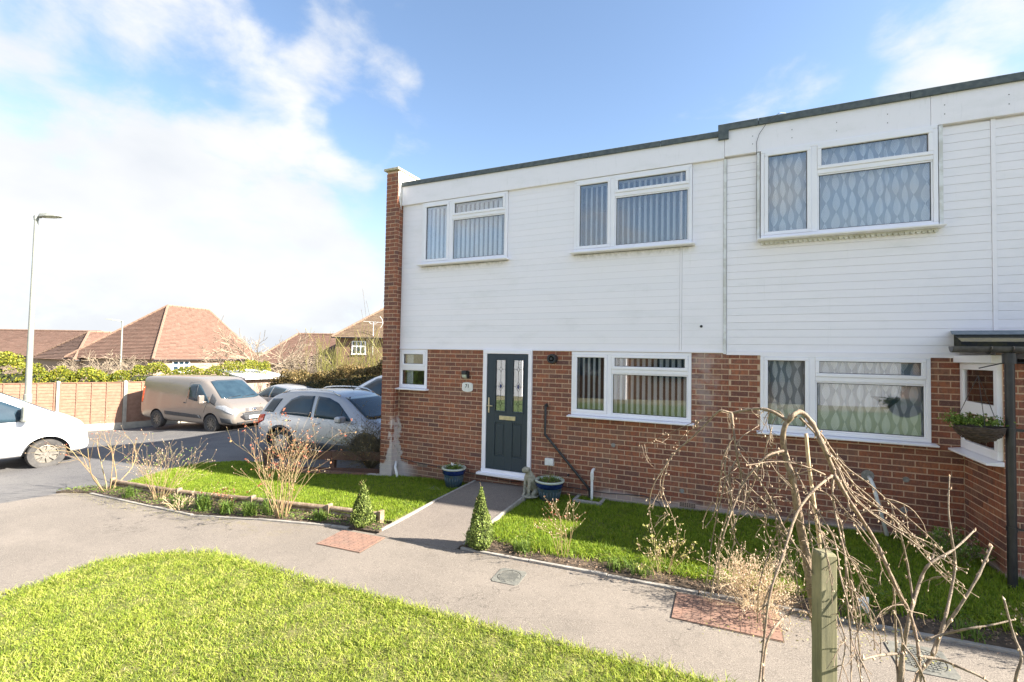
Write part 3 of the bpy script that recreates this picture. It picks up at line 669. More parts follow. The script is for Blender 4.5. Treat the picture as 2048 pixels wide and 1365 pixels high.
# fascia, roof trim
part('fascia_board', MB().box(-5.735, -.075, FY-.055, FY+.02, ST, 3.215), 'siding', lh, bevel=.004)
def trimseg(root, x0, x1, za0, za1, h, y):
    mb = MB(); vs = []
    for x, z in ((x0, za0), (x1, za1)):
        vs += [(x, y, z), (x, y+.30, z), (x, y+.30, z+h), (x, y+.02, z+h), (x, y, z+h-.012)]
    mb.add(vs, [(0, 1, 2, 3, 4), (9, 8, 7, 6, 5)]+[(i, 5+i, 5+(i+1) % 5, (i+1) % 5) for i in range(5)]); fixme = mb.mesh('roof_trim'); fixn(fixme)
    part('roof_trim', fixme, 'felt', root)
tz = lambda x: 3.205-.055*(x+5.74)/5.6
xs = [-5.735, -4.98, -4.55, -3.2, -2.05, -.95, -.15]
for a, b in zip(xs[:-1], xs[1:]): trimseg(lh, a+.004, b-.004, tz(a), tz(b), .088, FY-.085)
part('roof', MB().box(-5.735, -.02, FY+.05, 15.0, 3.10, 3.20), 'roofing', lh)
hl = [F1, F2]
boards(lh, [(-5.735, -.665), (-.635, -.085)], SB+.02, ST, FY, hl)
part('cover_strip', MB().box(-.663, -.637, FY-.014, FY+.02, SB+.01, ST), 'siding', lh)
part('drip_strip', MB().box(-5.735, -.075, FY-.022, FY+.03, SB-.004, SB+.022), 'siding', lh)
part('corner_strip', MB().box(-.083, -.045, FY-.020, FY+.02, SB-.02, ST), 'upvc_old', lh)
BL[0] = -.42
window(lh, *F1, FY-.04, -4.63, 2.49, fill='blind', nslat=18)
BL[0] = -.98
window(lh, *F2, FY-.04, -1.66, 2.52, fill='blind', nslat=20)
BL[0] = -.86
window(lh, *W1, FY-.012, -1.69, -.22, fill='blind', nslat=20)
window(lh, *GL, FY-.012, None, -.27, fill=None)
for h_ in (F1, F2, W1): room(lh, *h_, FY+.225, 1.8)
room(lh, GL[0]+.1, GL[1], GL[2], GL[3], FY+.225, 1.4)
for i, cx in enumerate((-5.62, -5.55)):
    mb = MB(); vs = []
    for k in range(9): t = k/8; vs += [(cx-.03+t*.08, FY+.12+.012*math.sin(t*12), -.6), (cx-.03+t*.08, FY+.12+.012*math.sin(t*12), -.02)]
    mb.add(vs, [(2*k, 2*k+2, 2*k+3, 2*k+1) for k in range(8)]); part('curtain', mb, 'blind', lh, smooth=True)
# --- front door
df = MB(); x0, x1, z0, z1 = D0; y = FY-.045
df.box(x0, x1, y, FY+.05, z1-.065, z1); df.box(x0, x0+.075, y+.001, FY+.05, z0+.06, z1-.065); df.box(x1-.065, x1, y+.001, FY+.05, z0+.06, z1-.065); df.box(x0, x1, y-.012, FY+.05, z0, z0+.06)
part('door_frame', df, 'upvc', lh, bevel=.006)
part('door_step', MB().box(x0-.05, x1+.04, FY-.14, FY-.03, z0-.035, z0+.004), 'upvc', lh, bevel=.006)
dx0, dx1, dz0, dz1 = x0+.08, x1-.07, z0+.065, z1-.07
holes = [(-3.655, -3.465, -.96, -.085), (-3.325, -3.135, -.96, -.085)]; pans = [(-3.655, -3.465, -1.72, -1.155), (-3.325, -3.135, -1.72, -1.155)]
dr = part('door', wall_with_holes(dx0, dx1, dz0, dz1, FY-.030, FY+.01, holes+pans), 'door', lh, bevel=.003)
for (a, b, c, d) in pans:
    mb = MB(); mb.box(a, b, FY-.018, FY+.0035, c, d); mb.box(a+.03, b-.03, FY-.028, FY-.018, c+.03, d-.03)
    o = part('door_panel', mb, 'door', dr, bevel=.008)
for (a, b, c, d) in holes:
    mb = MB()
    for q in ((a-.018, b+.018, d-.004, d+.018), (a-.018, b+.018, c-.018, c+.004), (a-.018, a+.004, c+.004, d-.004), (b-.004, b+.018, c+.004, d-.004)): mb.box(q[0], q[1], FY-.042, FY-.02, q[2], q[3])
    part('glazing_bead', mb, 'door', dr, bevel=.004)
    part('pane', MB().box(a, b, FY-.016, FY-.010, c, d), 'doorglass', dr)
    mb = MB(); mx = (a+b)/2; yl = FY-.0175; r = .0028
    dia = [(.0, -.16, .04), (0, -.45, .075), (0, -.74, .04)]
    for (_, dz, s) in dia:
        cz = d+dz; P4 = [(mx, cz+s*1.1), (mx+s*.62, cz), (mx, cz-s*1.1), (mx-s*.62, cz)]
        for i in range(4): p, q = P4[i], P4[(i+1) % 4]; mb.tube([(p[0], yl, p[1]), (q[0], yl, q[1])], r, 4)
        mb.tube([(a, yl, cz), (mx-s*.62, yl, cz)], r, 4); mb.tube([(mx+s*.62, yl, cz), (b, yl, cz)], r, 4)
    zc = [d, d-.16+.044, d-.16-.044, d-.45+.083, d-.45-.083, d-.74+.044, d-.74-.044, c]
    for i in range(0, 8, 2): mb.tube([(mx, yl, zc[i]), (mx, yl, zc[i+1])], r, 4)
    part('leading', mb, 'blackpl', dr)
    mb = MB(); cz = d-.45; mb.xprism([(mx, cz+.045), (mx+.026, cz), (mx, cz-.045), (mx-.026, cz)], yl-.002, yl+.003); part('blue_glass_diamond', mb, 'blueglaze', dr)
part('letterbox', MB().box(-3.565, -3.265, FY-.045, FY-.028, -1.105, -1.035), 'brass', dr, bevel=.004)
part('handle', MB().box(-3.785, -3.76, FY-.042, FY-.028, -1.0, -.74).box(-3.79, -3.68, FY-.085, FY-.070, -.885, -.865).box(-3.785, -3.765, FY-.085, FY-.04, -.885, -.865), 'brass', dr, bevel=.003)
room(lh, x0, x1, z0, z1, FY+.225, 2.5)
# --- right-hand neighbour
rh = thing('terraced_house', 'right hand terraced house with leaf patterned net curtains and a porch beside its boarded front', 'house', (2.5, FY, -2.2))
part('wall', wall_with_holes(-.008, 2.56, -3, SB, FY+.0035, FY+.22, [W2]), 'mortar', rh)
part('upper_wall', wall_with_holes(-.008, 6.5, SB+.002, 3.14, FY+.022, FY+.22, [F3]), 'siding', rh)
part('rear_wall', MB().box(-.008, 6.5, 15.0, 15.2, -3, 3.2), 'farbrick', rh)
part('floor_slab', MB().box(0, 6.5, FY+.225, 14.99, SB-.1, SB+.15), 'room', rh)
part('roof', MB().box(-.12, 6.5, FY+.05, 15.0, 3.16, 3.27), 'roofing', rh)
BYF = 6.36
part('porch_wall', MB().box(2.4975, 2.6, BYF+.0035, FY+.1, -3, -.99).box(2.4985, 5.5, BYF+.0045, BYF+.12, -3, -.02).box(2.4975, 2.6, BYF+.0035, BYF+.14, -.99, .12), 'mortar', rh)
gl = [(brick_list(-.008, 2.49, -2.6, SB, [W2], phase=.02), lambda u, z: Vector((u, FY, z)), EX, EY),
      (brick_list(BYF+.0015, FY-.006, -2.6, -1.03, phase=.06), lambda u, z: Vector((2.494, u, z)), Vector((0, 1, 0)), Vector((-1, 0, 0))),
      (brick_list(2.498, 3.6, -2.6, .0, phase=2.5), lambda u, z: Vector((u, BYF, z)), EX, EY)]
lay_bricks(rh, gl)
part('fascia_board', MB().box(-.072, 2.2, FY-.055, FY+.02, ST+.02, 3.235).box(2.203, 6.5, FY-.055, FY+.02, ST+.02, 3.235), 'siding', rh, bevel=.004)
mb = MB()
for x in (.28, .75, 1.25, 1.78, 2.33, 2.9):
    for z in (2.98, 3.09): mb.lathe([(.006, -.003), (.005, -.004), (0, -.004)], (x, FY-.055, z), 8, 'y')
part('screw_head', mb, 'darkslot', rh)
for a, b in zip((-.16, .35, 2.0, 4.0), (.35, 2.0, 4.0, 6.5)): trimseg(rh, a+.003, b-.003, 3.225, 3.225, .10, FY-.09)
part('trim_return', MB().box(-.155, -.02, FY-.093, FY+.1, 3.10, 3.225), 'felt', rh)
boards(rh, [(-.04, 2.755), (2.80, 6.0)], SB+.02, ST, FY+.002, [F3], pitch=.1015, gv=-.001)
part('cover_strip', MB().box(2.757, 2.798, FY-.014, FY+.02, SB+.01, ST+.015), 'siding', rh)
part('drip_strip', MB().box(-.04, 6, FY-.022, FY+.03, SB-.03, SB+.018), 'siding', rh)
NETS[0] = .92
wn3 = window(rh, *F3, FY-.075, 1.00, 2.47, depth=.1, fill='net', mat='upvc', sillh=.03)
mb = MB()
for i in range(34):
    cx = F3[0]+.02+i*.056; mb.xprism([(cx-.026, F3[2]-.045), (cx-.018, F3[2]-.068), (cx, F3[2]-.078), (cx+.018, F3[2]-.068), (cx+.026, F3[2]-.045)][::-1], FY-.045, FY-.012)
mb.box(F3[0], F3[1], FY-.045, FY-.012, F3[2]-.046, F3[2]-.031)
part('scalloped_trim', mb, 'upvc_old', wn3)
part('side_strip', MB().box(F3[1]+.012, F3[1]+.05, FY-.06, FY+.01, F3[2]-.02, F3[3]-.01).box(F3[0]-.045, F3[0]-.012, FY-.05, FY+.01, F3[2]-.02, F3[3]-.01), 'upvc_old', wn3)
wn2 = window(rh, *W2, FY-.02, .98, -.24, fill='net', mat='upvc')
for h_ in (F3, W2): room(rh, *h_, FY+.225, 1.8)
# bowl added behind the lower window, imitating the mirrored hanging basket
part('basket_reflection', MB().lathe([(0, 0), (.10, .01), (.16, .09), (.19, .16), (.17, .15), (0, .12)], (1.78, FY+.2, -.60), 16), 'greyglaze', rh, smooth=True)
# porch side window (in the wall facing left)
def side_frame(root, y0, y1, z0, z1, x):
    mb = MB(); b = .075; xb = x+.06; zt = -.50
    mb.box(x, xb, y0, y1, z1-b, z1); mb.box(x, xb, y0, y1, z0, z0+b+.02); mb.box(x+.001, xb, y0, y0+b, z0+b+.02, z1-b); mb.box(x+.001, xb, y1-b, y1, z0+b+.02, z1-b); mb.box(x+.002, xb, y0+b, y1-b, zt-.065, zt+.065)
    o = part('window', mb, 'upvc', root, bevel=.006)
    part('pane', MB().box(x+.02, x+.026, y0+b, y1-b, zt+.065, z1-b), 'glass', o); part('pane', MB().box(x+.02, x+.026, y0+b, y1-b, z0+b+.02, zt-.065), 'glass', o)
    mb = MB(); mb.add([(x-.11, y0-.06, z0-.045), (x-.11, y1+.16, z0-.045), (x+.03, y1+.16, z0-.045), (x+.03, y0-.06, z0-.045), (x-.11, y0-.06, z0-.02), (x-.11, y1+.16, z0-.02), (x+.03, y1+.16, z0), (x+.03, y0-.06, z0)], [(0, 1, 2, 3), (4, 7, 6, 5), (0, 4, 5, 1), (1, 5, 6, 2), (2, 6, 7, 3), (3, 7, 4, 0)])
    me = mb.mesh('sill'); fixn(me); part('sill', me, 'upvc', o, bevel=.005)
side_frame(rh, BYF+.02, FY-.01, -.985, -.0, 2.455)
part('window_head', MB().box(2.40, 2.5, BYF-.02, FY-.0, .002, .085), 'upvc', rh, bevel=.005)
part('porch_lining', MB().add([(3.9, BYF+.13, -2.2), (3.9, FY+.0, -2.2), (3.9, FY, .1), (3.9, BYF+.13, .1)], [(0, 1, 2, 3)]), 'room', rh)
# porch roof, gutter, downpipe
rf = MB(); rf.add([(2.12, BYF-.18, .15), (5.5, BYF-.18, .15), (5.5, FY-.03, .15), (2.40, FY-.03, .15), (2.12, BYF-.18, .215), (5.5, BYF-.18, .215), (5.5, FY-.03, .335), (2.40, FY-.03, .335)], [(0, 3, 2, 1), (4, 5, 6, 7), (0, 1, 5, 4), (1, 2, 6, 5), (2, 3, 7, 6), (3, 0, 4, 7)])
part('porch_roof', rf, 'slate', rh)
part('lead_flashing', MB().add([(2.37, FY-.028, .37), (5.5, FY-.028, .37), (5.5, FY-.16, .325), (2.34, FY-.16, .325), (2.37, FY-.022, .38), (5.5, FY-.022, .38), (5.5, FY-.16, .331), (2.34, FY-.16, .331)], [(0, 1, 2, 3), (7, 6, 5, 4), (0, 4, 5, 1), (3, 2, 6, 7), (0, 3, 7, 4), (1, 5, 6, 2)]), 'lead', rh)
gt = MB(); K = 10; yc, zc, r = BYF-.235, .165, .062
for (xa, xb) in ((2.02, 5.5),):
    vs = []
    for x in (xa, xb):
        for rr in (r, r-.006):
            for k in range(K+1): t = PI+PI*k/K; vs.append((x, yc+rr*math.cos(t), zc+rr*math.sin(t)))
    n = K+1; fs_ = []
    for k in range(K): fs_ += [(k, k+1, 2*n+k+1, 2*n+k), (n+k, 3*n+k, 3*n+k+1, n+k+1)]
    fs_ += [(0, 2*n, 3*n, n), (K, n+K, 3*n+K, 2*n+K)]+[(k, n+k, n+k+1, k+1) for k in range(K)]
    gt.add(vs, fs_)
gt.add([(2.02, yc+r*math.cos(PI+PI*k/K), zc+r*math.sin(PI+PI*k/K)) for k in range(K+1)], [tuple(range(K+1))])
part('gutter', gt, 'gutter', rh, smooth=True, auto=40)
mb = MB()
for x in (2.30, 2.455): 
    mb.tube([(x, yc+(r+.006)*math.cos(PI+PI*k/K), zc+(r+.006)*math.sin(PI+PI*k/K)) for k in range(K+1)], .009, 5)
part('gutter_clip', mb, 'blackpl', rh)
px, py = 2.455, BYF-.225
dp = MB().tube([(px, py, .12), (px, py, -2.14)], .036, 16); part('downpipe', dp, 'blackpl', rh, smooth=True, auto=50)
for (a_, b_, r_) in ((.10, .0, .052), (-.62, -.655, .042), (-1.56, -1.60, .042)): part('pipe_collar', MB().tube([(px, py, a_), (px, py, b_)], r_, 16), 'blackpl', rh, smooth=True, auto=50)
part('pipe_bracket', MB().box(px+.03, px+.4, py-.01, py+.01, -.65, -.625).box(px+.03, px+.4, py-.01, py+.01, -1.59, -1.57).box(px+.39, px+.4, py, BYF, -.66, -.61), 'blackpl', rh)
# hanging basket bracket
part('basket_bracket', MB().tube([(3.05, BYF, -.02), (2.8, BYF-.18, .03), (2.4, BYF-.20, .0), (2.24, BYF-.20, -.05)], .006, 6), 'blackpl', rh)
# drain on the right wall
part('boiler_overflow', MB().tube([(1.575, FY-.03, -1.44), (1.58, FY-.09, -1.46), (1.60, FY-.12, -1.52), (1.73, FY-.13, -2.10)], .022, 10), 'whitepl', rh, smooth=True)
for (a_, b_, r_, q_) in ((1.57, -1.43, .07, rh), (1.95, -1.43, .035, rh), (1.93, -1.80, .04, rh), (-1.62, -1.36, .035, lh), (-.62, -1.92, .035, lh)): part('mortar_patch', MB().lathe([(0, -.003), (r_*.85, -.003), (r_, 0)], (a_, FY-.001, b_), 14, 'y'), 'patch', q_)
# house fittings
part('flue', MB().lathe([(.0, -.02), (.045, -.02), (.045, -.09), (.062, -.095), (.075, -.09), (.082, -.02), (.082, 0)], (-2.62, FY, -.05), 24, 'y').lathe([(0, -.105), (.025, -.105), (.03, -.06)], (-2.62, FY, -.05), 16, 'y'), 'blackpl', lh, smooth=True, auto=40)
wl = part('wall_light', MB().box(-4.305, -4.21, FY-.095, FY-.0, -.36, -.29).box(-4.205, -4.19, FY-.08, FY, -.43, -.30), 'blackpl', lh, bevel=.006)
part('light_lens', MB().add([(-4.30, FY-.001, -.435), (-4.21, FY-.001, -.435), (-4.21, FY-.075, -.405), (-4.30, FY-.075, -.405), (-4.30, FY-.001, -.36), (-4.21, FY-.001, -.36), (-4.21, FY-.09, -.36), (-4.30, FY-.09, -.36)], [(0, 3, 2, 1), (4, 5, 6, 7), (0, 1, 5, 4), (1, 2, 6, 5), (2, 3, 7, 6), (3, 0, 4, 7)]), 'rimglaze', wl)
pl = part('house_number_plate', MB().xprism([(-4.335, -.63), (-4.335, -.53), (-4.31, -.505), (-4.225, -.495), (-4.14, -.505), (-4.115, -.53), (-4.115, -.63), (-4.14, -.655), (-4.225, -.67), (-4.31, -.655)][::-1], FY-.014, FY-.001), 'rimglaze' if False else 'whitepl', lh, bevel=.004)
def text_mesh(txt, size, ext=.001):
    cu = bpy.data.curves.new('lettering', 'FONT'); cu.body = txt; cu.size = size; cu.extrude = ext; cu.align_x = 'CENTER'; cu.align_y = 'CENTER'; cu.offset = size*.018
    o = bpy.data.objects.new('lettering', cu); COL.objects.link(o); bpy.context.view_layer.update()
    me = bpy.data.meshes.new_from_object(o.evaluated_get(bpy.context.evaluated_depsgraph_get())); bpy.data.objects.remove(o); bpy.data.curves.remove(cu); me.materials.clear(); return me
me = text_mesh('71', .085); me.transform(Matrix.Translation((-4.225, FY-.0155, -.565)) @ Matrix.Rotation(PI/2, 4, 'X')); part('house_number', me, 'ink', pl)
part('wall_box', MB().box(-2.72, -2.575, FY-.06, FY, -1.775, -1.665), 'whitepl', lh, bevel=.005)
part('box_cable', MB().tube([(-2.65, FY-.02, -1.775), (-2.66, FY-.02, -1.95), (-2.60, FY-.02, -2.1)], .004, 5), 'blackpl', lh)
part('sloping_waste_pipe', MB().tube([(-2.72, FY, -.80), (-2.72, FY-.05, -.82), (-2.725, FY-.05, -1.28), (-1.97, FY-.05, -2.07), (-1.965, FY-.05, -2.2)], .021, 10).lathe([(.03, -.01), (.03, -.04), (.02, -.04)], (-2.72, FY, -.82), 10, 'y').lathe([(.018, 0), (.018, -.03), (0, -.03)], (-2.33, FY, -1.9), 10, 'y'), 'blackpl', lh, smooth=True, auto=50)
part('white_waste_pipe', MB().tube([(-1.92, FY, -1.76), (-1.92, FY-.07, -1.765), (-1.92, FY-.10, -1.79), (-1.92, FY-.10, -2.23)], .021, 12).tube([(-1.92, FY-.10, -1.79), (-1.92, FY-.10, -1.90)], .029, 12), 'whitepl', lh, smooth=True, auto=50)
part('gully_surround', MB().box(-2.17, -1.72, 6.93, 6.98, gz(-1.95, 7)-.05, gz(-1.95, 7)+.085).box(-2.17, -2.12, 6.98, FY, gz(-1.95, 7)-.05, gz(-1.95, 7)+.085).box(-1.77, -1.72, 6.98, FY, gz(-1.95, 7)-.05, gz(-1.95, 7)+.085), 'concrete', lh, bevel=.01)
part('corner_drain_hose', MB().tube([(-5.72, FY-.06, -2.05), (-5.69, FY-.12, -2.14), (-5.62, FY-.16, -2.24), (-5.60, FY-.16, -2.34)], .024, 10), 'whitepl', lh, smooth=True)
def airbrick(cx, cz, root):
    mb = MB()
    for r_ in range(3):
        for k in range(7): mb.box(cx-.10+k*.03, cx-.10+k*.03+.018, FY-.006, FY+.001, cz-.025+r_*.02, cz-.025+r_*.02+.012)
    part('airbrick', MB().box(cx-.108, cx+.108, FY-.0045, FY+.01, cz-.033, cz+.035), 'farpink', root); part('airbrick_slot', mb, 'darkslot', root)
airbrick(-5.16, -2.07, lh); airbrick(-.54, -2.11, lh)
cb_ = [(-5.66, FY-.012, -1.99), (-5.3, FY-.012, -2.03), (-4.6, FY-.012, -2.06), (-3.95, FY-.012, -2.09), (-3.4, FY-.012, -2.13), (-2.9, FY-.012, -2.10), (-2.2, FY-.012, -2.09), (-1.7, FY-.012, -2.10), (-1.15, FY-.012, -2.06), (-.93, FY-.012, -2.13), (-.9, FY-.012, -2.2)]
part('cable', MB().tube(cb_, .006, 5), 'blackpl', lh)
part('overhead_cable', MB().tube([(.33, FY-.066, ST-.02), (.33, FY-.066, 3.0), (.36, FY-.068, 3.1), (.45, FY-.105, 3.22), (.60, FY-.105, 3.33), (.72, FY+.0, 3.345)], .0035, 5).tube([(.335, FY-.03, ST), (.33, FY-.03, 2.2), (.335, FY-.03, 1.65)], .003, 5), 'gutter', rh)
part('tap_hole', MB().lathe([(0, -.012), (.018, -.012), (.02, 0)], (-.37, FY-.008, .46), 10, 'y'), 'blackpl', lh)
part('paint_flaw', MB().box(-5.74, -5.72, PY+.06, PY+.065, -1.4, -1.39), 'upvc_old', lh)

# further houses of the terrace, beyond the right edge of the view (their shade falls on the lawn)
nb = thing('terraced_block', 'continuation of the white boarded terrace beyond the right hand house', 'house', (10, FY, -2.2))
part('wall', MB().box(6.51, 7.9, FY, 15.2, -3, 3.2).box(7.91, 9.5, FY-.72, 15.2, -3, 3.25).box(9.51, 30, FY-1.3, 15.2, -3, 3.25), 'siding', nb)
part('roof', MB().box(6.51, 7.9, FY+.05, 15.1, 3.2, 3.3).box(7.91, 9.5, FY-.7, 15.1, 3.25, 3.33).box(9.51, 30, FY-1.28, 15.1, 3.25, 3.33), 'felt', nb)
# the houses across the green, seen only mirrored in the windows
ob = thing('terraced_block', 'brick and white terrace across the green, mirrored in the lower windows', 'house', (0, -17, -2.5))
part('wall', MB().box(-22, 24, -20, -17, -3, .1), 'farbrick', ob); part('upper_wall', MB().box(-22, 24, -20, -16.98, .11, 2.9), 'siding', ob); part('rendered_wall', MB().box(4.6, 8.2, -16.99, -16.6, -3, .9).box(-7.4, -6.2, -16.99, -16.7, -3, .5).box(-16.4, -13.6, -16.99, -16.6, -3, .6), 'upvc', ob)
for i in range(8):
    x = -21+i*5.6
    part('window', MB().box(x, x+1.8, -16.99, -16.94, -1.3, -.1), 'carglass', ob); part('window', MB().box(x+.1, x+1.8, -16.96, -16.92, 1.2, 2.3), 'carglass', ob); part('door', MB().box(x+2.6, x+3.5, -16.99, -16.93, -2.6, -.2), 'upvc', ob)
mb = MB(); 
def leafcloud(mb_v, mb_t, centers, radii, n, size, jit=1.0, flat=1.0):
    """leaf quads scattered near the surface of ellipsoids; returns arrays"""
    C = np.asarray(centers); Rr = np.asarray(radii)
    k = rng.integers(0, len(C), n); d = rng.normal(size=(n, 3)); d /= np.linalg.norm(d, axis=1)[:, None]
    rad = rng.uniform(.72, 1.04, n)[:, None]; P = C[k]+d*Rr[k]*rad
    return P
def leaves(P, size, name='leaf', asp=.55, up=None):
    n = len(P); a = rng.normal(size=(n, 3)); a /= np.linalg.norm(a, axis=1)[:, None]
    if up is not None: a[:, 2] = np.abs(a[:, 2])+up; a /= np.linalg.norm(a, axis=1)[:, None]
    b = np.cross(a, rng.normal(size=(n, 3))); b /= np.linalg.norm(b, axis=1)[:, None]
    s = (size*rng.uniform(.6, 1.3, n))[:, None]; P = np.asarray(P)
    V = np.stack([P-a*s*.5, P+b*s*asp*.5, P+a*s*.5, P-b*s*asp*.5], 1).reshape(-1, 3)
    T = np.arange(4*n).reshape(-1, 4); return V, T
def merge(parts_):
    V = []; T = []; k = 0
    for v, t in parts_: V.append(v); T.append(t+k); k += len(v)
    return np.concatenate(V), np.concatenate(T)
def hedge_obj(name, path, width, h, base_dz, n, size, m, label, cat, lump=.25):
    """leafy hedge along a polyline: leaves near a lumpy box surface"""
    P = []; segs = list(zip(path[:-1], path[1:])); Ls = [math.hypot(b[0]-a[0], b[1]-a[1]) for a, b in segs]; tot_ = sum(Ls)
    for i in range(n):
        t = random.random()*tot_; k = 0
        while t > Ls[k]: t -= Ls[k]; k += 1
        a, b = segs[k]; f = t/Ls[k]; x = a[0]+(b[0]-a[0])*f; y = a[1]+(b[1]-a[1])*f; nn = Vector((-(b[1]-a[1]), b[0]-a[0], 0)).normalized()
        hh = (h(k+f) if callable(h) else h)*(1+lump*noise.noise(Vector((x*.9, y*.9, 1)))+lump*.5*noise.noise(Vector((x*3, y*3, 5))))
        s_ = random.random()
        if s_ < .45: q, zz = random.uniform(-1, 1), hh*random.uniform(.88, 1.04)
        else: q, zz = random.choice((-1, 1, -1))*random.uniform(.75, 1.05), hh*random.uniform(.02, 1)
        q *= width/2*(1+.35*noise.noise(Vector((x*2, y*2, zz*2))))*(1-.25*(zz/hh)**3)
        P.append((x+nn.x*q, y+nn.y*q, gz(x, y)+base_dz+zz))
    V, T = leaves(P, size); root = thing(name, label, cat, (path[0][0], path[0][1], gz(*path[0])))
    part('foliage', npmesh(name, V, T), m, root)
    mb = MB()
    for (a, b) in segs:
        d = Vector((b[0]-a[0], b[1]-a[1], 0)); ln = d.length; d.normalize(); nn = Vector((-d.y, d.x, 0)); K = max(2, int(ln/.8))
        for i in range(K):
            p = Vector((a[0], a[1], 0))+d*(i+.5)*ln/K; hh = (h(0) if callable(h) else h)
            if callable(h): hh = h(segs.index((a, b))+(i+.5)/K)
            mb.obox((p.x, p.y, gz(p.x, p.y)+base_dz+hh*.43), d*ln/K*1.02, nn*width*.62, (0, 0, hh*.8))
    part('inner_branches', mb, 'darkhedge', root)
    return root
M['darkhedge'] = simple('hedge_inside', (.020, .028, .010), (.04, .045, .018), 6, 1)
hedge_obj('hedge', [(-26, -13.4), (-18.2, -13.5)], 1.2, 2.2, 0, 9000, .12, M['bedgreen'], 'clipped hedge across the green, seen only in the window reflections', 'hedge')
# ---------------------------------------------------------------- vehicles
def car_body(st, sub=2, sq=.88):
    """loft of stations (x, z_low, z_belt, z_roof, w_low, w_belt, w_roof)"""
    V = []; Fc = []; R = 0
    for (x, zl, zb, zr, wl, wb, wr) in st:
        h = zr-zb; wm = max(wl, wb)*1.012
        ring = [(0, zl), (wl*.86, zl), (wl, zl+.09), (wm, zl+(zb-zl)*.55), (wb, zb), (wb+(wr-wb)*.5+.012, zb+h*.5), (wr, zb+h*sq), (wr*(.80 if sq < .9 else .90), zr-.004), (wr*.4, zr+.012), (0, zr+.016)]
        full = [(x, y, z) for y, z in ring]+[(x, -y, z) for y, z in ring[-2:0:-1]]; R = len(full); V += full
    n = len(st)
    for i in range(n-1):
        for j in range(R): Fc.append((i*R+j, i*R+(j+1) % R, (i+1)*R+(j+1) % R, (i+1)*R+j))
    Fc.append(tuple(range(R))[::-1]); Fc.append(tuple((n-1)*R+j for j in range(R)))
    me = bpy.data.meshes.new('body'); me.from_pydata(V, [], Fc); fixn(me)
    o = bpy.data.objects.new('tmp', me); COL.objects.link(o)
    s = o.modifiers.new('s', 'SUBSURF'); s.levels = sub; s.render_levels = sub
    bpy.context.view_layer.update(); m2 = bpy.data.meshes.new_from_object(o.evaluated_get(bpy.context.evaluated_depsgraph_get())); bpy.data.objects.remove(o)
    return m2
def cut_arches(me, xs, r, zc, W):
    mb = MB()
    for x in xs:
        for s in (-1, 1):
            K = 28; y0, y1 = s*(W/2-.24), s*(W/2+.3); vs = []
            for y in (y0, y1):
                for k in range(K): t = 2*PI*k/K; vs.append((x+r*math.cos(t), y, zc+r*math.sin(t)))
            fs_ = [tuple(range(K)), tuple(range(2*K-1, K-1, -1))]+[(k, K+k, K+(k+1) % K, (k+1) % K) for k in range(K)]; mb.add(vs, fs_)
    cm = mb.mesh('c'); fixn(cm); c = bpy.data.objects.new('c', cm); COL.objects.link(c); o = bpy.data.objects.new('o', me); COL.objects.link(o)
    b = o.modifiers.new('b', 'BOOLEAN'); b.object = c; b.operation = 'DIFFERENCE'; b.solver = 'EXACT'
    bpy.context.view_layer.update(); m2 = bpy.data.meshes.new_from_object(o.evaluated_get(bpy.context.evaluated_depsgraph_get()))
    bpy.data.objects.remove(o); bpy.data.objects.remove(c)
    # inside of the wheel arch gets the dark trim
    m2.materials.clear(); m2.materials.append(None); m2.materials.append(M['trim'])
    for p in m2.polygons:
        p.material_index = 0; p.use_smooth = True
        for x in xs:
            c_ = p.center
            if abs(math.hypot(c_.x-x, c_.z-zc)-r) < .02 and abs(p.normal.y) < .5 and abs(c_.y) > W/2-.26: p.material_index = 1; p.use_smooth = False
            if math.hypot(c_.x-x, c_.z-zc) < r and abs(abs(c_.y)-(W/2-.24)) < .02: p.material_index = 1
    sharp(m2, 40); return m2
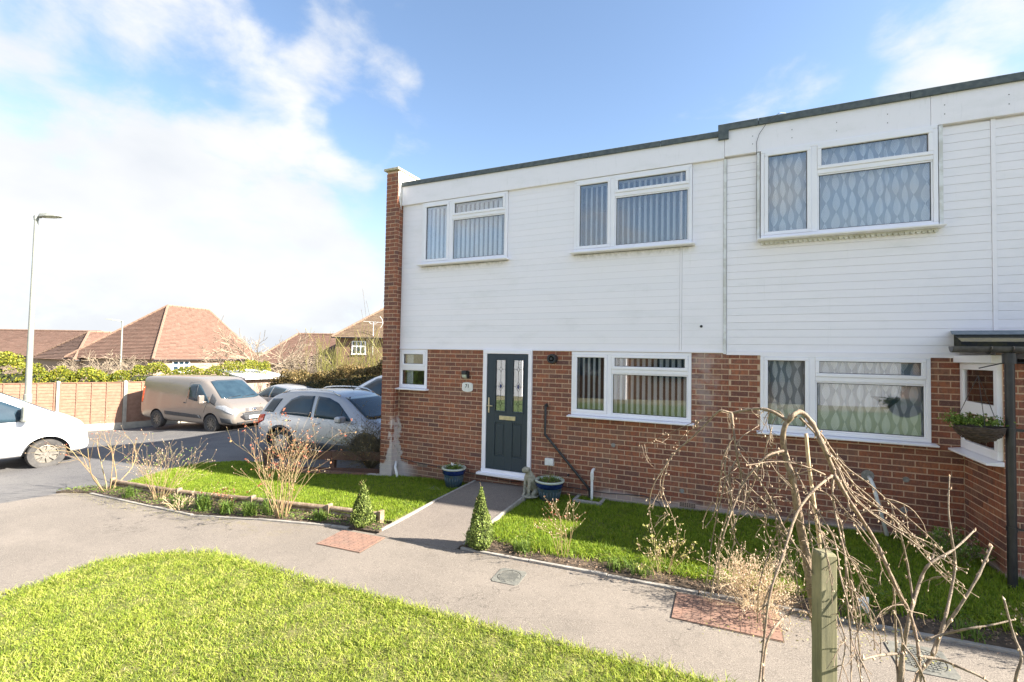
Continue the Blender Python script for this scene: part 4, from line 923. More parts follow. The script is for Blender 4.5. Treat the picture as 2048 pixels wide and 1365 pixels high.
class Vehicle:
    def __init__(s, name, label, cat, loc, rz, st, wheels, wr, ar, W, m, group=None, rimm='rim', spokes=7):
        s.root = thing(name, label, cat, loc, rz, group, world=False)
        me = cut_arches(car_body(st, 2, .94 if 'van' in name else (.93 if 'cross' in name else .88)), wheels, ar, wr, W); me.materials[0] = M[m]
        bm = bmesh.new(); bm.from_mesh(me); s.bvh = BVHTree.FromBMesh(bm); bm.free()
        me.name = 'body'; s.body = bpy.data.objects.new('body', me); COL.objects.link(s.body); s.body.parent = s.root
        for x in wheels:
            for sd in (-1, 1):
                y = sd*(W/2-.11); T = MB(); w2 = .105
                prof = [(wr*.60, -w2*.7), (wr*.78, -w2), (wr*.95, -w2), (wr, -w2*.75), (wr, w2*.75), (wr*.95, w2), (wr*.78, w2), (wr*.60, w2*.7)]
                T.lathe(prof, (0, 0, 0), 32, 'y'); o = part('wheel', T, 'tyre', s.root, smooth=True, auto=50); o.location = (x, y, wr)
                H = MB(); rr = wr*.62; f = sd*w2*.72
                H.lathe([(rr, f*1.0), (rr*.94, f*1.05), (rr*.90, f*.6), (0, f*.6)] if sd < 0 else [(0, f*.6), (rr*.90, f*.6), (rr*.94, f*1.05), (rr, f)], (0, 0, 0), 28, 'y')
                for k in range(spokes):
                    t = 2*PI*k/spokes; d = Vector((math.cos(t), 0, math.sin(t))); H.obox(d*rr*.55+Vector((0, f*.85, 0)), d*rr*.78, Vector((0, .03, 0)), Vector((-d.z, 0, d.x))*rr*(.26 if spokes < 10 else .20))
                H.lathe([(rr*.24, f*.6), (rr*.22, f*1.05), (0, f*1.08)] if sd > 0 else [(0, f*1.08), (rr*.22, f*1.05), (rr*.24, f*.6)], (0, 0, 0), 16, 'y')
                me_ = H.mesh('rim'); fixn(me_)
                h = part('rim', me_, rimm, o)
                B = MB().lathe([(0, f*.5), (rr*.9, f*.5)], (0, 0, 0), 20, 'y'); part('brake_shadow', B, 'trim', o)
        s.W = W
    def hit(s, p, d):
        r = s.bvh.ray_cast(Vector(p), Vector(d)); return r[0], r[1]
    def patch(s, name, lo, hi, axis, m, off=.006, n=14, k=6, parent=None, smooth=True, thick=.012, mirror=None, label=None):
        """panel lying on the body between polylines lo and hi; axis: 'L','R' (x,z), 'F','B' (y,z), 'T' (x,y)"""
        def samp(pl, t):
            Ls = [math.dist(a, b) for a, b in zip(pl[:-1], pl[1:])]; T = sum(Ls)*t
            for a, b, l in zip(pl[:-1], pl[1:], Ls):
                if T <= l or l == Ls[-1] and b == pl[-1]:
                    f = min(1, T/max(l, 1e-6)); return (a[0]+(b[0]-a[0])*f, a[1]+(b[1]-a[1])*f)
                T -= l
            return pl[-1]
        D = {'L': (lambda a, b: ((a, 3, b), (0, -1, 0))), 'R': (lambda a, b: ((a, -3, b), (0, 1, 0))), 'F': (lambda a, b: ((6, a, b), (-1, 0, 0))), 'B': (lambda a, b: ((-6, a, b), (1, 0, 0))), 'T': (lambda a, b: ((a, b, 4), (0, 0, -1)))}[axis]
        V = []; 
        for i in range(n+1):
            A = samp(lo, i/n); B = samp(hi, i/n)
            for j in range(k+1):
                f = j/k; a = A[0]+(B[0]-A[0])*f; b = A[1]+(B[1]-A[1])*f; o, d = D(a, b); p, nr = s.hit(o, d)
                if p is None: p = Vector(V[-1]) if V else Vector((0, 0, 0)); V.append(tuple(p)); continue
                if nr.dot(Vector(d)) > 0: nr = -nr
                V.append(tuple(p+nr*off))
        K = k+1; Fs = [(i*K+j, (i+1)*K+j, (i+1)*K+j+1, i*K+j+1) for i in range(n) for j in range(k)]
        me = bpy.data.meshes.new(name); me.from_pydata(V, [], Fs)
        o = link(name, me, m, None, smooth=smooth); o.parent = parent or s.root
        so_ = o.modifiers.new('t', 'SOLIDIFY'); so_.thickness = thick; so_.offset = 0
        if label: o['label'] = label
        return o
    def bar(s, name, pts, r, m, axis='L', off=.01, parent=None):
        P = []
        for a, b in pts:
            o, d = {'L': ((a, 3, b), (0, -1, 0)), 'R': ((a, -3, b), (0, 1, 0)), 'F': ((6, a, b), (-1, 0, 0)), 'T': ((a, b, 4), (0, 0, -1))}[axis]
            p, nr = s.hit(o, d)
            if p is not None:
                if nr.dot(Vector(d)) > 0: nr = -nr
                P.append(p+nr*off)
        o = link(name, MB().tube(P, r, 6).mesh(name), m, None, smooth=True); o.parent = parent or s.root; return o
def rot_at(x, y, rz):  # place so that local (x,y) etc.
    return (x, y, rz)
# -- tan panel van
st = [(-2.49, .46, 1.0, 1.86, .84, .88, .76), (-2.475, .38, 1.05, 1.92, .92, .94, .81), (-2.42, .31, 1.08, 1.96, .96, .97, .84), (-1.6, .28, 1.08, 1.98, .97, .985, .86), (-.6, .27, 1.08, 1.99, .975, .985, .865), (.3, .27, 1.08, 1.99, .975, .985, .86), (.78, .27, 1.09, 1.95, .975, .98, .84), (.98, .27, 1.10, 1.83, .975, .98, .82), (1.35, .27, 1.10, 1.56, .975, .975, .79), (1.68, .27, 1.08, 1.31, .975, .965, .80), (1.82, .27, 1.05, 1.22, .97, .96, .82), (2.12, .28, .94, 1.11, .96, .93, .80), (2.32, .29, .80, .99, .92, .87, .74), (2.44, .32, .66, .84, .84, .80, .66), (2.47, .38, .60, .74, .76, .74, .60)]
van = Vehicle('panel_van', 'tan metallic panel van parked by the wooden fence with its front wheels towards the house', 'van', (-18.65, 11.75, -3.03), math.radians(4.5), st, (-1.50, 1.43), .335, .40, 1.98, 'tan', 'vehicles parked on the road', 'rim_dirty', 10)
for sd, ax in ((1, 'L'), (-1, 'R')):
    g_ = van.patch('door_window', [(.18, 1.20), (.55, 1.13), (1.05, 1.10), (1.32, 1.10)], [(.20, 1.66), (.34, 1.74), (.72, 1.74), (1.30, 1.14)], ax, 'carglass', parent=None)
    van.bar('window_divider', [(.62, 1.14), (.64, 1.72)], .014, 'trim', ax, .012, g_)
    van.patch('quarter_trim', [(1.34, 1.10), (1.62, 1.00)], [(1.36, 1.42), (1.64, 1.20)], ax, 'trim')
    van.patch('rubbing_strip', [(-1.0, .55), (.98, .50)], [(-1.03, .68), (.86, .62)], ax, 'trim', .012)
    van.bar('door_seam', [(.16, .36), (.13, 1.1), (.22, 1.78), (.7, 1.84)], .0065, 'trim', ax, .001)
    van.bar('door_seam', [(1.06, .72), (1.18, 1.0), (1.30, 1.10)], .0065, 'trim', ax, .001); van.bar('door_seam', [(-1.0, .40), (-1.0, 1.84)], .0065, 'trim', ax, .001)
    van.patch('door_handle', [(.02, 1.02), (.13, 1.02)], [(.02, 1.06), (.13, 1.06)], ax, 'trim', .02)
    van.patch('sill_trim', [(-1.0, .30), (.95, .30)], [(-1.0, .37), (.95, .37)], ax, 'tan', .006)
    van.patch('headlight', [(1.62, .93), (2.0, .84), (2.38, .70)], [(1.66, 1.00), (2.05, 1.02), (2.36, .86)], ax, 'lamp', .008)
    van.patch('bumper_trim', [(1.98, .40), (2.40, .38)], [(1.90, .60), (2.36, .56)], ax, 'trim', .008)
    van.patch('tail_light', [(-2.40, .95), (-2.33, .95)], [(-2.40, 1.55), (-2.33, 1.55)], ax, 'red', .008)
    mo = van.root; mb = MB().obox((1.12, sd*1.13, 1.22), (.10, 0, 0), (0, .20, 0), (0, 0, .30)).obox((1.16, sd*1.02, 1.12), (.06, 0, 0), (0, .16, 0), (0, 0, .05)); o = part('mirror', mb, 'tan', van.root, bevel=.03)
ws = van.patch('windscreen', [(-.80, 1.26), (-.5, 1.22), (.5, 1.22), (.80, 1.26)], [(-.66, 1.84), (-.4, 1.875), (.4, 1.875), (.66, 1.84)], 'F', 'carglass', n=24, k=10)
for y0_, y1_ in ((-.62, -.02), (-.02, .60)): van.bar('wiper', [(y0_, 1.245), ((y0_+y1_)/2, 1.28), (y1_, 1.30)], .010, 'blackpl', 'F', .02, ws)
van.patch('grille', [(-.40, .47), (.40, .47)], [(-.52, .74), (.52, .74)], 'F', 'trim', .010, n=20)
van.patch('lower_grille', [(-.60, .60), (-.40, .46), (.40, .46), (.60, .60)], [(-.60, .62), (-.42, .76), (.42, .76), (.60, .62)], 'F', 'blackpl', .006, n=20)
for z in (.52, .58, .68, .73): van.bar('grille_bar', [(-.42, z), (0, z), (.42, z)], .007, 'trim', 'F', .018)
for z in (.80, .835, .87): van.bar('chrome_bar', [(-.38, z), (0, z+.005), (.38, z)], .009, 'chrome', 'F', .012)
van.patch('badge', [(-.07, .825), (.07, .825)], [(-.07, .865), (.07, .865)], 'F', 'chrome', .022, n=6, k=3)
van.patch('bumper_trim', [(-.70, .385), (.70, .385)], [(-.72, .42), (.72, .42)], 'F', 'trim', .012, n=20)
npl = MB().box(2.487, 2.50, -.26, .26, .515, .625); o = part('number_plate', npl, 'plate', van.root, bevel=.004)
me = text_mesh('WU14 XBC', .088); me.transform(Matrix.Translation((2.502, 0, .57)) @ Matrix.Rotation(PI/2, 4, 'Z') @ Matrix.Rotation(PI/2, 4, 'X')); part('plate_text', me, 'ink', o)
# -- white van at the left edge
st = [(-2.49, .50, .95, 1.70, .76, .82, .66), (-2.44, .38, 1.05, 1.88, .88, .91, .76), (-2.3, .30, 1.08, 1.95, .93, .945, .83), (-1, .28, 1.08, 1.96, .945, .955, .84), (-.2, .28, 1.08, 1.95, .945, .955, .83), (.12, .28, 1.08, 1.97, .945, .955, .81), (.42, .28, 1.08, 1.90, .945, .955, .79), (1.03, .28, 1.07, 1.58, .945, .945, .76), (1.42, .28, 1.03, 1.34, .945, .935, .78), (1.75, .28, .98, 1.17, .94, .92, .78), (1.98, .28, .92, 1.08, .93, .88, .76), (2.13, .28, .80, .98, .90, .84, .68), (2.22, .31, .66, .84, .84, .78, .58), (2.25, .36, .58, .72, .76, .70, .50)]
wz = gz(-14.3, 4)
wv = Vehicle('panel_van', 'white panel van cut by the left edge with its sloping bonnet in view', 'van', (-14.93, 3.82, wz-.01), math.radians(80), st, (-1.50, 1.50), .325, .40, 1.90, 'white_paint', 'vehicles parked on the road', 'rim_dirty', 9)
for sd, ax in ((1, 'L'), (-1, 'R')):
    g_ = wv.patch('door_window', [(-.35, 1.10), (.4, 1.09), (1.22, 1.09)], [(-.33, 1.74), (.25, 1.78), (.5, 1.70), (1.16, 1.32)], ax, 'carglass', n=22)
    wv.bar('window_divider', [(.42, 1.08), (.28, 1.76)], .020, 'white_paint', ax, .012, g_)
    wv.bar('door_seam', [(-.40, .34), (-.42, 1.1), (-.38, 1.7)], .0065, 'trim', ax, .001); wv.bar('door_seam', [(1.12, .74), (1.10, 1.12), (1.0, 1.32)], .003, 'rim', ax, .001)
    wv.bar('wing_seam', [(1.80, .64), (1.93, .80), (2.16, .76)], .0065, 'trim', ax, .001)
    wv.patch('headlight', [(1.86, .86), (2.15, .78)], [(1.82, 1.00), (2.12, .92)], ax, 'lamp', .008)
    wv.patch('side_repeater', [(1.98, .64), (2.01, .64)], [(1.98, .67), (2.01, .67)], ax, 'trim', .01)
    mb = MB().obox((1.12, sd*1.08, 1.27), (.13, 0, 0), (0, .20, 0), (0, 0, .34)).obox((1.10, sd*.98, 1.13), (.10, 0, 0), (0, .14, 0), (0, 0, .08)); part('mirror', mb, 'galv', wv.root, bevel=.05)
wv.patch('windscreen', [(-.72, 1.22), (.72, 1.22)], [(-.62, 1.80), (.62, 1.80)], 'F', 'carglass', n=20, k=8)
wv.patch('grille', [(-.4, .66), (.4, .66)], [(-.4, .74), (.4, .74)], 'F', 'trim', n=10)
# -- silver crossover behind the knee fence
def suv_st(): return [(-2.06, .50, .82, .98, .66, .72, .50), (-2.02, .38, .92, 1.10, .80, .82, 0.655), (-1.86, .27, .98, 1.33, .86, .86, 0.655), (-1.62, .23, .99, 1.49, .87, .865, 0.655), (-1.2, .21, .99, 1.565, .875, .87, 0.675), (-.5, .21, .98, 1.60, .88, .872, 0.685), (.1, .21, .96, 1.58, .88, .87, 0.675), (.42, .21, .95, 1.50, .88, .868, 0.655), (.78, .21, .94, 1.29, .878, .862, 0.655), (1.10, .22, .93, 1.08, .875, .85, 0.695), (1.32, .23, .91, 1.01, .87, .84, 0.715), (1.7, .25, .84, .95, .86, .81, .62), (1.95, .30, .72, .84, .80, .75, .54), (2.05, .38, .62, .72, .70, .66, .44)]
sc_z = -2.49
sv = Vehicle('crossover_car', 'silver crossover car with roof rails parked behind the low brown rails beside the house', 'car', (-8.46, 8.71, -2.52), math.radians(3.5), suv_st(), (-1.22, 1.27), .335, .385, 1.76, 'silver', 'vehicles parked on the road', 'rim', 7)
for sd, ax in ((1, 'L'), (-1, 'R')):
    sv.patch('rear_door_window', [(-1.28, 1.04), (-.32, 1.01)], [(-1.24, 1.12), (-1.02, 1.38), (-.78, 1.475), (-.34, 1.485)], ax, 'carglass', n=18)
    sv.patch('front_door_window', [(-.22, 1.01), (.80, .985)], [(-.24, 1.485), (.08, 1.46), (.36, 1.36), (.78, 1.03)], ax, 'carglass', n=18)
    sv.patch('quarter_window', [(-1.80, 1.06), (-1.50, 1.06)], [(-1.66, 1.36), (-1.32, 1.38)], ax, 'carglass')
    sv.bar('pillar_trim', [(.52, 1.02), (.52, 1.22)], .013, 'trim', ax, .012)
    sv.patch('lower_cladding', [(-.82, .30), (.86, .30)], [(-.80, .46), (.86, .46)], ax, 'trim', .012)
    sv.bar('chrome_strip', [(-.80, .30), (0, .29), (.84, .30)], .007, 'chrome', ax, .018)
    sv.bar('door_seam', [(-.27, .33), (-.28, 1.48)], .0065, 'trim', ax, .001); sv.bar('door_seam', [(.86, .50), (.90, .95)], .0065, 'trim', ax, .001); sv.bar('door_seam', [(-.9, .62), (-1.28, 1.02)], .0065, 'trim', ax, .001)
    sv.patch('door_handle', [(-.20, .875), (-.04, .875)], [(-.20, .90), (-.04, .90)], ax, 'chrome', .025, n=4, k=2); sv.patch('door_handle', [(-1.12, .885), (-.96, .885)], [(-1.12, .91), (-.96, .91)], ax, 'chrome', .025, n=4, k=2)
    sv.patch('tail_light', [(-2.02, .74), (-1.78, .84)], [(-2.03, .96), (-1.74, 1.00)], ax, 'red', .010)
    sv.patch('headlight', [(1.62, .70), (1.95, .66)], [(1.52, .84), (1.90, .80)], ax, 'lamp', .010)
    P = []
    for t in np.linspace(0, 1, 9):
        x = -1.45+t*1.75; p, n_ = sv.hit((x, sd*.60, 4), (0, 0, -1)); P.append(p+Vector((0, 0, .055*math.sin(PI*min(1, max(0, t*6, 0)) * .5 if t < .16 else (PI/2 if t < .84 else PI*.5*(1-t)/.16)))))
    part('roof_rail', MB().tube(P, .018, 8), 'chrome', sv.root, smooth=True)
    mb = MB().obox((.66, sd*1.0, 1.035), (.17, 0, 0), (0, .22, 0), (0, 0, .145)); o = part('mirror', mb, 'silver', sv.root, bevel=.045)
    arcs_ = []
    for x in (-1.22, 1.27):
        A = MB(); vs = []; K = 20
        for k in range(K+1):
            t = -.12+(PI+.24)*k/K
            for rr in (.385, .445):
                X_, Z_ = x+rr*math.cos(t), .335+rr*math.sin(t); p, n_ = sv.hit((X_, sd*3, max(Z_, .26)), (0, -sd, 0)); yy = p.y if (p is not None and abs(p.y) > .7) else sd*.885
                vs.append((X_, yy+sd*.014, Z_))
        A.add(vs, [(2*k, 2*k+1, 2*k+3, 2*k+2) for k in range(K)]); o = part('arch_trim', A, 'trim', sv.root, smooth=True); q = o.modifiers.new('t', 'SOLIDIFY'); q.thickness = .03; q.offset = 0
sv.patch('windscreen', [(-.70, 1.04), (.70, 1.04)], [(-.56, 1.475), (.56, 1.475)], 'F', 'carglass', n=20, k=8)
sv.patch('rear_window', [(-.55, 1.06), (.55, 1.06)], [(-.5, 1.40), (.5, 1.40)], 'B', 'carglass', n=14)
part('aerial', MB().tube([(.18, 0, 1.60), (.08, 0, 1.72)], .008, 6), 'blackpl', sv.root)
part('orange_bag', MB().lathe([(0, 0), (.12, 0), (.13, .12), (.06, .24), (0, .25)], (-1.66, -.60, .98), 12), 'orange', sv.root, smooth=True)
# -- pale hatchback behind the van (nose away to the left)
st = [(-2.03, .45, .84, 1.00, .66, .74, .54), (-1.98, .32, .94, 1.18, .80, .83, .62), (-1.80, .24, .97, 1.38, .85, .86, .62), (-1.4, .21, .97, 1.47, .865, .865, .62), (-.6, .20, .96, 1.51, .87, .87, .64), (.0, .20, .95, 1.49, .87, .868, .62), (.4, .20, .94, 1.38, .87, .865, .60), (.82, .20, .93, 1.16, .87, .86, .60), (1.12, .21, .91, 1.02, .865, .85, .66), (1.6, .23, .84, .94, .85, .80, .62), (1.92, .30, .70, .80, .78, .72, .52), (2.03, .38, .60, .68, .68, .62, .44)]
hb = Vehicle('hatchback_car', 'pale silver hatchback parked behind the tan van with its rear window towards the house', 'car', (-17.1, 14.0, -2.87), math.radians(176), st, (-1.25, 1.28), .31, .365, 1.75, 'silver2', 'vehicles parked on the road', 'rim', 7)
for sd, ax in ((1, 'L'), (-1, 'R')):
    hb.patch('rear_door_window', [(-1.0, 1.02), (-.20, .99)], [(-1.02, 1.36), (-.22, 1.42)], ax, 'carglass', n=12); hb.patch('front_door_window', [(-.12, .99), (.72, .97)], [(-.14, 1.42), (.14, 1.38), (.70, 1.02)], ax, 'carglass', n=14)
    hb.patch('quarter_window', [(-1.42, 1.05), (-1.10, 1.03)], [(-1.36, 1.26), (-1.12, 1.34)], ax, 'carglass'); hb.patch('tail_light', [(-2.0, .78), (-1.82, .82)], [(-2.0, .94), (-1.80, .98)], ax, 'red', .01)
    hb.patch('headlight', [(1.6, .68), (1.9, .64)], [(1.5, .82), (1.86, .78)], ax, 'lamp', .01)
hb.patch('windscreen', [(-.68, 1.06), (.68, 1.06)], [(-.54, 1.40), (.54, 1.40)], 'F', 'carglass', n=16)
hb.patch('rear_window', [(-.62, 1.02), (.62, 1.02)], [(-.52, 1.36), (.52, 1.36)], 'B', 'carglass', n=16)
part('mirror', MB().obox((.62, .98, 1.02), (.14, 0, 0), (0, .18, 0), (0, 0, .12)), 'silver2', hb.root, bevel=.03)
# -- white people carrier, half hidden by the house corner
st = [(-2.3, .45, .95, 1.40, .76, .80, .60), (-2.2, .30, 1.02, 1.66, .88, .88, .70), (-1.9, .24, 1.04, 1.76, .90, .90, .72), (-.8, .22, 1.03, 1.80, .91, .905, .72), (.0, .22, 1.02, 1.79, .91, .905, .72), (.45, .22, 1.01, 1.70, .91, .90, .70), (.95, .22, 1.0, 1.46, .91, .90, .68), (1.4, .22, .98, 1.20, .905, .89, .70), (1.7, .24, .93, 1.06, .90, .86, .70), (2.05, .30, .80, .92, .84, .78, .58), (2.18, .38, .66, .76, .72, .68, .46)]
mv = Vehicle('people_carrier', 'white people carrier showing only its windscreen pillar and side glass behind the house corner', 'car', (-9.62, 12.1, -2.42), math.radians(183), st, (-1.35, 1.35), .32, .375, 1.84, 'white_paint', 'vehicles parked on the road', 'rim', 7)
for sd, ax in ((1, 'L'), (-1, 'R')):
    mv.patch('rear_door_window', [(-1.1, 1.08), (-.1, 1.06)], [(-1.1, 1.62), (-.12, 1.66)], ax, 'carglass'); mv.patch('front_door_window', [(.0, 1.06), (1.2, 1.05)], [(-.02, 1.66), (.3, 1.62), (1.16, 1.14)], ax, 'carglass', n=18)
    mv.bar('pillar_trim', [(.82, 1.07), (.82, 1.34)], .014, 'trim', ax, .012)
mv.patch('windscreen', [(-.72, 1.16), (.72, 1.16)], [(-.60, 1.62), (.60, 1.62)], 'F', 'carglass', n=16)
part('mirror', MB().obox((.98, 1.02, 1.12), (.14, 0, 0), (0, .18, 0), (0, 0, .16)), 'trim', mv.root, bevel=.03)

# ---------------------------------------------------------------- timber fence with concrete posts
fr_ = thing('panel_fence', 'orange brown waney board fence with pale concrete posts along the road', 'fence', (-22.3, 10.66, -3.2))
fp = []  # posts
dA = Vector((.755, .656, 0)).normalized(); p248 = Vector((-22.30, 10.66, 0))
A1 = Vector((-23.4, 8.98, 0)); dL = (A1-p248).normalized()
line1 = [p248+dL*2.01*i for i in range(0, 7)][::-1]
B1 = Vector((-20.70, 16.4, 0)); dR = (B1-p248).normalized(); nR = 3; line2 = [p248+(B1-p248)*i/nR for i in range(0, nR+1)]
FB, FTp = -3.25, -1.37
def fpost(p): 
    part('post', MB().box(p.x-.055, p.x+.055, p.y-.055, p.y+.055, FB-.2, FTp+.04).add([(p.x-.055, p.y-.055, FTp+.04), (p.x+.055, p.y-.055, FTp+.04), (p.x+.055, p.y+.055, FTp+.04), (p.x-.055, p.y+.055, FTp+.04), (p.x, p.y, FTp+.08)], [(0, 1, 4), (1, 2, 4), (2, 3, 4), (3, 0, 4)]), 'post', fr_)
def fpanel(a, b):
    d = (b-a).normalized(); ln = (b-a).length-.13; c0 = a+d*.065; nn = Vector((d.y, -d.x, 0)); zb = FB+.26
    gl_ = Vector((0, 0, 1))
    part('gravel_board', MB().obox(c0+d*ln/2+Vector((0, 0, FB+.10)), d*ln, nn*.05, gl_*.30), 'post', fr_)
    nb_ = 13; ph = (FTp-.02-zb)/nb_
    for i in range(nb_):
        z = zb+i*ph; mb = MB(); K = 10; vs = []
        for k in range(K+1):
            q = c0+d*ln*k/K; w_ = .010*math.sin(k*1.3+i*2.1+a.x)+random.uniform(-.005, .005)
            vs += [(q+nn*.022+Vector((0, 0, z+w_-.012))), (q+nn*.006+Vector((0, 0, z+ph+.004))), (q-nn*.004+Vector((0, 0, z+ph+.004))), (q+nn*.008+Vector((0, 0, z+w_-.012)))]
        mb.add(vs, [f for k in range(K) for f in ((4*k, 4*k+4, 4*k+5, 4*k+1), (4*k+3, 4*k, 4*k+4, 4*k+7), (4*k+1, 4*k+5, 4*k+6, 4*k+2))]); part('fence_board', mb, 'fencewood', fr_)
    for t in (.01, .26, .5, .74, .99):
        part('batten', MB().obox(c0+d*ln*t+nn*.035+Vector((0, 0, (zb+FTp)/2)), d*.035, nn*.02, gl_*(FTp-zb)), 'fencewood', fr_)
    part('capping_rail', MB().obox(c0+d*ln/2+nn*.01+Vector((0, 0, FTp)), d*ln, nn*.06, gl_*.025), 'fencewood', fr_)
for p in line1+line2[1:]: fpost(p)
for a, b in zip(line1[:-1], line1[1:]): fpanel(a, b)
for a, b in zip(line2[:-1], line2[1:]): fpanel(a, b)
# low brown rails of the front garden
kf = thing('knee_rail_fence', 'low fence of two brown boards running from the house corner along the front lawn', 'fence', (-8, 7.9, -2.4))
ka = at(527, 880, 9.45); kb_ = at(766, 887, 9.0); ka.z = 0; kb_.z = 0; kd = (kb_-ka).normalized(); kn = Vector((kd.y, -kd.x, 0)); kl = (kb_-ka).length+.45
def kz(t): return gz(ka.x+kd.x*t, ka.y+kd.y*t)
for (h0_, h1_) in ((.29, .455), (-.02, .135)):
    nseg = 2
    for i in range(nseg):
        t0, t1 = kl*i/nseg+.004, kl*(i+1)/nseg-.004; vs = []
        if i == 0 and h0_ < .2: t0 = .35
        for t in (t0, t1):
            q = ka+kd*t
            for s_, h in ((-.012, h0_), (.012, h0_), (.012, h1_), (-.012, h1_)): vs.append(q+kn*s_+Vector((0, 0, kz(t)+h)))
        part('rail_board', MB().add(vs, [(0, 1, 2, 3), (7, 6, 5, 4), (0, 4, 5, 1), (1, 5, 6, 2), (2, 6, 7, 3), (3, 7, 4, 0)]), 'kneewood', kf)
for t in (.06, kl/2, kl-.1):
    q = ka+kd*t; part('post', MB().obox(q-kn*.06+Vector((0, 0, kz(t)+.18)), kd*.095, kn*.095, (0, 0, .56)), 'kneewood', kf, bevel=.006)
mb = MB()
for i in range(17):
    for r_ in range(2):
        q = ka+kd*(.9+i*.225+(.11 if r_ else 0)); mb.obox(q+kn*.09+Vector((0, 0, kz(1)-.02+r_*.07+.03)), kd*.215, kn*.08, (0, 0, .062))
part('brick_footing', mb, 'brick', kf)
# timber log edging between bed and lawn
te = thing('timber_edging', 'low weathered timber edging between the rose bed and the front lawn', 'edging', (-7, 5, -2.5))
tp = [(-10.26, 4.78), (-8.38, 4.84), (-6.8, 5.03), (-5.33, 5.18), (-4.42, 5.24)]
for (xa, ya), (xb, yb) in zip(tp[:-1], tp[1:]):
    d = Vector((xb-xa, yb-ya, 0)); ln = d.length; d.normalize(); nn = Vector((d.y, -d.x, 0))
    for row in range(2):
        a3, b3 = g3(xa, ya, .045+row*.075)+d*.03, g3(xb, yb, .045+row*.075)-d*.03
        part('rail', MB().tube([a3+nn*row*-.004, (a3+b3)/2+Vector((0, 0, random.uniform(-.006, .006))), b3], .038, 8), 'timber', te, smooth=True, auto=60)
    part('peg', MB().obox(g3(xa, ya, .085), d*.05, nn*.09, (0, 0, .19)), 'timber', te, bevel=.006)
part('peg', MB().obox(g3(*tp[-1], .085), (.05, 0, 0), (0, .09, 0), (0, 0, .19)), 'timber', te, bevel=.006)

# ---------------------------------------------------------------- street lamps
def lamp(px, py, z0, z1, arm, label, r0=.075, r1=.045, group='street lamps'):
    t = thing('street_lamp', label, 'street lamp', (px, py, z0), 0, group)
    part('pole', MB().tube([(px, py, z0), (px, py, z0+1.4), (px, py, z0+1.42), (px, py, z1)], [r0*1.25, r0*1.25, r0, r1], 14), 'galv', t, smooth=True, auto=30)
    d = Vector((arm[0], arm[1], arm[2])); dn = d.normalized(); sd = Vector((-dn.y, dn.x, 0)).normalized(); up = dn.cross(sd)*-1
    if up.z < 0: up = -up
    c = Vector((px, py, z1+.06))
    part('bracket', MB().tube([(px, py, z1-.02), (px, py, z1+.10)], r1*1.25, 12).tube([c-dn*.06, c+dn*.12], .032, 10), 'galv', t, smooth=True, auto=30)
    mb = MB(); a = c+dn*.08; L_ = d.length; secs = []
    for f, w_, h in ((0, .05, .05), (.12, .10, .09), (.5, .15, .085), (.85, .12, .05), (1, .06, .02)): secs.append((a+dn*L_*f, w_, h))
    vs = []
    for q, w_, h in secs: vs += [q+sd*w_, q+sd*w_*.7+up*h, q-sd*w_*.7+up*h, q-sd*w_]
    mb.add(vs, [(4*i+j, 4*i+(j+1) % 4, 4*i+4+(j+1) % 4, 4*i+4+j) for i in range(4) for j in range(4)]+[(3, 2, 1, 0), (16, 17, 18, 19)])
    me_ = mb.mesh('lantern'); fixn(me_); o = part('lantern', me_, 'galv', t)
    q0, q1 = a+dn*L_*.3-up*.004, a+dn*L_*.85-up*.004; part('lens', MB().obox((q0+q1)/2, (q1-q0), sd*.18, up*.012), 'rimglaze', o)
lb = at(55.5, 797, 13.2); ltp = at(66.5, 436, 13.2)
lamp(lb.x, lb.y, -2.75, ltp.z, (.50, .28, .03), 'tall grey street lamp with a flat lantern standing before the fence at the left')
q = at(241, 735, 34); q2 = at(241, 645, 34)
lamp(q.x, q.y, -3.1, q2.z, (-.85, -.62, .14), 'smaller far street lamp in front of the steep tiled roof', .06, .05)

# ---------------------------------------------------------------- background houses
FG = -3.1
def hip_roof(mb, eave, ridge):
    """eave: 4 corner points (ccw), ridge: 2 points"""
    e = [Vector(p) for p in eave]; r = [Vector(p) for p in ridge]
    return mb.add(e+r, [(0, 1, 5, 4), (1, 2, 5), (2, 3, 4, 5), (3, 0, 4)])
def roof_tiles(root, quad, rows, m, cols):
    """courses of tiles on a roof plane, each course lapping the one below (quad: lower a,b then upper c,d)"""
    a, b, c, d = [Vector(p) for p in quad]; mb = MB(); n = (b-a).cross(d-a).normalized(); n = n if n.z > 0 else -n
    for r in range(rows):
        f0, f1 = r/rows, (r+1)/rows; p0, p1 = a.lerp(d, f0), b.lerp(c, f0); q0, q1 = a.lerp(d, f1), b.lerp(c, f1)
        for k in range(cols):
            t0, t1 = k/cols, (k+1)/cols; j = random.uniform(.0, .02)
            A, B, C_, D_ = p0.lerp(p1, t0), p0.lerp(p1, t1), q0.lerp(q1, t1), q0.lerp(q1, t0)
            mb.add([A+n*(.05+j), B+n*(.05+j), C_+n*.02, D_+n*.02, A, B], [(0, 1, 2, 3), (4, 5, 1, 0)])
    o = part('roof_tiles', mb, m, root); o['kind'] = 'stuff'; return o
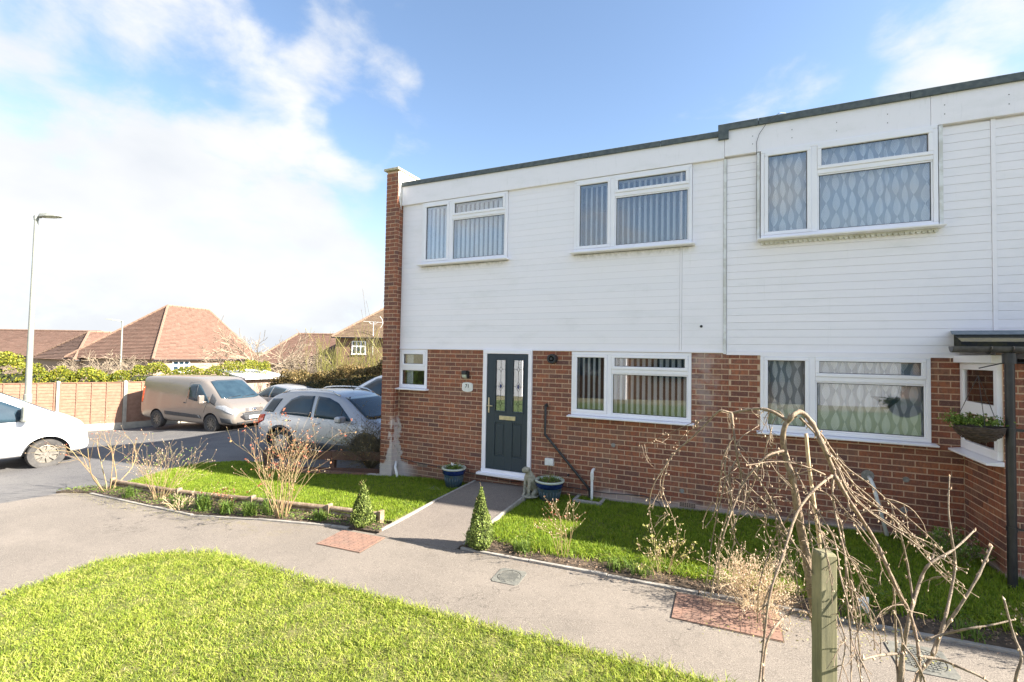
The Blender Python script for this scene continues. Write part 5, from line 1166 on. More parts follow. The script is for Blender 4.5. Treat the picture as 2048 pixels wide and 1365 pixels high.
def house_bg(label, loc, rz, L_, W_, eave, ridge_z, rl, m, wallm, group='tiled houses beyond the fence', over=.35, windows=(), ro=0, wallside=None, gable=False):
    t = thing('house', label, 'house', loc, rz, group, world=False)
    part('wall', MB().box(-L_/2, L_/2, -W_/2, W_/2, 0, eave), wallm, t)
    a, b = L_/2+over, W_/2+over; e = [(-a, -b, eave-.1), (a, -b, eave-.1), (a, b, eave-.1), (-a, b, eave-.1)]; r0, r1 = (-rl/2+ro, 0, ridge_z), (rl/2+ro, 0, ridge_z)
    part('roof', hip_roof(MB(), e, (r0, r1)), m, t)
    rows = max(8, int((ridge_z-eave)*8)); roof_tiles(t, (e[0], e[1], r1, r0), rows, m, int(L_*1.6)); roof_tiles(t, (e[1], e[2], r1, r1), rows, m, int(W_*1.2)); roof_tiles(t, (e[3], e[0], r0, r0), rows, m, int(W_*1.2))
    mb = MB(); V3 = Vector
    for p, q in ((e[0], r0), (e[1], r1), (e[2], r1), (e[3], r0), (r0, r1)):
        p, q = V3(p), V3(q); n = max(3, int((q-p).length/.45))
        for i in range(n): mb.tube([p.lerp(q, i/n)+V3((0, 0, .05)), p.lerp(q, (i+.96)/n)+V3((0, 0, .07))], [.13, .11], 6)
    part('ridge_tiles', mb, 'ridge', t)
    part('gutter', MB().box(-a, a, -b-.08, -b, eave-.16, eave-.06), 'blackpl', t)
    for (x, z, w_, h) in windows:
        f = part('window', MB().box(x-w_/2, x+w_/2, -W_/2-.06, -W_/2+.02, z, z+h), 'upvc', t)
        k = 3 if w_ > 1 else 2
        for i in range(k):
            pw = (w_-.12)/k
            for jj in range(2): part('pane', MB().box(x-w_/2+.06+i*pw+.06, x-w_/2+.06+(i+1)*pw-.06, -W_/2-.075, -W_/2-.05, z+.08+jj*h*.62, z+(.55 if jj == 0 else .94)*h), 'carglass', f)
        part('sill', MB().box(x-w_/2-.05, x+w_/2+.05, -W_/2-.12, -W_/2, z-.07, z), 'upvc', f)
    return t
def at_g(u, v, d): p = at(u, v, d); return p
# big steep-roofed bungalow: front eave from px 305 to ~480 at depth 40
RZ = math.radians(25)
def hb_place(u0, u1, veave, d):
    a = at(u0, veave, d); b = at(u1, veave, d); return a, b
h1 = house_bg('bungalow with the tallest steep orange tiled roof behind the tan van', (-50.95, 28.21, FG), math.radians(99.5), 11.0, 9.9, 2.26, 7.38, 4.6, 'roof1', 'farpink', windows=[(-3.0, 1.0, 1.7, 1.05)], ro=1.72)
h2 = house_bg('low hipped tiled roof left of the tallest roof', (-58.0, 25.5, FG), math.radians(87), 6.8, 8.9, 2.05, 4.65, 2.7, 'roof1', 'farpink', ro=.32)
c = at(-60, 724, 52)
h3 = house_bg('long low tiled roof at the far left edge', (c.x-4, c.y+5, FG), math.radians(22), 30, 9, 2.1, 5.1, 22, 'roof1', 'farpink')
c = at(610, 722, 50)
h4 = house_bg('small reddish tiled roof beside the two storey house', (c.x-.6, c.y+3.2, FG), math.radians(24), 11, 9, 1.9, 5.05, 6.2, 'roof1', 'farpink')
c = at(745, 677, 46)
h5 = house_bg('two storey brown brick house with a brown tiled roof and aerial', (c.x+1.5, c.y+4.6, FG), math.radians(25), 13.0, 9.0, 4.62, 8.75, 3.2, 'roof2', 'farbrick', windows=[(-4.3, 2.95, 1.35, 1.25)], ro=.2)
part('aerial', MB().tube([(-2.9, -4.7, 2.9), (-2.9, -4.7, 6.0)], .03, 6).tube([(-3.9, -4.7, 6.1), (-1.8, -4.7, 6.0)], .02, 5).tube([(-2.3, -4.7, 6.6), (-2.05, -4.7, 6.3), (-2.0, -4.7, 5.9), (-2.2, -4.7, 5.5)], .02, 5).tube([(-3.3, -4.7, 6.0), (-3.1, -4.7, 5.85), (-2.7, -4.7, 5.85), (-2.5, -4.7, 6.05)], .02, 5), 'white', h5)
part('porch', MB().box(.2, 3.0, -6.0, -4.5, 0, 2.6), 'farbrick', h5); part('porch_roof', MB().box(.1, 3.1, -6.1, -4.5, 2.6, 2.75), 'lead', h5); part('fascia_board', MB().box(.1, 3.1, -6.13, -6.1, 2.15, 2.6), 'white', h5)
# pale shed roof behind the van
sg = at(505, 752, 23.5)
sh_ = thing('garden_shed', 'shed with a pale sloping roof showing above the fence behind the tan van', 'shed', (sg.x, sg.y, FG), math.radians(-10), None, world=False)
part('wall', MB().box(-1.3, 1.3, -.9, .9, 0, 1.7), 'farpink', sh_); part('roof', MB().add([(-1.6, -1.1, 2.05), (1.6, -1.1, 1.75), (1.6, 1.1, 1.75), (-1.6, 1.1, 2.05), (-1.6, -1.1, 2.13), (1.6, -1.1, 1.83), (1.6, 1.1, 1.83), (-1.6, 1.1, 2.13)], [(0, 3, 2, 1), (4, 5, 6, 7), (0, 1, 5, 4), (1, 2, 6, 5), (2, 3, 7, 6), (3, 0, 4, 7)]), 'white', sh_)

# ---------------------------------------------------------------- hedges
o_ = dL.cross(Vector((0, 0, 1)))
back = Vector((-dL.y, dL.x, 0)); back = back if back.dot(Vector((-1, .5, 0))) > 0 else -back
hp = [tuple((p+back*1.3)[:2]) for p in (line1[0]-(line1[1]-line1[0])*.5, line1[2], line1[4], line1[5], line1[6])]
def hh1(t): return [3.35, 3.3, 3.0, 2.62, 2.55][min(4, int(t))]*(1-(t % 1))+[3.35, 3.3, 3.0, 2.62, 2.55, 2.55][min(5, int(t)+1)]*(t % 1)
hedge_obj('hedge', hp, 1.3, hh1, -.32, 30000, .095, M['hedge'], 'golden green leafy hedge rising above the left run of the fence', 'hedge', .16)
e0 = p248+back*1.6; hp2 = [tuple(e0[:2]), tuple((Vector(e0)+Vector((1.2, 2.6, 0)))[:2]), tuple((Vector(e0)+Vector((2.2, 5.0, 0)))[:2])]
hedge_obj('hedge', hp2, 1.0, 2.65, -.20, 12000, .085, M['hedge'], 'lower yellow tipped hedge behind the tan van', 'hedge', .18)
da = at(560, 745, 21); db = at(775, 735, 17.5); dc = at(900, 735, 16)
hedge_obj('hedge', [tuple(da[:2]), tuple(db[:2]), tuple(dc[:2])], 1.4, 1.85, .0, 22000, .085, M['beech'], 'dark brown green hedge behind the silver cars', 'hedge', .16)
for i, (u, v, d, s_, lab) in enumerate(((193, 757, 20.2, .30, 'blue green conifer bush at the fence top left of the van'), (216, 760, 19.9, .20, 'small blue green conifer bush nearest the fence post'))):
    p = at(u, v, d); P = leafcloud(None, None, [tuple(p)], [(s_, s_, s_)], 1800, .05); V, T = leaves(P, .06)
    t = thing('conifer_bush', lab, 'bush', (p.x, p.y, -3)); part('foliage', npmesh('foliage', V, T), 'blue_leaf', t); part('stem', MB().tube([(p.x, p.y, -3.0), (p.x, p.y, p.z)], .03, 6), 'bark2', t)

# ---------------------------------------------------------------- twiggy plants
def grow(tw, p, d, ln, r, depth, spread=.5, nseg=5, kids=(2, 4), grav=0., taper=.55, tips=None, wob=.18, shrink=.62, nsides=4, kfrom=.3, minr=.0012):
    """recursive branch into MB tw"""
    pts = [p.copy()]; rad = [r]; dd = d.normalized()
    for i in range(nseg):
        dd = (dd+Vector((random.gauss(0, wob), random.gauss(0, wob), random.gauss(0, wob)+grav))*.5).normalized()
        pts.append(pts[-1]+dd*ln/nseg); rad.append(max(minr, r*(1-(1-taper)*(i+1)/nseg)))
    tw.tube(pts, rad, nsides, cap=False)
    if tips is not None: tips.append((pts[-1], dd, depth))
    if depth <= 0: return
    for k in range(random.randint(*kids)):
        f = random.uniform(kfrom, 1); i = min(nseg-1, int(f*nseg)); q = pts[i].lerp(pts[i+1], f*nseg-i)
        base = (pts[i+1]-pts[i]).normalized(); side = base.orthogonal().normalized(); side.rotate(Matrix.Rotation(random.uniform(0, 2*PI), 3, base))
        nd = (base+side*random.uniform(.5, 1.)*spread*2).normalized()
        grow(tw, q, nd, ln*shrink*random.uniform(.7, 1.15), rad[i]*.66, depth-1, spread, max(3, nseg-1), kids, grav, taper, tips, wob, shrink, nsides, kfrom, minr)
def spurs(mb, pts, rads, step=.06, ln=.02, r=.0026, buds=None):
    for i in range(len(pts)-1):
        a, b = pts[i], pts[i+1]; L_ = (b-a).length; n = max(0, int(L_/step+random.random()))
        for k in range(n):
            q = a.lerp(b, random.random()); dirn = (b-a).normalized(); s = dirn.orthogonal().normalized(); s.rotate(Matrix.Rotation(random.uniform(0, 2*PI), 3, dirn)); d = (s+dirn*.7).normalized(); l = ln*random.uniform(.4, 1.6)
            mb.tube([q, q+d*l*.45, q+(d+dirn*.5).normalized()*l*.9], [r*1.2, r, r*1.1], 5, cap=False)
            if buds is not None: buds.append(q+d*l)
def bud_mesh(pts, s=.005):
    mb = MB()
    for q in pts:
        r = s*random.uniform(.7, 1.3); q = Vector(q); mb.add([q+Vector(v)*r for v in ((.8, 0, 0), (-.8, 0, 0), (0, .8, 0), (0, -.8, 0), (random.uniform(-1, 1), random.uniform(-1, 1), 1.9), (0, 0, -1.3))], [(0, 2, 4), (2, 1, 4), (1, 3, 4), (3, 0, 4), (2, 0, 5), (1, 2, 5), (3, 1, 5), (0, 3, 5)])
    return mb
def rose(name, x, y, h, spread, nst, label, depth=2, stem='rosestem', leafn=60, leafm_='redleaf', lean=(0, 0), seed=1, r=.008, group=None, leafs=.035, cat='shrub', wob=.14, kids=(2, 3), dens=1.0):
    random.seed(seed); g = g3(x, y); tw = MB(); tips = []
    for i in range(nst):
        a = 2*PI*i/nst+random.uniform(-.5, .5); tl = random.uniform(.15, 1)*spread; d = Vector((math.cos(a)*tl+lean[0], math.sin(a)*tl+lean[1], 1)).normalized()
        grow(tw, g+Vector((math.cos(a)*.05, math.sin(a)*.05, -.02)), d, h*random.uniform(.55, .8), r*.72*random.uniform(.7, 1.2), depth, .42, 7, kids, .03, .5, tips, wob*1.15, .55, 5, .45)
    t = thing(name, label, cat, tuple(g), 0, group); part('stems', tw, stem, t, smooth=True)
    part('buds', bud_mesh([p for p, d, k in tips], .006), 'bud', t)
    if leafn:
        P = [tuple(p+Vector((random.gauss(0, .018), random.gauss(0, .018), random.gauss(0, .018)))) for p, d, k in [random.choice(tips) for _ in range(leafn)]]
        V, T = leaves(np.array(P), leafs); part('leaves', npmesh('leaves', V, T), leafm_, t)
    return t
rose('rose_bush', -10.05, 4.62, 1.40, .68, 6, 'tall sparse rose bush at the road end of the left bed', 2, seed=4, r=.014, leafn=50, leafs=.03, wob=.2, group='rose bushes in the front beds')
rose('rose_bush', -8.6, 4.66, .98, .8, 22, 'dense green stemmed rose bush behind the timber edging', 2, seed=8, leafn=160, r=.006, leafm_='bedgreen', leafs=.03, group='rose bushes in the front beds')
rose('rose_bush', -7.10, 4.70, .40, .5, 6, 'small leafy rose bush left of the largest rose', 2, seed=12, leafn=70, r=.006, group='rose bushes in the front beds')
rose('rose_bush', -5.92, 4.86, 1.42, .52, 22, 'largest rose bush, a fan of pale stems with red tips in the left bed', 2, seed=21, leafn=260, r=.0085, leafs=.04, group='rose bushes in the front beds', lean=(.02, 0))
rose('rose_bush', -1.72, 5.18, .62, .40, 9, 'thin pinkish rose bush on the lawn edge right of the path', 2, seed=31, leafn=70, r=.0045, leafs=.025, group='rose bushes in the front beds')
rose('rose_bush', -.62, 5.10, .52, .62, 10, 'yellow green budding rose bush before the shaded lawn', 2, seed=37, leafn=240, r=.0045, leafm_='willow', leafs=.028, group='rose bushes in the front beds')
rose('dead_shrub', -7.75, 4.52, .30, 1.3, 8, 'low dead woody shrub sprawling over the bed edge', 2, 'straw', seed=41, leafn=0, r=.010)
rose('dry_shrub', .20, 4.88, .50, 1.15, 74, 'mass of dry straw coloured stems spilling onto the red pavers', 2, 'straw', seed=43, leafn=420, leafm_='litter', leafs=.022, r=.0035, wob=.4, kids=(2, 4))
rose('twiggy_shrub', .62, 5.25, .55, .6, 10, 'grey twiggy shrub behind the dry stems', 2, 'twig', seed=45, leafn=120, leafm_='bedgreen', leafs=.02, r=.003)
rose('twiggy_shrub', 2.15, 6.55, .36, .9, 16, 'low green shrub at the foot of the porch wall', 2, 'bark2', seed=47, leafn=900, leafm_='bedgreen', leafs=.035, r=.003)
rose('twiggy_shrub', 2.35, 4.98, .42, .9, 12, 'yellow flowered shrub at the right edge', 2, 'rosestem', seed=49, leafn=260, leafm_='willow', leafs=.018, r=.003)
# dark arching shrub by the house corner
random.seed(5); tw = MB(); tips = []; cx, cy = at(742, 918, 9.35)[:2]; g = g3(cx, cy)
for i in range(70):
    a = random.uniform(0, 2*PI); tl = random.uniform(.2, .9); grow(tw, g, Vector((math.cos(a)*tl, math.sin(a)*tl, 1)), random.uniform(.55, .95), .009, 2, .55, 6, (3, 5), -.10, .4, tips, .16, .6, 4, .2)
t = thing('arching_shrub', 'dark arching twiggy shrub over the low brown rails by the house corner', 'shrub', tuple(g)); part('stems', tw, 'darktwig' if 'darktwig' in M else 'bark2', t)
M['darktwig'] = simple('dark_twigs', (.085, .07, .045), (.13, .11, .06), 9, .9); t.children[0].data.materials[0] = M['darktwig']
V, T = leaves(np.array([tuple(p+Vector((random.gauss(0, .03),)*3)) for p, d, k in tips]), .03); part('leaves', npmesh('leaves', V, T), 'beech', t)
# two clipped cones
def cone(x, y, h, r, label, seed):
    rg = np.random.default_rng(seed); n = 5200; z = 1-np.sqrt(rg.uniform(0, 1, n)); a = rg.uniform(0, 2*PI, n)
    f = np.clip(z*3.2+.62, 0, 1)*(1-z**1.25)+.02; bump_ = 1+.10*np.sin(a*3+z*9+seed)+.07*np.sin(a*7-z*13)
    rr = r*f*bump_*rg.uniform(.80, 1.06, n); g = g3(x, y, .02); P = np.stack([x+rr*np.cos(a), y+rr*np.sin(a), g.z+.02+z*h], 1); V, T = leaves(P, .026, asp=.6)
    t = thing('clipped_cone', label, 'topiary', tuple(g), 0, 'clipped cones either side of the path'); part('foliage', npmesh('foliage', V, T), 'box', t)
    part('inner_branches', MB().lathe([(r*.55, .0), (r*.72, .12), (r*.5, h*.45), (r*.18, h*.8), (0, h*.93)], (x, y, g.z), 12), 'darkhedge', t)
    tt = MB(); 
    for _ in range(26): aa = random.uniform(0, 2*PI); zz = random.random(); q = Vector((x+r*.7*(1-zz)*math.cos(aa), y+r*.7*(1-zz)*math.sin(aa), g.z+zz*h)); tt.tube([q, q+Vector((math.cos(aa)*.05, math.sin(aa)*.05, .06))], .0015, 3)
    part('shoots', tt, 'rosestem', t)
cone(-2.72, 5.03, .72, .165, 'clipped box cone at the right edge of the path', 3); cone(-4.56, 5.03, .60, .160, 'clipped box cone left of the path by the red pavers', 5)
random.seed(77)
# strap-leaved clumps in the bed
def clump(x, y, n, h, label, m='bedgreen', wd=.010, group='green clumps in the beds', spread=.5):
    V = []; T = []; g = g3(x, y, .02); n = int(n*1.8)
    for i in range(n):
        a = random.uniform(0, 2*PI); l = h*random.uniform(.6, 1.1); s = random.uniform(.1, spread); b = g+Vector((random.gauss(0, .055), random.gauss(0, .04), 0)); d = Vector((math.cos(a), math.sin(a), 0)); w_ = Vector((-d.y, d.x, 0))*wd; k = len(V)
        for f in (0, .35, .7, 1): q = b+d*l*s*f*f+Vector((0, 0, l*f*(1-.25*f*s))); ww = w_*(1-f*f*.9); V += [tuple(q-ww), tuple(q+ww)]
        T += [(k+2*j, k+2*j+1, k+2*j+3, k+2*j+2) for j in range(3)]
    me = npmesh('leaves', V, T); t = thing('plant_clump', label, 'plant', tuple(g), 0, group); part('leaves', me, m, t); return t
for (x, y, n, h, lab) in ((-9.25, 4.55, 60, .20, 'bright green tuft between the two left roses'), (-8.0, 4.62, 70, .20, 'grassy tuft beside the dead shrub'), (-7.35, 4.62, 60, .26, 'broad leaved clump left of the small rose'), (-6.85, 4.66, 50, .22, 'second broad leaved clump beside the small rose'), (-6.45, 4.74, 110, .22, 'low green cushion at the foot of the largest rose'), (-6.25, 4.86, 26, .34, 'upright blue green spears behind the green cushion'), (-5.3, 4.98, 80, .16, 'thin grassy patch between largest rose and cone'), (-2.86, 5.05, 12, .16, 'sprouting bulb leaves at the path corner'), (-2.2, 5.12, 70, .15, 'yellow green tuft right of the cone'), (-1.1, 5.12, 40, .14, 'green tuft at the middle of the right bed'), (-.85, 5.08, 40, .16, 'grey leaved clump beside the budding rose'), (1.0, 4.99, 70, .13, 'bright green spreading clump right of the dry stems'), (1.75, 5.06, 50, .12, 'green tuft behind the timber stake')):
    clump(x, y, n, h, lab, wd=.012 if 'broad' in lab else .005, spread=.9)
# ground litter
def litter(name, poly, n, size, m, dz=.03, kind='stuff', up=None):
    xs = [p[0] for p in poly]; ys = [p[1] for p in poly]; x = rng.uniform(min(xs), max(xs), n); y = rng.uniform(min(ys), max(ys), n); k = inpoly(x, y, poly); x, y = x[k], y[k]
    P = np.stack([x, y, GZV(x, y)+dz+rng.uniform(0, .03, len(x))], 1); V, T = leaves(P, size, up=up); V2 = V.reshape(-1, 4, 3); V2[:, :, 2] = P[:, None, 2]+(V2[:, :, 2]-P[:, None, 2])*.45
    o = link(name, npmesh(name, V2.reshape(-1, 3), T), m); tag(o, kind=kind); return o
tag(litter('leaf_litter', BED1, 5200, .028, 'litter'), 'brown leaf litter strewn over the left rose bed', 'leaf litter')
tag(litter('leaf_litter', BED2, 7000, .026, 'litter'), 'brown leaf litter strewn over the right bed by the kerb', 'leaf litter')
tag(litter('ground_cover', BED1, 9000, .036, 'bedgreen', .04), 'small green weeds spread over the left bed', 'weeds')
tag(litter('ground_cover', [(-2.9, 5.2), (6, 5.25), (6, 5.5), (-2.9, 5.6)], 6000, .036, 'bedgreen', .04), 'small green weeds where the right bed meets the lawn', 'weeds')
tag(litter('moss', [(-10.8, 4.2), (-9, 4.1), (-6.5, 4.35), (-6.5, 4.6), (-8, 4.44), (-10.3, 4.44)], 1500, .015, 'willow', .004), 'yellow moss along the pavement edge of the left bed', 'moss')
tag(litter('moss', [(-2.9, 4.86), (6, 4.9), (6, 4.97), (-2.9, 4.94)], 1200, .014, 'litter', .004), 'dry crumbs along the right hand kerb', 'debris')
tag(litter('weeds', [(-.2, 4.25), (1.5, 4.45), (1.5, 4.98), (.6, 4.96), (-.2, 4.5)], 420, .020, 'willow', .012), 'yellow weeds and crumbs on the pavement by the red pavers', 'weeds')

# ---------------------------------------------------------------- covers in the pavement
def paver_patch(cx, cy, w_, h, nx, ny, rz, label):
    t = thing('paved_cover', label, 'paving', (cx, cy, gz(cx, cy)), rz, 'red paved covers in the pavement', world=False)
    sx, sy = .027, .034; slots = MB(); X, Y = w_/nx, h/ny
    def zz(x, y): c, s = math.cos(rz), math.sin(rz); return sx*(x*c-y*s)+sy*(x*s+y*c)
    part('bedding', MB().add([(-w_/2-.004, -h/2-.004, zz(-w_/2, -h/2)+.004), (w_/2+.01, -h/2-.01, zz(w_/2, -h/2)+.004), (w_/2+.01, h/2+.01, zz(w_/2, h/2)+.004), (-w_/2-.01, h/2+.01, zz(-w_/2, h/2)+.004)], [(0, 1, 2, 3)]), 'litterbed', t)
    me = MB().box(-.5, .5, -.5, .5, 0, 1).mesh('paver'); me.materials.append(M['paver'])
    for i in range(nx):
        for j in range(ny):
            x, y = -w_/2+(i+.5)*X, -h/2+(j+.5)*Y; o = bpy.data.objects.new('paver', me); COL.objects.link(o); o.parent = t; o.location = (x, y, zz(x, y)+.002); o.scale = (X-.002, Y-.002, .008+random.uniform(0, .001)); o.rotation_euler = (math.atan(sy), -math.atan(sx), 0)
            for (a, b) in ((0, 0),):
                xx, yy = x+a*X, y+b*Y; slots.obox((xx, yy, zz(xx, yy)+.0085), (.018, .005*(1 if (i+j) % 2 else -1), 0), (-.001, .006, 0), (0, 0, .006))
    part('slots', slots, 'darkslot', t)
paver_patch(-4.37, 4.62, .70, .46, 9, 6, math.radians(1), 'red perforated paver cover at the pavement end of the garden path')
paver_patch(-.03, 4.665, .86, .46, 11, 6, math.radians(0), 'red perforated paver cover under the dry straw coloured stems')
def manhole(cx, cy, r, label):
    z = gz(cx, cy); t = thing('manhole_cover', label, 'manhole cover', (cx, cy, z), math.radians(2), 'round iron covers in the pavement', world=False); tilt = (math.atan(.034), -math.atan(.027), 0)
    fr = MB(); s = r*1.22
    K = 28; vs = [(r*1.02*math.cos(2*PI*k/K), r*1.02*math.sin(2*PI*k/K), .007) for k in range(K)]
    sq = []
    for k in range(K):
        c_, s_ = math.cos(2*PI*k/K), math.sin(2*PI*k/K); q = s/max(abs(c_), abs(s_)); sq.append((q*c_, q*s_, .007))
    fr.add(vs+sq+[(x, y, -.01) for x, y, _ in sq], [(k, (k+1) % K, K+(k+1) % K, K+k)[::-1] for k in range(K)]+[(K+k, K+(k+1) % K, 2*K+(k+1) % K, 2*K+k)[::-1] for k in range(K)])
    o = part('cover_frame', fr, 'iron', t); o.rotation_euler = tilt
    o = part('lid', MB().lathe([(r*.97, -.01), (r*.97, .006), (0, .006)], (0, 0, 0), 28), 'iron', t); o.rotation_euler = tilt
    tr_ = MB()
    for i in range(-5, 6):
        for j in range(-5, 6):
            x, y = i*r*.17, j*r*.17
            if math.hypot(x, y) < r*.86: tr_.box(x-r*.06, x+r*.06, y-r*.06, y+r*.06, .005, .0105)
    o = part('tread', tr_, 'iron', t); o.rotation_euler = tilt; o['kind'] = 'stuff'
manhole(-2.11, 4.56, .125, 'round iron cover in the middle of the pavement'); manhole(1.32, 4.60, .15, 'round iron cover behind the bare twigs at the right')

# ---------------------------------------------------------------- pots and statue
def pot(x, y, z, h, r, label, seed):
    random.seed(seed); t = thing('flower_pot', label, 'flower pot', (x, y, z), 0, 'blue glazed pots beside the front door')
    part('pot_body', MB().lathe([(0, 0), (r*.58, 0), (r*.60, .02), (r*.84, h*.62), (r*.86, h*.66)], (x, y, z), 36, rib=lambda i, j: (.02*math.cos(j*PI) if i in (2,) else 0)), 'greyglaze', t, smooth=True)
    rb = MB()
    for k in range(22): a = 2*PI*k/22; c_, s_ = math.cos(a), math.sin(a); rb.tube([(x+r*.62*c_, y+r*.62*s_, z+.02), (x+r*.80*c_, y+r*.80*s_, z+h*.52)], .008, 5)
    part('flutes', rb, 'greyglaze', t, smooth=True)
    part('blue_band', MB().lathe([(r*.86, h*.66), (r*.95, h*.70), (r*.985, h*.90)], (x, y, z), 36), 'blueglaze', t, smooth=True)
    part('rim', MB().lathe([(r*.98, h*.90), (r*1.03, h*.925), (r*1.03, h*.985), (r*.98, h), (r*.88, h*.985), (r*.86, h*.9)], (x, y, z), 36), 'rimglaze', t, smooth=True)
    part('soil', MB().lathe([(r*.87, h*.9), (r*.4, h*.93), (0, h*.94)], (x, y, z), 20), 'soil', t)
    P = [(x+random.gauss(0, r*.38), y+random.gauss(0, r*.38), z+h*.95+abs(random.gauss(0, .03))) for _ in range(420)]; V, T = leaves(np.array(P), .028); part('plants', npmesh('plants', V, T), 'bedgreen', t)
    tw = MB()
    for _ in range(9): grow(tw, Vector((x+random.gauss(0, r*.3), y+random.gauss(0, r*.3), z+h*.93)), Vector((random.gauss(0, .35), random.gauss(0, .35), 1)), random.uniform(.08, .2), .0025, 1, .5, 4, (1, 2), -.02)
    part('twigs', tw, 'rosestem', t)
    return t
pt = pot(-4.32, 6.98, g3(-4.32, 6.98).z+.04, .335, .205, 'blue glazed pot standing left of the front door', 3)
part('flower', bud_mesh([(-4.32, 6.93, pt.location.z+.375), (-4.30, 6.92, pt.location.z+.385), (-4.34, 6.94, pt.location.z+.38)], .02), 'white', pt)
pot(-2.54, 6.93, g3(-2.54, 6.93).z+.01, .345, .225, 'blue glazed pot standing right of the front door beside the statue', 5)
# paving slab under the left pot
tag(link('slab', MB().box(-4.68, -4.12, 6.72, 7.18, gz(-4.4, 6.9)-.03, gz(-4.4, 6.9)+.028).mesh('slab'), 'concrete', bevel=.006), 'pale worn slab under the left blue pot', 'slab')
# seated stone animal
sx_, sy_ = -2.84, 6.86; sz_ = gz(-2.84, 6.86)+.09
t = thing('dog_statue', 'weathered stone statue of a seated dog at the right side of the doorstep', 'statue', (sx_, sy_, sz_), math.radians(250), None, world=False)
def skin_obj(name, verts, edges, radii, m, parent, sub=2, root=0):
    me = bpy.data.meshes.new(name); me.from_pydata(verts, edges, []); o = bpy.data.objects.new(name, me); COL.objects.link(o)
    sk = o.modifiers.new('skin', 'SKIN'); s2 = o.modifiers.new('s', 'SUBSURF'); s2.levels = sub; s2.render_levels = sub
    for i, r in enumerate(radii): me.skin_vertices[0].data[i].radius = r if isinstance(r, tuple) else (r, r)
    me.skin_vertices[0].data[root].use_root = True
    bpy.context.view_layer.update(); m2 = bpy.data.meshes.new_from_object(o.evaluated_get(bpy.context.evaluated_depsgraph_get())); bpy.data.objects.remove(o)
    m2.name = name; return part(name, m2, m, parent, smooth=True)
vs = [(-.10, 0, .09), (-.05, 0, .17), (.0, 0, .25), (.03, 0, .32), (.07, 0, .375), (.13, 0, .375), (.175, 0, .36),      # rump..chest..neck..head..muzzle
      (-.09, .075, .07), (-.0, .085, .05), (.05, .08, .018), (-.09, -.075, .07), (-.0, -.085, .05), (.05, -.08, .018),    # haunches/feet
      (.055, .05, .23), (.075, .045, .11), (.085, .045, .02), (.12, .045, .015), (.055, -.05, .23), (.075, -.045, .11), (.085, -.045, .02), (.12, -.045, .015),
      (-.17, 0, .03), (-.2, .05, .02)]
ed = [(0, 1), (1, 2), (2, 3), (3, 4), (4, 5), (5, 6), (0, 7), (7, 8), (8, 9), (0, 10), (10, 11), (11, 12), (2, 13), (13, 14), (14, 15), (15, 16), (2, 17), (17, 18), (18, 19), (19, 20), (0, 21), (21, 22)]
rd = [.085, .085, .075, .052, .05, .048, .026, .055, .035, .026, .055, .035, .026, .03, .024, .022, .02, .03, .024, .022, .02, .02, .014]
so2 = skin_obj('statue_body', vs, ed, rd, 'stone', t)
part('ear', MB().add([(.055, .035, .41), (.085, .05, .40), (.07, .065, .345), (.05, .06, .35), (.07, .03, .40)], [(0, 1, 2, 3), (0, 4, 1), (1, 4, 2)]), 'stone', t); part('ear', MB().add([(.055, -.035, .41), (.085, -.05, .40), (.07, -.065, .345), (.05, -.06, .35), (.07, -.03, .40)], [(3, 2, 1, 0), (0, 1, 4), (1, 2, 4)]), 'stone', t)
part('base', MB().lathe([(0, 0), (.15, 0), (.15, .015), (0, .02)], (.0, 0, 0), 16), 'stone', t)
t.scale = (1.0, 1.0, 1.12)
# hanging basket
bx, by, bz = 2.235, BYF-.20, -.62
hb_ = thing('hanging_basket', 'dark wicker hanging basket of small plants beside the porch window', 'basket', (bx, by, bz)); random.seed(9)
R_ = .185; mb = MB().lathe([(0, -.155), (R_*.45, -.14), (R_*.78, -.09), (R_*.97, -.03), (R_, 0), (R_*.96, 0), (R_*.7, -.06), (0, -.1)], (bx, by, bz), 28); part('bowl', mb, 'wicker', hb_, smooth=True)
wk = MB()
for k in range(11):
    zz = -.150+k*.0148; rr = R_*math.sqrt(max(.05, 1-((zz)/-.158)**2))*1.01; wk.tube([(bx+rr*(1+.02*math.sin(9*a+k))*math.cos(a), by+rr*(1+.02*math.sin(9*a+k))*math.sin(a), bz+zz+.004*math.sin(a*7+k*2)) for a in np.linspace(0, 2*PI, 37)], .0055, 4)
part('weave', wk, 'wicker', hb_, smooth=True)
ch = MB()
for a in (.4, 2.5, 4.6): ch.tube([(bx+R_*math.cos(a), by+R_*math.sin(a), bz), (bx, by, bz+.50)], .003, 4)
part('chain', ch, 'blackpl', hb_)
P = [(bx+random.gauss(0, R_*.5), by+random.gauss(0, R_*.45), bz+.02+abs(random.gauss(0, .035))) for _ in range(900)]+[(bx-.15+random.gauss(0, .05), by+random.gauss(0, .05), bz+.05+random.gauss(0, .035)) for _ in range(500)]
V, T = leaves(np.array(P), .026); part('plants', npmesh('plants', V, T), 'bedgreen', hb_)
part('flowers', bud_mesh([(bx+random.uniform(-.16, .12), by+random.gauss(0, .06), bz+.07+random.random()*.03) for _ in range(16)], .010), 'bud', hb_)

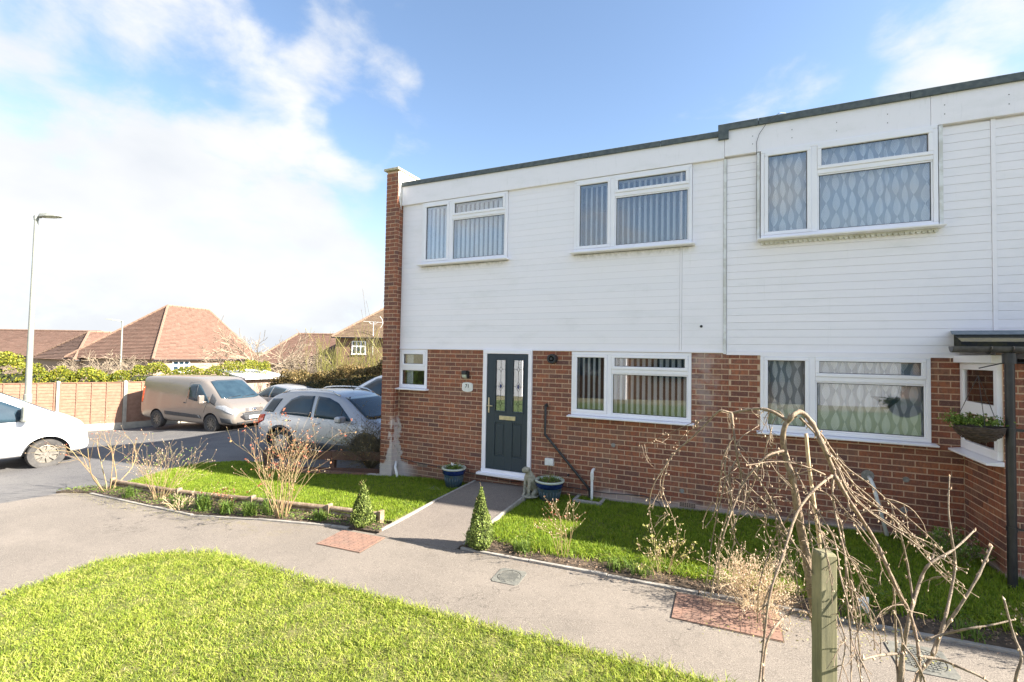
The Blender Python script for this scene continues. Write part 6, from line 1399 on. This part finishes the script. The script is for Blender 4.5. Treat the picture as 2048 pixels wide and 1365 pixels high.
# ---------------------------------------------------------------- background trees and shrubs
def bare_tree(x, y, z0, h, label, seed, m='twig', depth=4, trunk=.06, spread=.5, kids=(3, 5), ln=.42, group='bare garden trees behind the fence', wide=0, nst=2, minr=.008, shrink=.66):
    random.seed(seed); tk = MB(); tw = MB(); tips = []
    tops = Vector((x, y, z0+h*.35)); tk.tube([(x, y, z0), (x+.03, y, z0+h*.18), tuple(tops)], [trunk, trunk*.85, trunk*.7], 7)
    for i in range(nst+4):
        a = 2*PI*i/(nst+4); grow(tw, tops, Vector((math.cos(a)*(.6+wide), math.sin(a)*(.6+wide), .8)), h*ln, trunk*.55, depth-1, spread, 5, kids, 0, .5, tips, .2, shrink, 3, .25, minr)
    t = thing('bare_tree', label, 'tree', (x, y, z0), 0, group); part('trunk', tk, m, t, smooth=True); o = part('crown', tw, m, t); return t, tips
p = at(535, 750, 26); bt, tips = bare_tree(p.x, p.y, -3.0, 4.9, 'wide bare garden tree behind the pale shed', 3, wide=.55, trunk=.08, spread=.5, minr=.012)
p = at(470, 740, 27); bare_tree(p.x, p.y, -3.0, 3.7, 'rust tinged bare tree left of the wide tree', 6, m='rust' if 'rust' in M else 'twig', wide=.4, trunk=.05)
p = at(600, 750, 26); bare_tree(p.x, p.y, -3.0, 3.3, 'twiggy bare tree in front of the reddish roof', 9, wide=.5, trunk=.05)
for i, (u, d, h, lab) in enumerate(((100, 24, 2.9, 'low wide bare fruit tree at the far left'), (165, 24, 2.9, 'low bare tree right of the street lamp pole'), (225, 25, 3.2, 'round bare tree in front of the far lamp'), (275, 25, 2.8, 'low bare tree under the steep roof'))):
    p = at(u, 735, d); bare_tree(p.x, p.y, -3.0, h, lab, 20+i, wide=.9, trunk=.045, spread=.55, ln=.40)
def shoots(u, v, d, n, h, w_, label, m, seed, minr=.006):
    random.seed(seed); p = at(u, v, d); tw = MB()
    for i in range(n):
        q = Vector((p.x+random.gauss(0, w_), p.y+random.gauss(0, w_), -2.9)); grow(tw, q, Vector((random.gauss(0, .10), random.gauss(0, .10), 1)), h*random.uniform(.7, 1.1), .011, 1, .25, 5, (3, 6), .05, .4, None, .08, .35, 3, .3, minr)
    t = thing('shoot_thicket', label, 'shrub', (p.x, p.y, -2.9)); part('shoots', tw, m, t); return t
shoots(663, 730, 22, 46, 3.1, .42, 'upright yellow shoots below the two storey house wall', 'willow', 61); shoots(735, 730, 20, 60, 3.1, .50, 'upright yellow shoots beside the house corner', 'willow', 63); shoots(750, 730, 21, 14, 4.0, .3, 'tall pink tinged wands under the aerial', 'twig', 65, .007); shoots(615, 735, 22, 26, 2.7, .6, 'brown twiggy growth above the dark hedge', 'twig', 67)

# ---------------------------------------------------------------- grass
def grass(name, poly, dens, h, m, label, hf=gz, wd=.0035, lean=.5, dz=.01, seed=1, patch=.5, edge=.02):
    rg = np.random.default_rng(seed); xs = [p[0] for p in poly]; ys = [p[1] for p in poly]; A = (max(xs)-min(xs))*(max(ys)-min(ys)); n = int(A*dens)
    x = rg.uniform(min(xs), max(xs), n); y = rg.uniform(min(ys), max(ys), n); k = inpoly(x+rg.normal(0, .022, n), y+rg.normal(0, .022, n), poly); x, y = x[k], y[k]; n = len(x)
    z = np.array([hf(a, b) for a, b in zip(x, y)])+dz if n < 4e5 else GZV(x, y)+dz
    cl = np.sin(x*5.3+np.sin(y*3.1)*2)*np.sin(y*6.1+np.sin(x*2.7)*2)+.6*np.sin(x*13+y*7)*np.sin(y*15-x*5); hh = h*rg.uniform(.5, 1.15, n)*(1+patch*.45*cl)
    a = rg.uniform(0, 2*PI, n)*.9+np.sin(x*7.3+np.sin(y*5)*2)*np.sin(y*8.1+np.cos(x*6)*2)*2.0; ln = np.abs(rg.normal(lean, .35, n))*hh; dx, dy = np.cos(a)*ln, np.sin(a)*ln
    b = rg.uniform(0, 2*PI, n); wx, wy = np.cos(b)*wd, np.sin(b)*wd
    B0 = np.stack([x-wx, y-wy, z], 1); B1 = np.stack([x+wx, y+wy, z], 1); M0 = np.stack([x+dx*.35-wx*.8, y+dy*.35-wy*.8, z+hh*.6], 1); M1 = np.stack([x+dx*.35+wx*.8, y+dy*.35+wy*.8, z+hh*.6], 1)
    zt = z+hh*np.clip(1-lean*.3*np.abs(rg.normal(0, 1, n)), .5, 1); T0 = np.stack([x+dx, y+dy, zt], 1)
    V = np.stack([B0, B1, M1, M0, T0], 1).reshape(-1, 3); i = np.arange(n)*5; T = np.concatenate([np.stack([i, i+1, i+2], 1), np.stack([i, i+2, i+3], 1), np.stack([i+3, i+2, i+4], 1)])
    o = link(name, npmesh(name, V, T), m); tag(o, label, 'grass', None, 'stuff'); return o
NEAR = [(-6.7, 2.0), (-6.6, 2.34), (-6.66, 2.66), (-6.58, 3.05), (-6.2, 3.42), (-5.74, 3.66), (-5.06, 3.68), (-4.21, 3.64), (-3.43, 3.67), (-2.04, 3.67), (-1.45, 3.69), (-.97, 3.69), (-.29, 3.72), (1.2, 3.70), (1.2, 2.4), (-1.0, 1.2), (-3.2, .4), (-5.2, .2), (-6.8, .8)]
grass('near_lawn', NEAR, 9500, .046, 'grass', 'rough sunlit grass of the near lawn in the foreground', wd=.0032, seed=2, lean=.75, dz=.0)
grass('near_lawn_fringe', [(-6.9, 1.9), (-6.72, 2.5), (-6.76, 3.0), (-6.3, 3.5), (-5.7, 3.74), (-5.0, 3.74), (-3.4, 3.71), (-1.4, 3.73), (-.2, 3.76), (1.2, 3.74), (1.2, 3.62), (-.3, 3.62), (-2.0, 3.56), (-3.4, 3.56), (-5.06, 3.56), (-5.6, 3.5), (-6.1, 3.2), (-6.4, 2.8), (-6.4, 1.9)], 3800, .070, 'grass', 'longer grass overhanging the pavement edge of the near lawn', wd=.003, seed=3, lean=.9, dz=-.005)
grass('front_lawn', L1, 6500, .045, 'lawn', 'mown grass of the front lawn left of the path', hf=l1z, wd=.0034, seed=4, lean=.5)
grass('side_lawn', [(-2.84, 7.2), (2.45, 7.2), (2.45, 6.42), (4, 6.35), (4, 5.38), (2.4, 5.36), (.5, 5.26), (-.5, 5.24), (-1.2, 5.34), (-1.8, 5.22), (-2.3, 5.32), (-2.90, 5.38)], 7500, .050, 'lawn', 'mown grass of the lawn right of the path', hf=l1z, wd=.0034, seed=5, lean=.5)
grass('lawn_tufts', [(-2.88, 5.55), (-2.88, 5.28), (-2.3, 5.16), (-1.8, 5.10), (-1.1, 5.22), (-.3, 5.16), (1, 5.16), (4, 5.28), (4, 5.5)], 3000, .085, 'lawn', 'longer tufts where the right lawn meets the bed', hf=l1z, wd=.0036, seed=6, lean=.8)
grass('wall_foot_tufts', [(-5.9, 7.16), (-4.2, 7.16), (-4.2, 7.04), (-5.9, 7.0)], 5000, .07, 'lawn', 'longer grass along the foot of the wall at the left', hf=l1z, seed=7)
grass('wall_foot_tufts', [(-2.2, 7.20), (2.4, 7.20), (2.4, 7.12), (-2.2, 7.12)], 3500, .06, 'lawn', 'longer grass along the foot of the wall at the right', hf=l1z, seed=8)

# ---------------------------------------------------------------- weeping tree, stake and magnolia-like shrub in the foreground
random.seed(101)
def branch_path(px, d0, d1, wob=.02):
    """points along a branch whose picture-plane sketch was measured in the photograph; each lies at its own distance"""
    n = len(px); out = []
    for i, (u, v) in enumerate(px):
        f = i/(n-1); d = d0+(d1-d0)*f+wob*math.sin(i*1.7+u*.01); out.append(at(u, v, d))
    # Catmull-Rom refine
    res = []
    for i in range(n-1):
        p0, p1, p2, p3 = out[max(0, i-1)], out[i], out[i+1], out[min(n-1, i+2)]
        for k in range(5):
            t = k/5; res.append(.5*((2*p1)+(p2-p0)*t+(2*p0-5*p1+4*p2-p3)*t*t+(3*p1-p0-3*p2+p3)*t**3))
    res.append(out[-1]); return res
def add_branch(root, px, d0, d1, r0, r1, m='bark', sp=.045, spl=.016, name='branch', n=7, buds=None, end=True):
    pts = branch_path(px, d0, d1); N_ = len(pts); rr = [(r0+(r1-r0)*i/(N_-1))*(1+.08*math.sin(i*2.3)+random.uniform(-.08, .08)+(.30 if random.random() < .14 else 0)) for i in range(N_)]
    mb = MB().tube(pts, rr, n); bl = [] if buds is None else buds
    spurs(mb, pts, rr, sp, spl, max(.0013, r1*.55), bl)
    if end: bl.append(pts[-1])
    o = part(name, mb, m, root, smooth=True); return bl
wt = thing('weeping_tree', 'small bare weeping tree with arching pale branches in the right foreground', 'tree', (.40, 2.75, gz(.4, 2.75))); buds = []
g0 = gz(.40, 2.7)
TD = 2.35
trunk_px = [(1589, 831), (1571, 850), (1566, 880), (1572, 915), (1585, 960), (1593, 1003), (1601, 1055), (1612, 1110), (1621, 1165), (1632, 1250), (1640, 1365), (1650, 1500)]
pts = branch_path(trunk_px, TD, TD+.05, .01); last = pts[-1]; pts += [Vector((last.x, last.y, last.z-.35)), Vector((last.x+.01, last.y, g0-.05))]
N_ = len(pts); rr = [.0105+.016*(i/(N_-1))**.9+random.uniform(-.0012, .0012) for i in range(N_)]
mb = MB().tube(pts, rr, 10); spurs(mb, pts[:40], rr, .10, .018, .003, buds); part('trunk', mb, 'bark', wt, smooth=True)
B = [
 ([(1572, 850), (1585, 832), (1603, 825), (1625, 848), (1645, 890), (1662, 930), (1668, 950)], TD, TD-.05, .015, .016),
 ([(1668, 950), (1699, 1002), (1746, 1074), (1774, 1133), (1796, 1183), (1821, 1230), (1836, 1295), (1842, 1365), (1846, 1430)], TD-.05, TD-.30, .0135, .006),
 ([(1577, 845), (1550, 826), (1520, 818), (1490, 821), (1463, 826), (1440, 822), (1420, 840), (1385, 875), (1350, 905), (1325, 940), (1305, 975), (1299, 1010), (1302, 1045), (1310, 1068)], TD, TD+.55, .012, .0022),
 ([(1335, 925), (1321, 958), (1322, 991), (1330, 1015), (1338, 1030)], TD+.4, TD+.5, .004, .002),
 ([(1416, 836), (1385, 846), (1345, 864), (1310, 880), (1279, 892)], TD+.2, TD+.7, .0035, .0015),
 ([(1463, 826), (1468, 867), (1474, 912), (1483, 957), (1487, 1004), (1514, 1033), (1536, 1052)], TD+.1, TD+.05, .008, .003),
 ([(1468, 872), (1448, 912), (1440, 965), (1432, 1012), (1425, 1035), (1411, 1055)], TD+.1, TD+.25, .0055, .003),
 ([(1476, 915), (1456, 951), (1443, 991), (1432, 1041), (1424, 1083), (1416, 1140), (1408, 1195)], TD+.08, TD+.15, .0055, .003),
 ([(1567, 902), (1535, 912), (1511, 936), (1487, 967), (1469, 1009), (1456, 1044), (1445, 1078), (1432, 1130), (1422, 1192)], TD, TD-.05, .0085, .0035),
 ([(1650, 950), (1617, 936), (1582, 926), (1540, 924), (1515, 928), (1493, 931)], TD-.05, TD-.1, .0055, .003),
 ([(1477, 904), (1500, 933), (1530, 978), (1551, 1017), (1569, 1057), (1595, 1098), (1622, 1142), (1650, 1185)], TD+.05, TD-.2, .005, .0025),
 ([(1487, 965), (1516, 991), (1543, 1017), (1556, 1038), (1582, 1075), (1600, 1110)], TD, TD-.1, .004, .0022),
 ([(1664, 952), (1640, 970), (1615, 995), (1590, 1035), (1565, 1114), (1540, 1189), (1528, 1280), (1519, 1365), (1514, 1430)], TD-.05, TD-.45, .009, .006),
 ([(1606, 841), (1638, 864), (1672, 912), (1696, 938), (1740, 970), (1790, 1015), (1824, 1043), (1871, 1086), (1908, 1130), (1936, 1139)], TD, TD-.05, .0065, .002),
 ([(1625, 850), (1654, 901), (1672, 928), (1705, 965), (1740, 994), (1765, 1018), (1799, 1052), (1846, 1099), (1880, 1133), (1927, 1170)], TD, TD+.15, .006, .002),
 ([(1672, 935), (1699, 980), (1734, 1018), (1796, 1058), (1840, 1078), (1871, 1093), (1911, 1127)], TD-.05, TD-.2, .006, .002),
 ([(1668, 955), (1665, 985), (1670, 1024), (1681, 1071), (1690, 1114), (1693, 1189), (1702, 1292), (1702, 1365), (1700, 1430)], TD-.05, TD-.4, .006, .003),
 ([(1690, 1095), (1699, 1116), (1718, 1152), (1734, 1205), (1746, 1255), (1749, 1301)], TD-.15, TD-.2, .0045, .002),
 ([(1603, 1021), (1634, 1046), (1671, 1074), (1687, 1098), (1700, 1140), (1712, 1183), (1737, 1227), (1745, 1262)], TD, TD-.2, .005, .002),
 ([(1590, 940), (1606, 971), (1634, 1027), (1640, 1060), (1650, 1096), (1665, 1182)], TD, TD-.25, .0055, .003),
 ([(1630, 1250), (1618, 1230), (1603, 1223), (1580, 1228), (1565, 1238), (1545, 1262), (1531, 1297), (1525, 1365), (1522, 1430)], TD-.0, TD-.4, .009, .006),
 ([(1585, 1018), (1575, 1038), (1558, 1060), (1545, 1090), (1530, 1130), (1518, 1175), (1515, 1245)], TD, TD+.1, .006, .003),
 ([(1548, 1005), (1552, 1040), (1556, 1075), (1570, 1110), (1590, 1145), (1600, 1200), (1610, 1232)], TD, TD-.1, .004, .002),
 ([(1538, 850), (1543, 872), (1546, 890), (1540, 905), (1555, 925), (1557, 960), (1560, 1000)], TD, TD+.08, .0035, .002),
 ([(1665, 990), (1690, 1020), (1716, 1050), (1750, 1095), (1765, 1140), (1790, 1180), (1815, 1225)], TD-.1, TD-.2, .005, .0022),
 ([(1700, 1160), (1706, 1210), (1700, 1260), (1712, 1310), (1722, 1365), (1728, 1430)], TD-.2, TD-.45, .0045, .003),
 ([(1675, 1230), (1690, 1280), (1685, 1330), (1670, 1400)], TD-.25, TD-.4, .004, .003),
 ([(1618, 1000), (1640, 1060), (1668, 1120), (1690, 1170), (1715, 1210), (1740, 1260)], TD+.05, TD-.15, .0042, .002),
]
for px_, d0, d1, r0, r1 in B: add_branch(wt, px_, d0, d1, r0*.70, r1*.70, 'bark', .055, .017, buds=buds)
random.seed(73)
for k_, (px_, d0, d1, r0, r1) in enumerate(list(B)):
    if k_ < 3 or k_ in (9, 12, 20) or len(px_) < 5: continue
    for rep in range(1):
        ox, oy, dd_ = random.uniform(14, 44)*random.choice((-1, 1)), random.uniform(10, 70), random.uniform(-.18, .30); a_ = random.randint(0, 1); ph = random.random()*6
        q_ = [(u+ox*(i/(len(px_)-1))**.6+6*math.sin(i*1.9+ph), v+oy*(i/(len(px_)-1))**.5+5*math.sin(i*1.3+ph)) for i, (u, v) in enumerate(px_)][a_:len(px_)-random.randint(0, 1)]
        add_branch(wt, q_, d0+dd_*.3, d1+dd_, min(r0, .0065)*.72, min(r1, .003)*.7, 'bark', .05, .018, buds=buds)
random.seed(55); tw = MB()
for px_, d0, d1, r0, r1 in B[1:]:      # fine side twigs, arching over and hanging
    P = branch_path(px_, d0, d1)
    for _ in range(1 if r0 > .0045 else 0):
        q = random.choice(P[2:]); tp_ = []; grow(tw, q, Vector((random.gauss(0, .8), random.gauss(0, .8), random.uniform(-.2, .5))), random.uniform(.15, .34), .0034, 1, .5, 8, (1, 2), -.40, .45, tp_, .22, .38, 5, .15, .0013); buds += [a_ for a_, b_, c_ in tp_]
    for _ in range(4):
        q = random.choice(P[3:]); grow(tw, q, Vector((random.gauss(0, .7), random.gauss(0, .7), -.5)), random.uniform(.05, .16), .0022, 1, .6, 4, (1, 3), -.1, .6, None, .3, .5, 4, .2, .0012)
part('twigs', tw, 'bark', wt, smooth=True); part('buds', bud_mesh(buds, .0038), 'bud', wt)
# second supporting cane
cp = branch_path([(1612, 868), (1619, 940), (1628, 1005), (1640, 1100), (1655, 1300)], TD+.12, TD+.05, 0); cp.append(Vector((cp[-1].x, cp[-1].y, g0-.1)))
single('garden_cane', MB().tube(cp, .0085, 8), 'timberpale' if 'timberpale' in M else 'straw', 'straight pale cane standing between the trunk and the stake', 'cane', smooth=True)
sk_ = at(1648, 1102, 2.18); th = math.radians(22); ax_ = Vector((math.cos(th), math.sin(th), 0)); ay_ = Vector((-math.sin(th), math.cos(th), 0)); wS = .074; zt = sk_.z
mb = MB(); vs = []
for z, f in ((g0-.1, 1), (zt-.012, 1), (zt, .82)):
    for i, j in ((-1, -1), (1, -1), (1, 1), (-1, 1)): vs.append(Vector((sk_.x, sk_.y, z))+ax_*i*wS/2*f+ay_*j*wS/2*f)
mb.add(vs, [(0, 1, 5, 4), (1, 2, 6, 5), (2, 3, 7, 6), (3, 0, 4, 7), (4, 5, 9, 8), (5, 6, 10, 9), (6, 7, 11, 10), (7, 4, 8, 11), (8, 9, 10, 11)])
single('tree_stake', mb, 'stake', 'square green treated timber stake in the foreground beside the weeping tree', 'stake', bevel=.004)
ms = thing('upright_shrub', 'bare upright shrub with thick tipped stems right of the stake', 'shrub', (1.0, 2.35, gz(1, 2.35))); buds = []
S = [([(1795, 1500), (1802, 1365), (1805, 1311), (1815, 1252), (1827, 1205), (1843, 1155), (1861, 1127), (1908, 1099), (1949, 1061)], 2.15, 2.35, .012, .0035),
 ([(1810, 1500), (1830, 1365), (1864, 1314), (1886, 1252), (1902, 1183), (1910, 1127), (1903, 1074), (1897, 1018), (1899, 952)], 2.15, 2.4, .0095, .0028),
 ([(1864, 1310), (1880, 1270), (1921, 1211), (1958, 1149), (1983, 1093)], 2.2, 2.25, .008, .0045),
 ([(1852, 1280), (1890, 1268), (1936, 1258), (1985, 1250), (2030, 1239)], 2.2, 2.1, .006, .003),
 ([(2015, 1500), (2030, 1365), (2043, 1314), (2027, 1270), (2008, 1199)], 2.0, 2.1, .007, .0035),
 ([(1835, 1312), (1880, 1320), (1921, 1336), (1967, 1357), (2010, 1390)], 2.1, 1.95, .006, .005),
 ([(1724, 1320), (1758, 1311), (1793, 1308), (1806, 1308)], 2.05, 2.15, .0045, .006),
 ([(1787, 1177), (1790, 1220), (1793, 1314), (1796, 1365), (1796, 1440)], 2.25, 2.2, .004, .006),
 ([(1796, 1049), (1812, 1114), (1824, 1186), (1826, 1206)], 2.3, 2.25, .003, .005),
 ([(1786, 1222), (1800, 1250), (1808, 1290), (1830, 1320), (1850, 1365), (1862, 1430)], 2.1, 2.05, .003, .005),
 ([(1861, 1127), (1868, 1105), (1871, 1092)], 2.3, 2.3, .005, .0035)]
for px_, d0, d1, r0, r1 in S: add_branch(ms, px_, d0, d1, r0, r1, 'bark2', .12, .010, 'stem', 8, buds)
# root the shrub in the ground
for (u, d) in ((1795, 2.15), (1810, 2.15), (2015, 2.0), (1796, 2.2)):
    a = at(u, 1495, d); part('stem', MB().tube([a, Vector((a.x+(.95-a.x)*.5, a.y+.02, (a.z+g0)/2)), Vector((a.x+(.95-a.x)*.8, a.y+.03, g0-.05))], [.012, .014, .016], 8), 'bark2', ms, smooth=True)
part('buds', bud_mesh(buds, .0065), 'bud', ms)
# plant label in the bed
single('plant_label', MB().box(1.02, 1.10, 5.05, 5.06, gz(1, 5)+.02, gz(1, 5)+.20), 'white', 'small white plant label standing in the dark soil', 'label')

for o in bpy.data.objects:
    b_ = o.name.split('.')[0]
    if o.parent and b_ in ('buds', 'twigs', 'leaves', 'foliage', 'stems', 'shoots', 'plants', 'flowers', 'slots', 'flutes', 'weave', 'ridge_tiles', 'crown', 'inner_branches', 'brick_footing', 'screw_head', 'airbrick_slot', 'leading', 'chain'): o['kind'] = 'stuff'
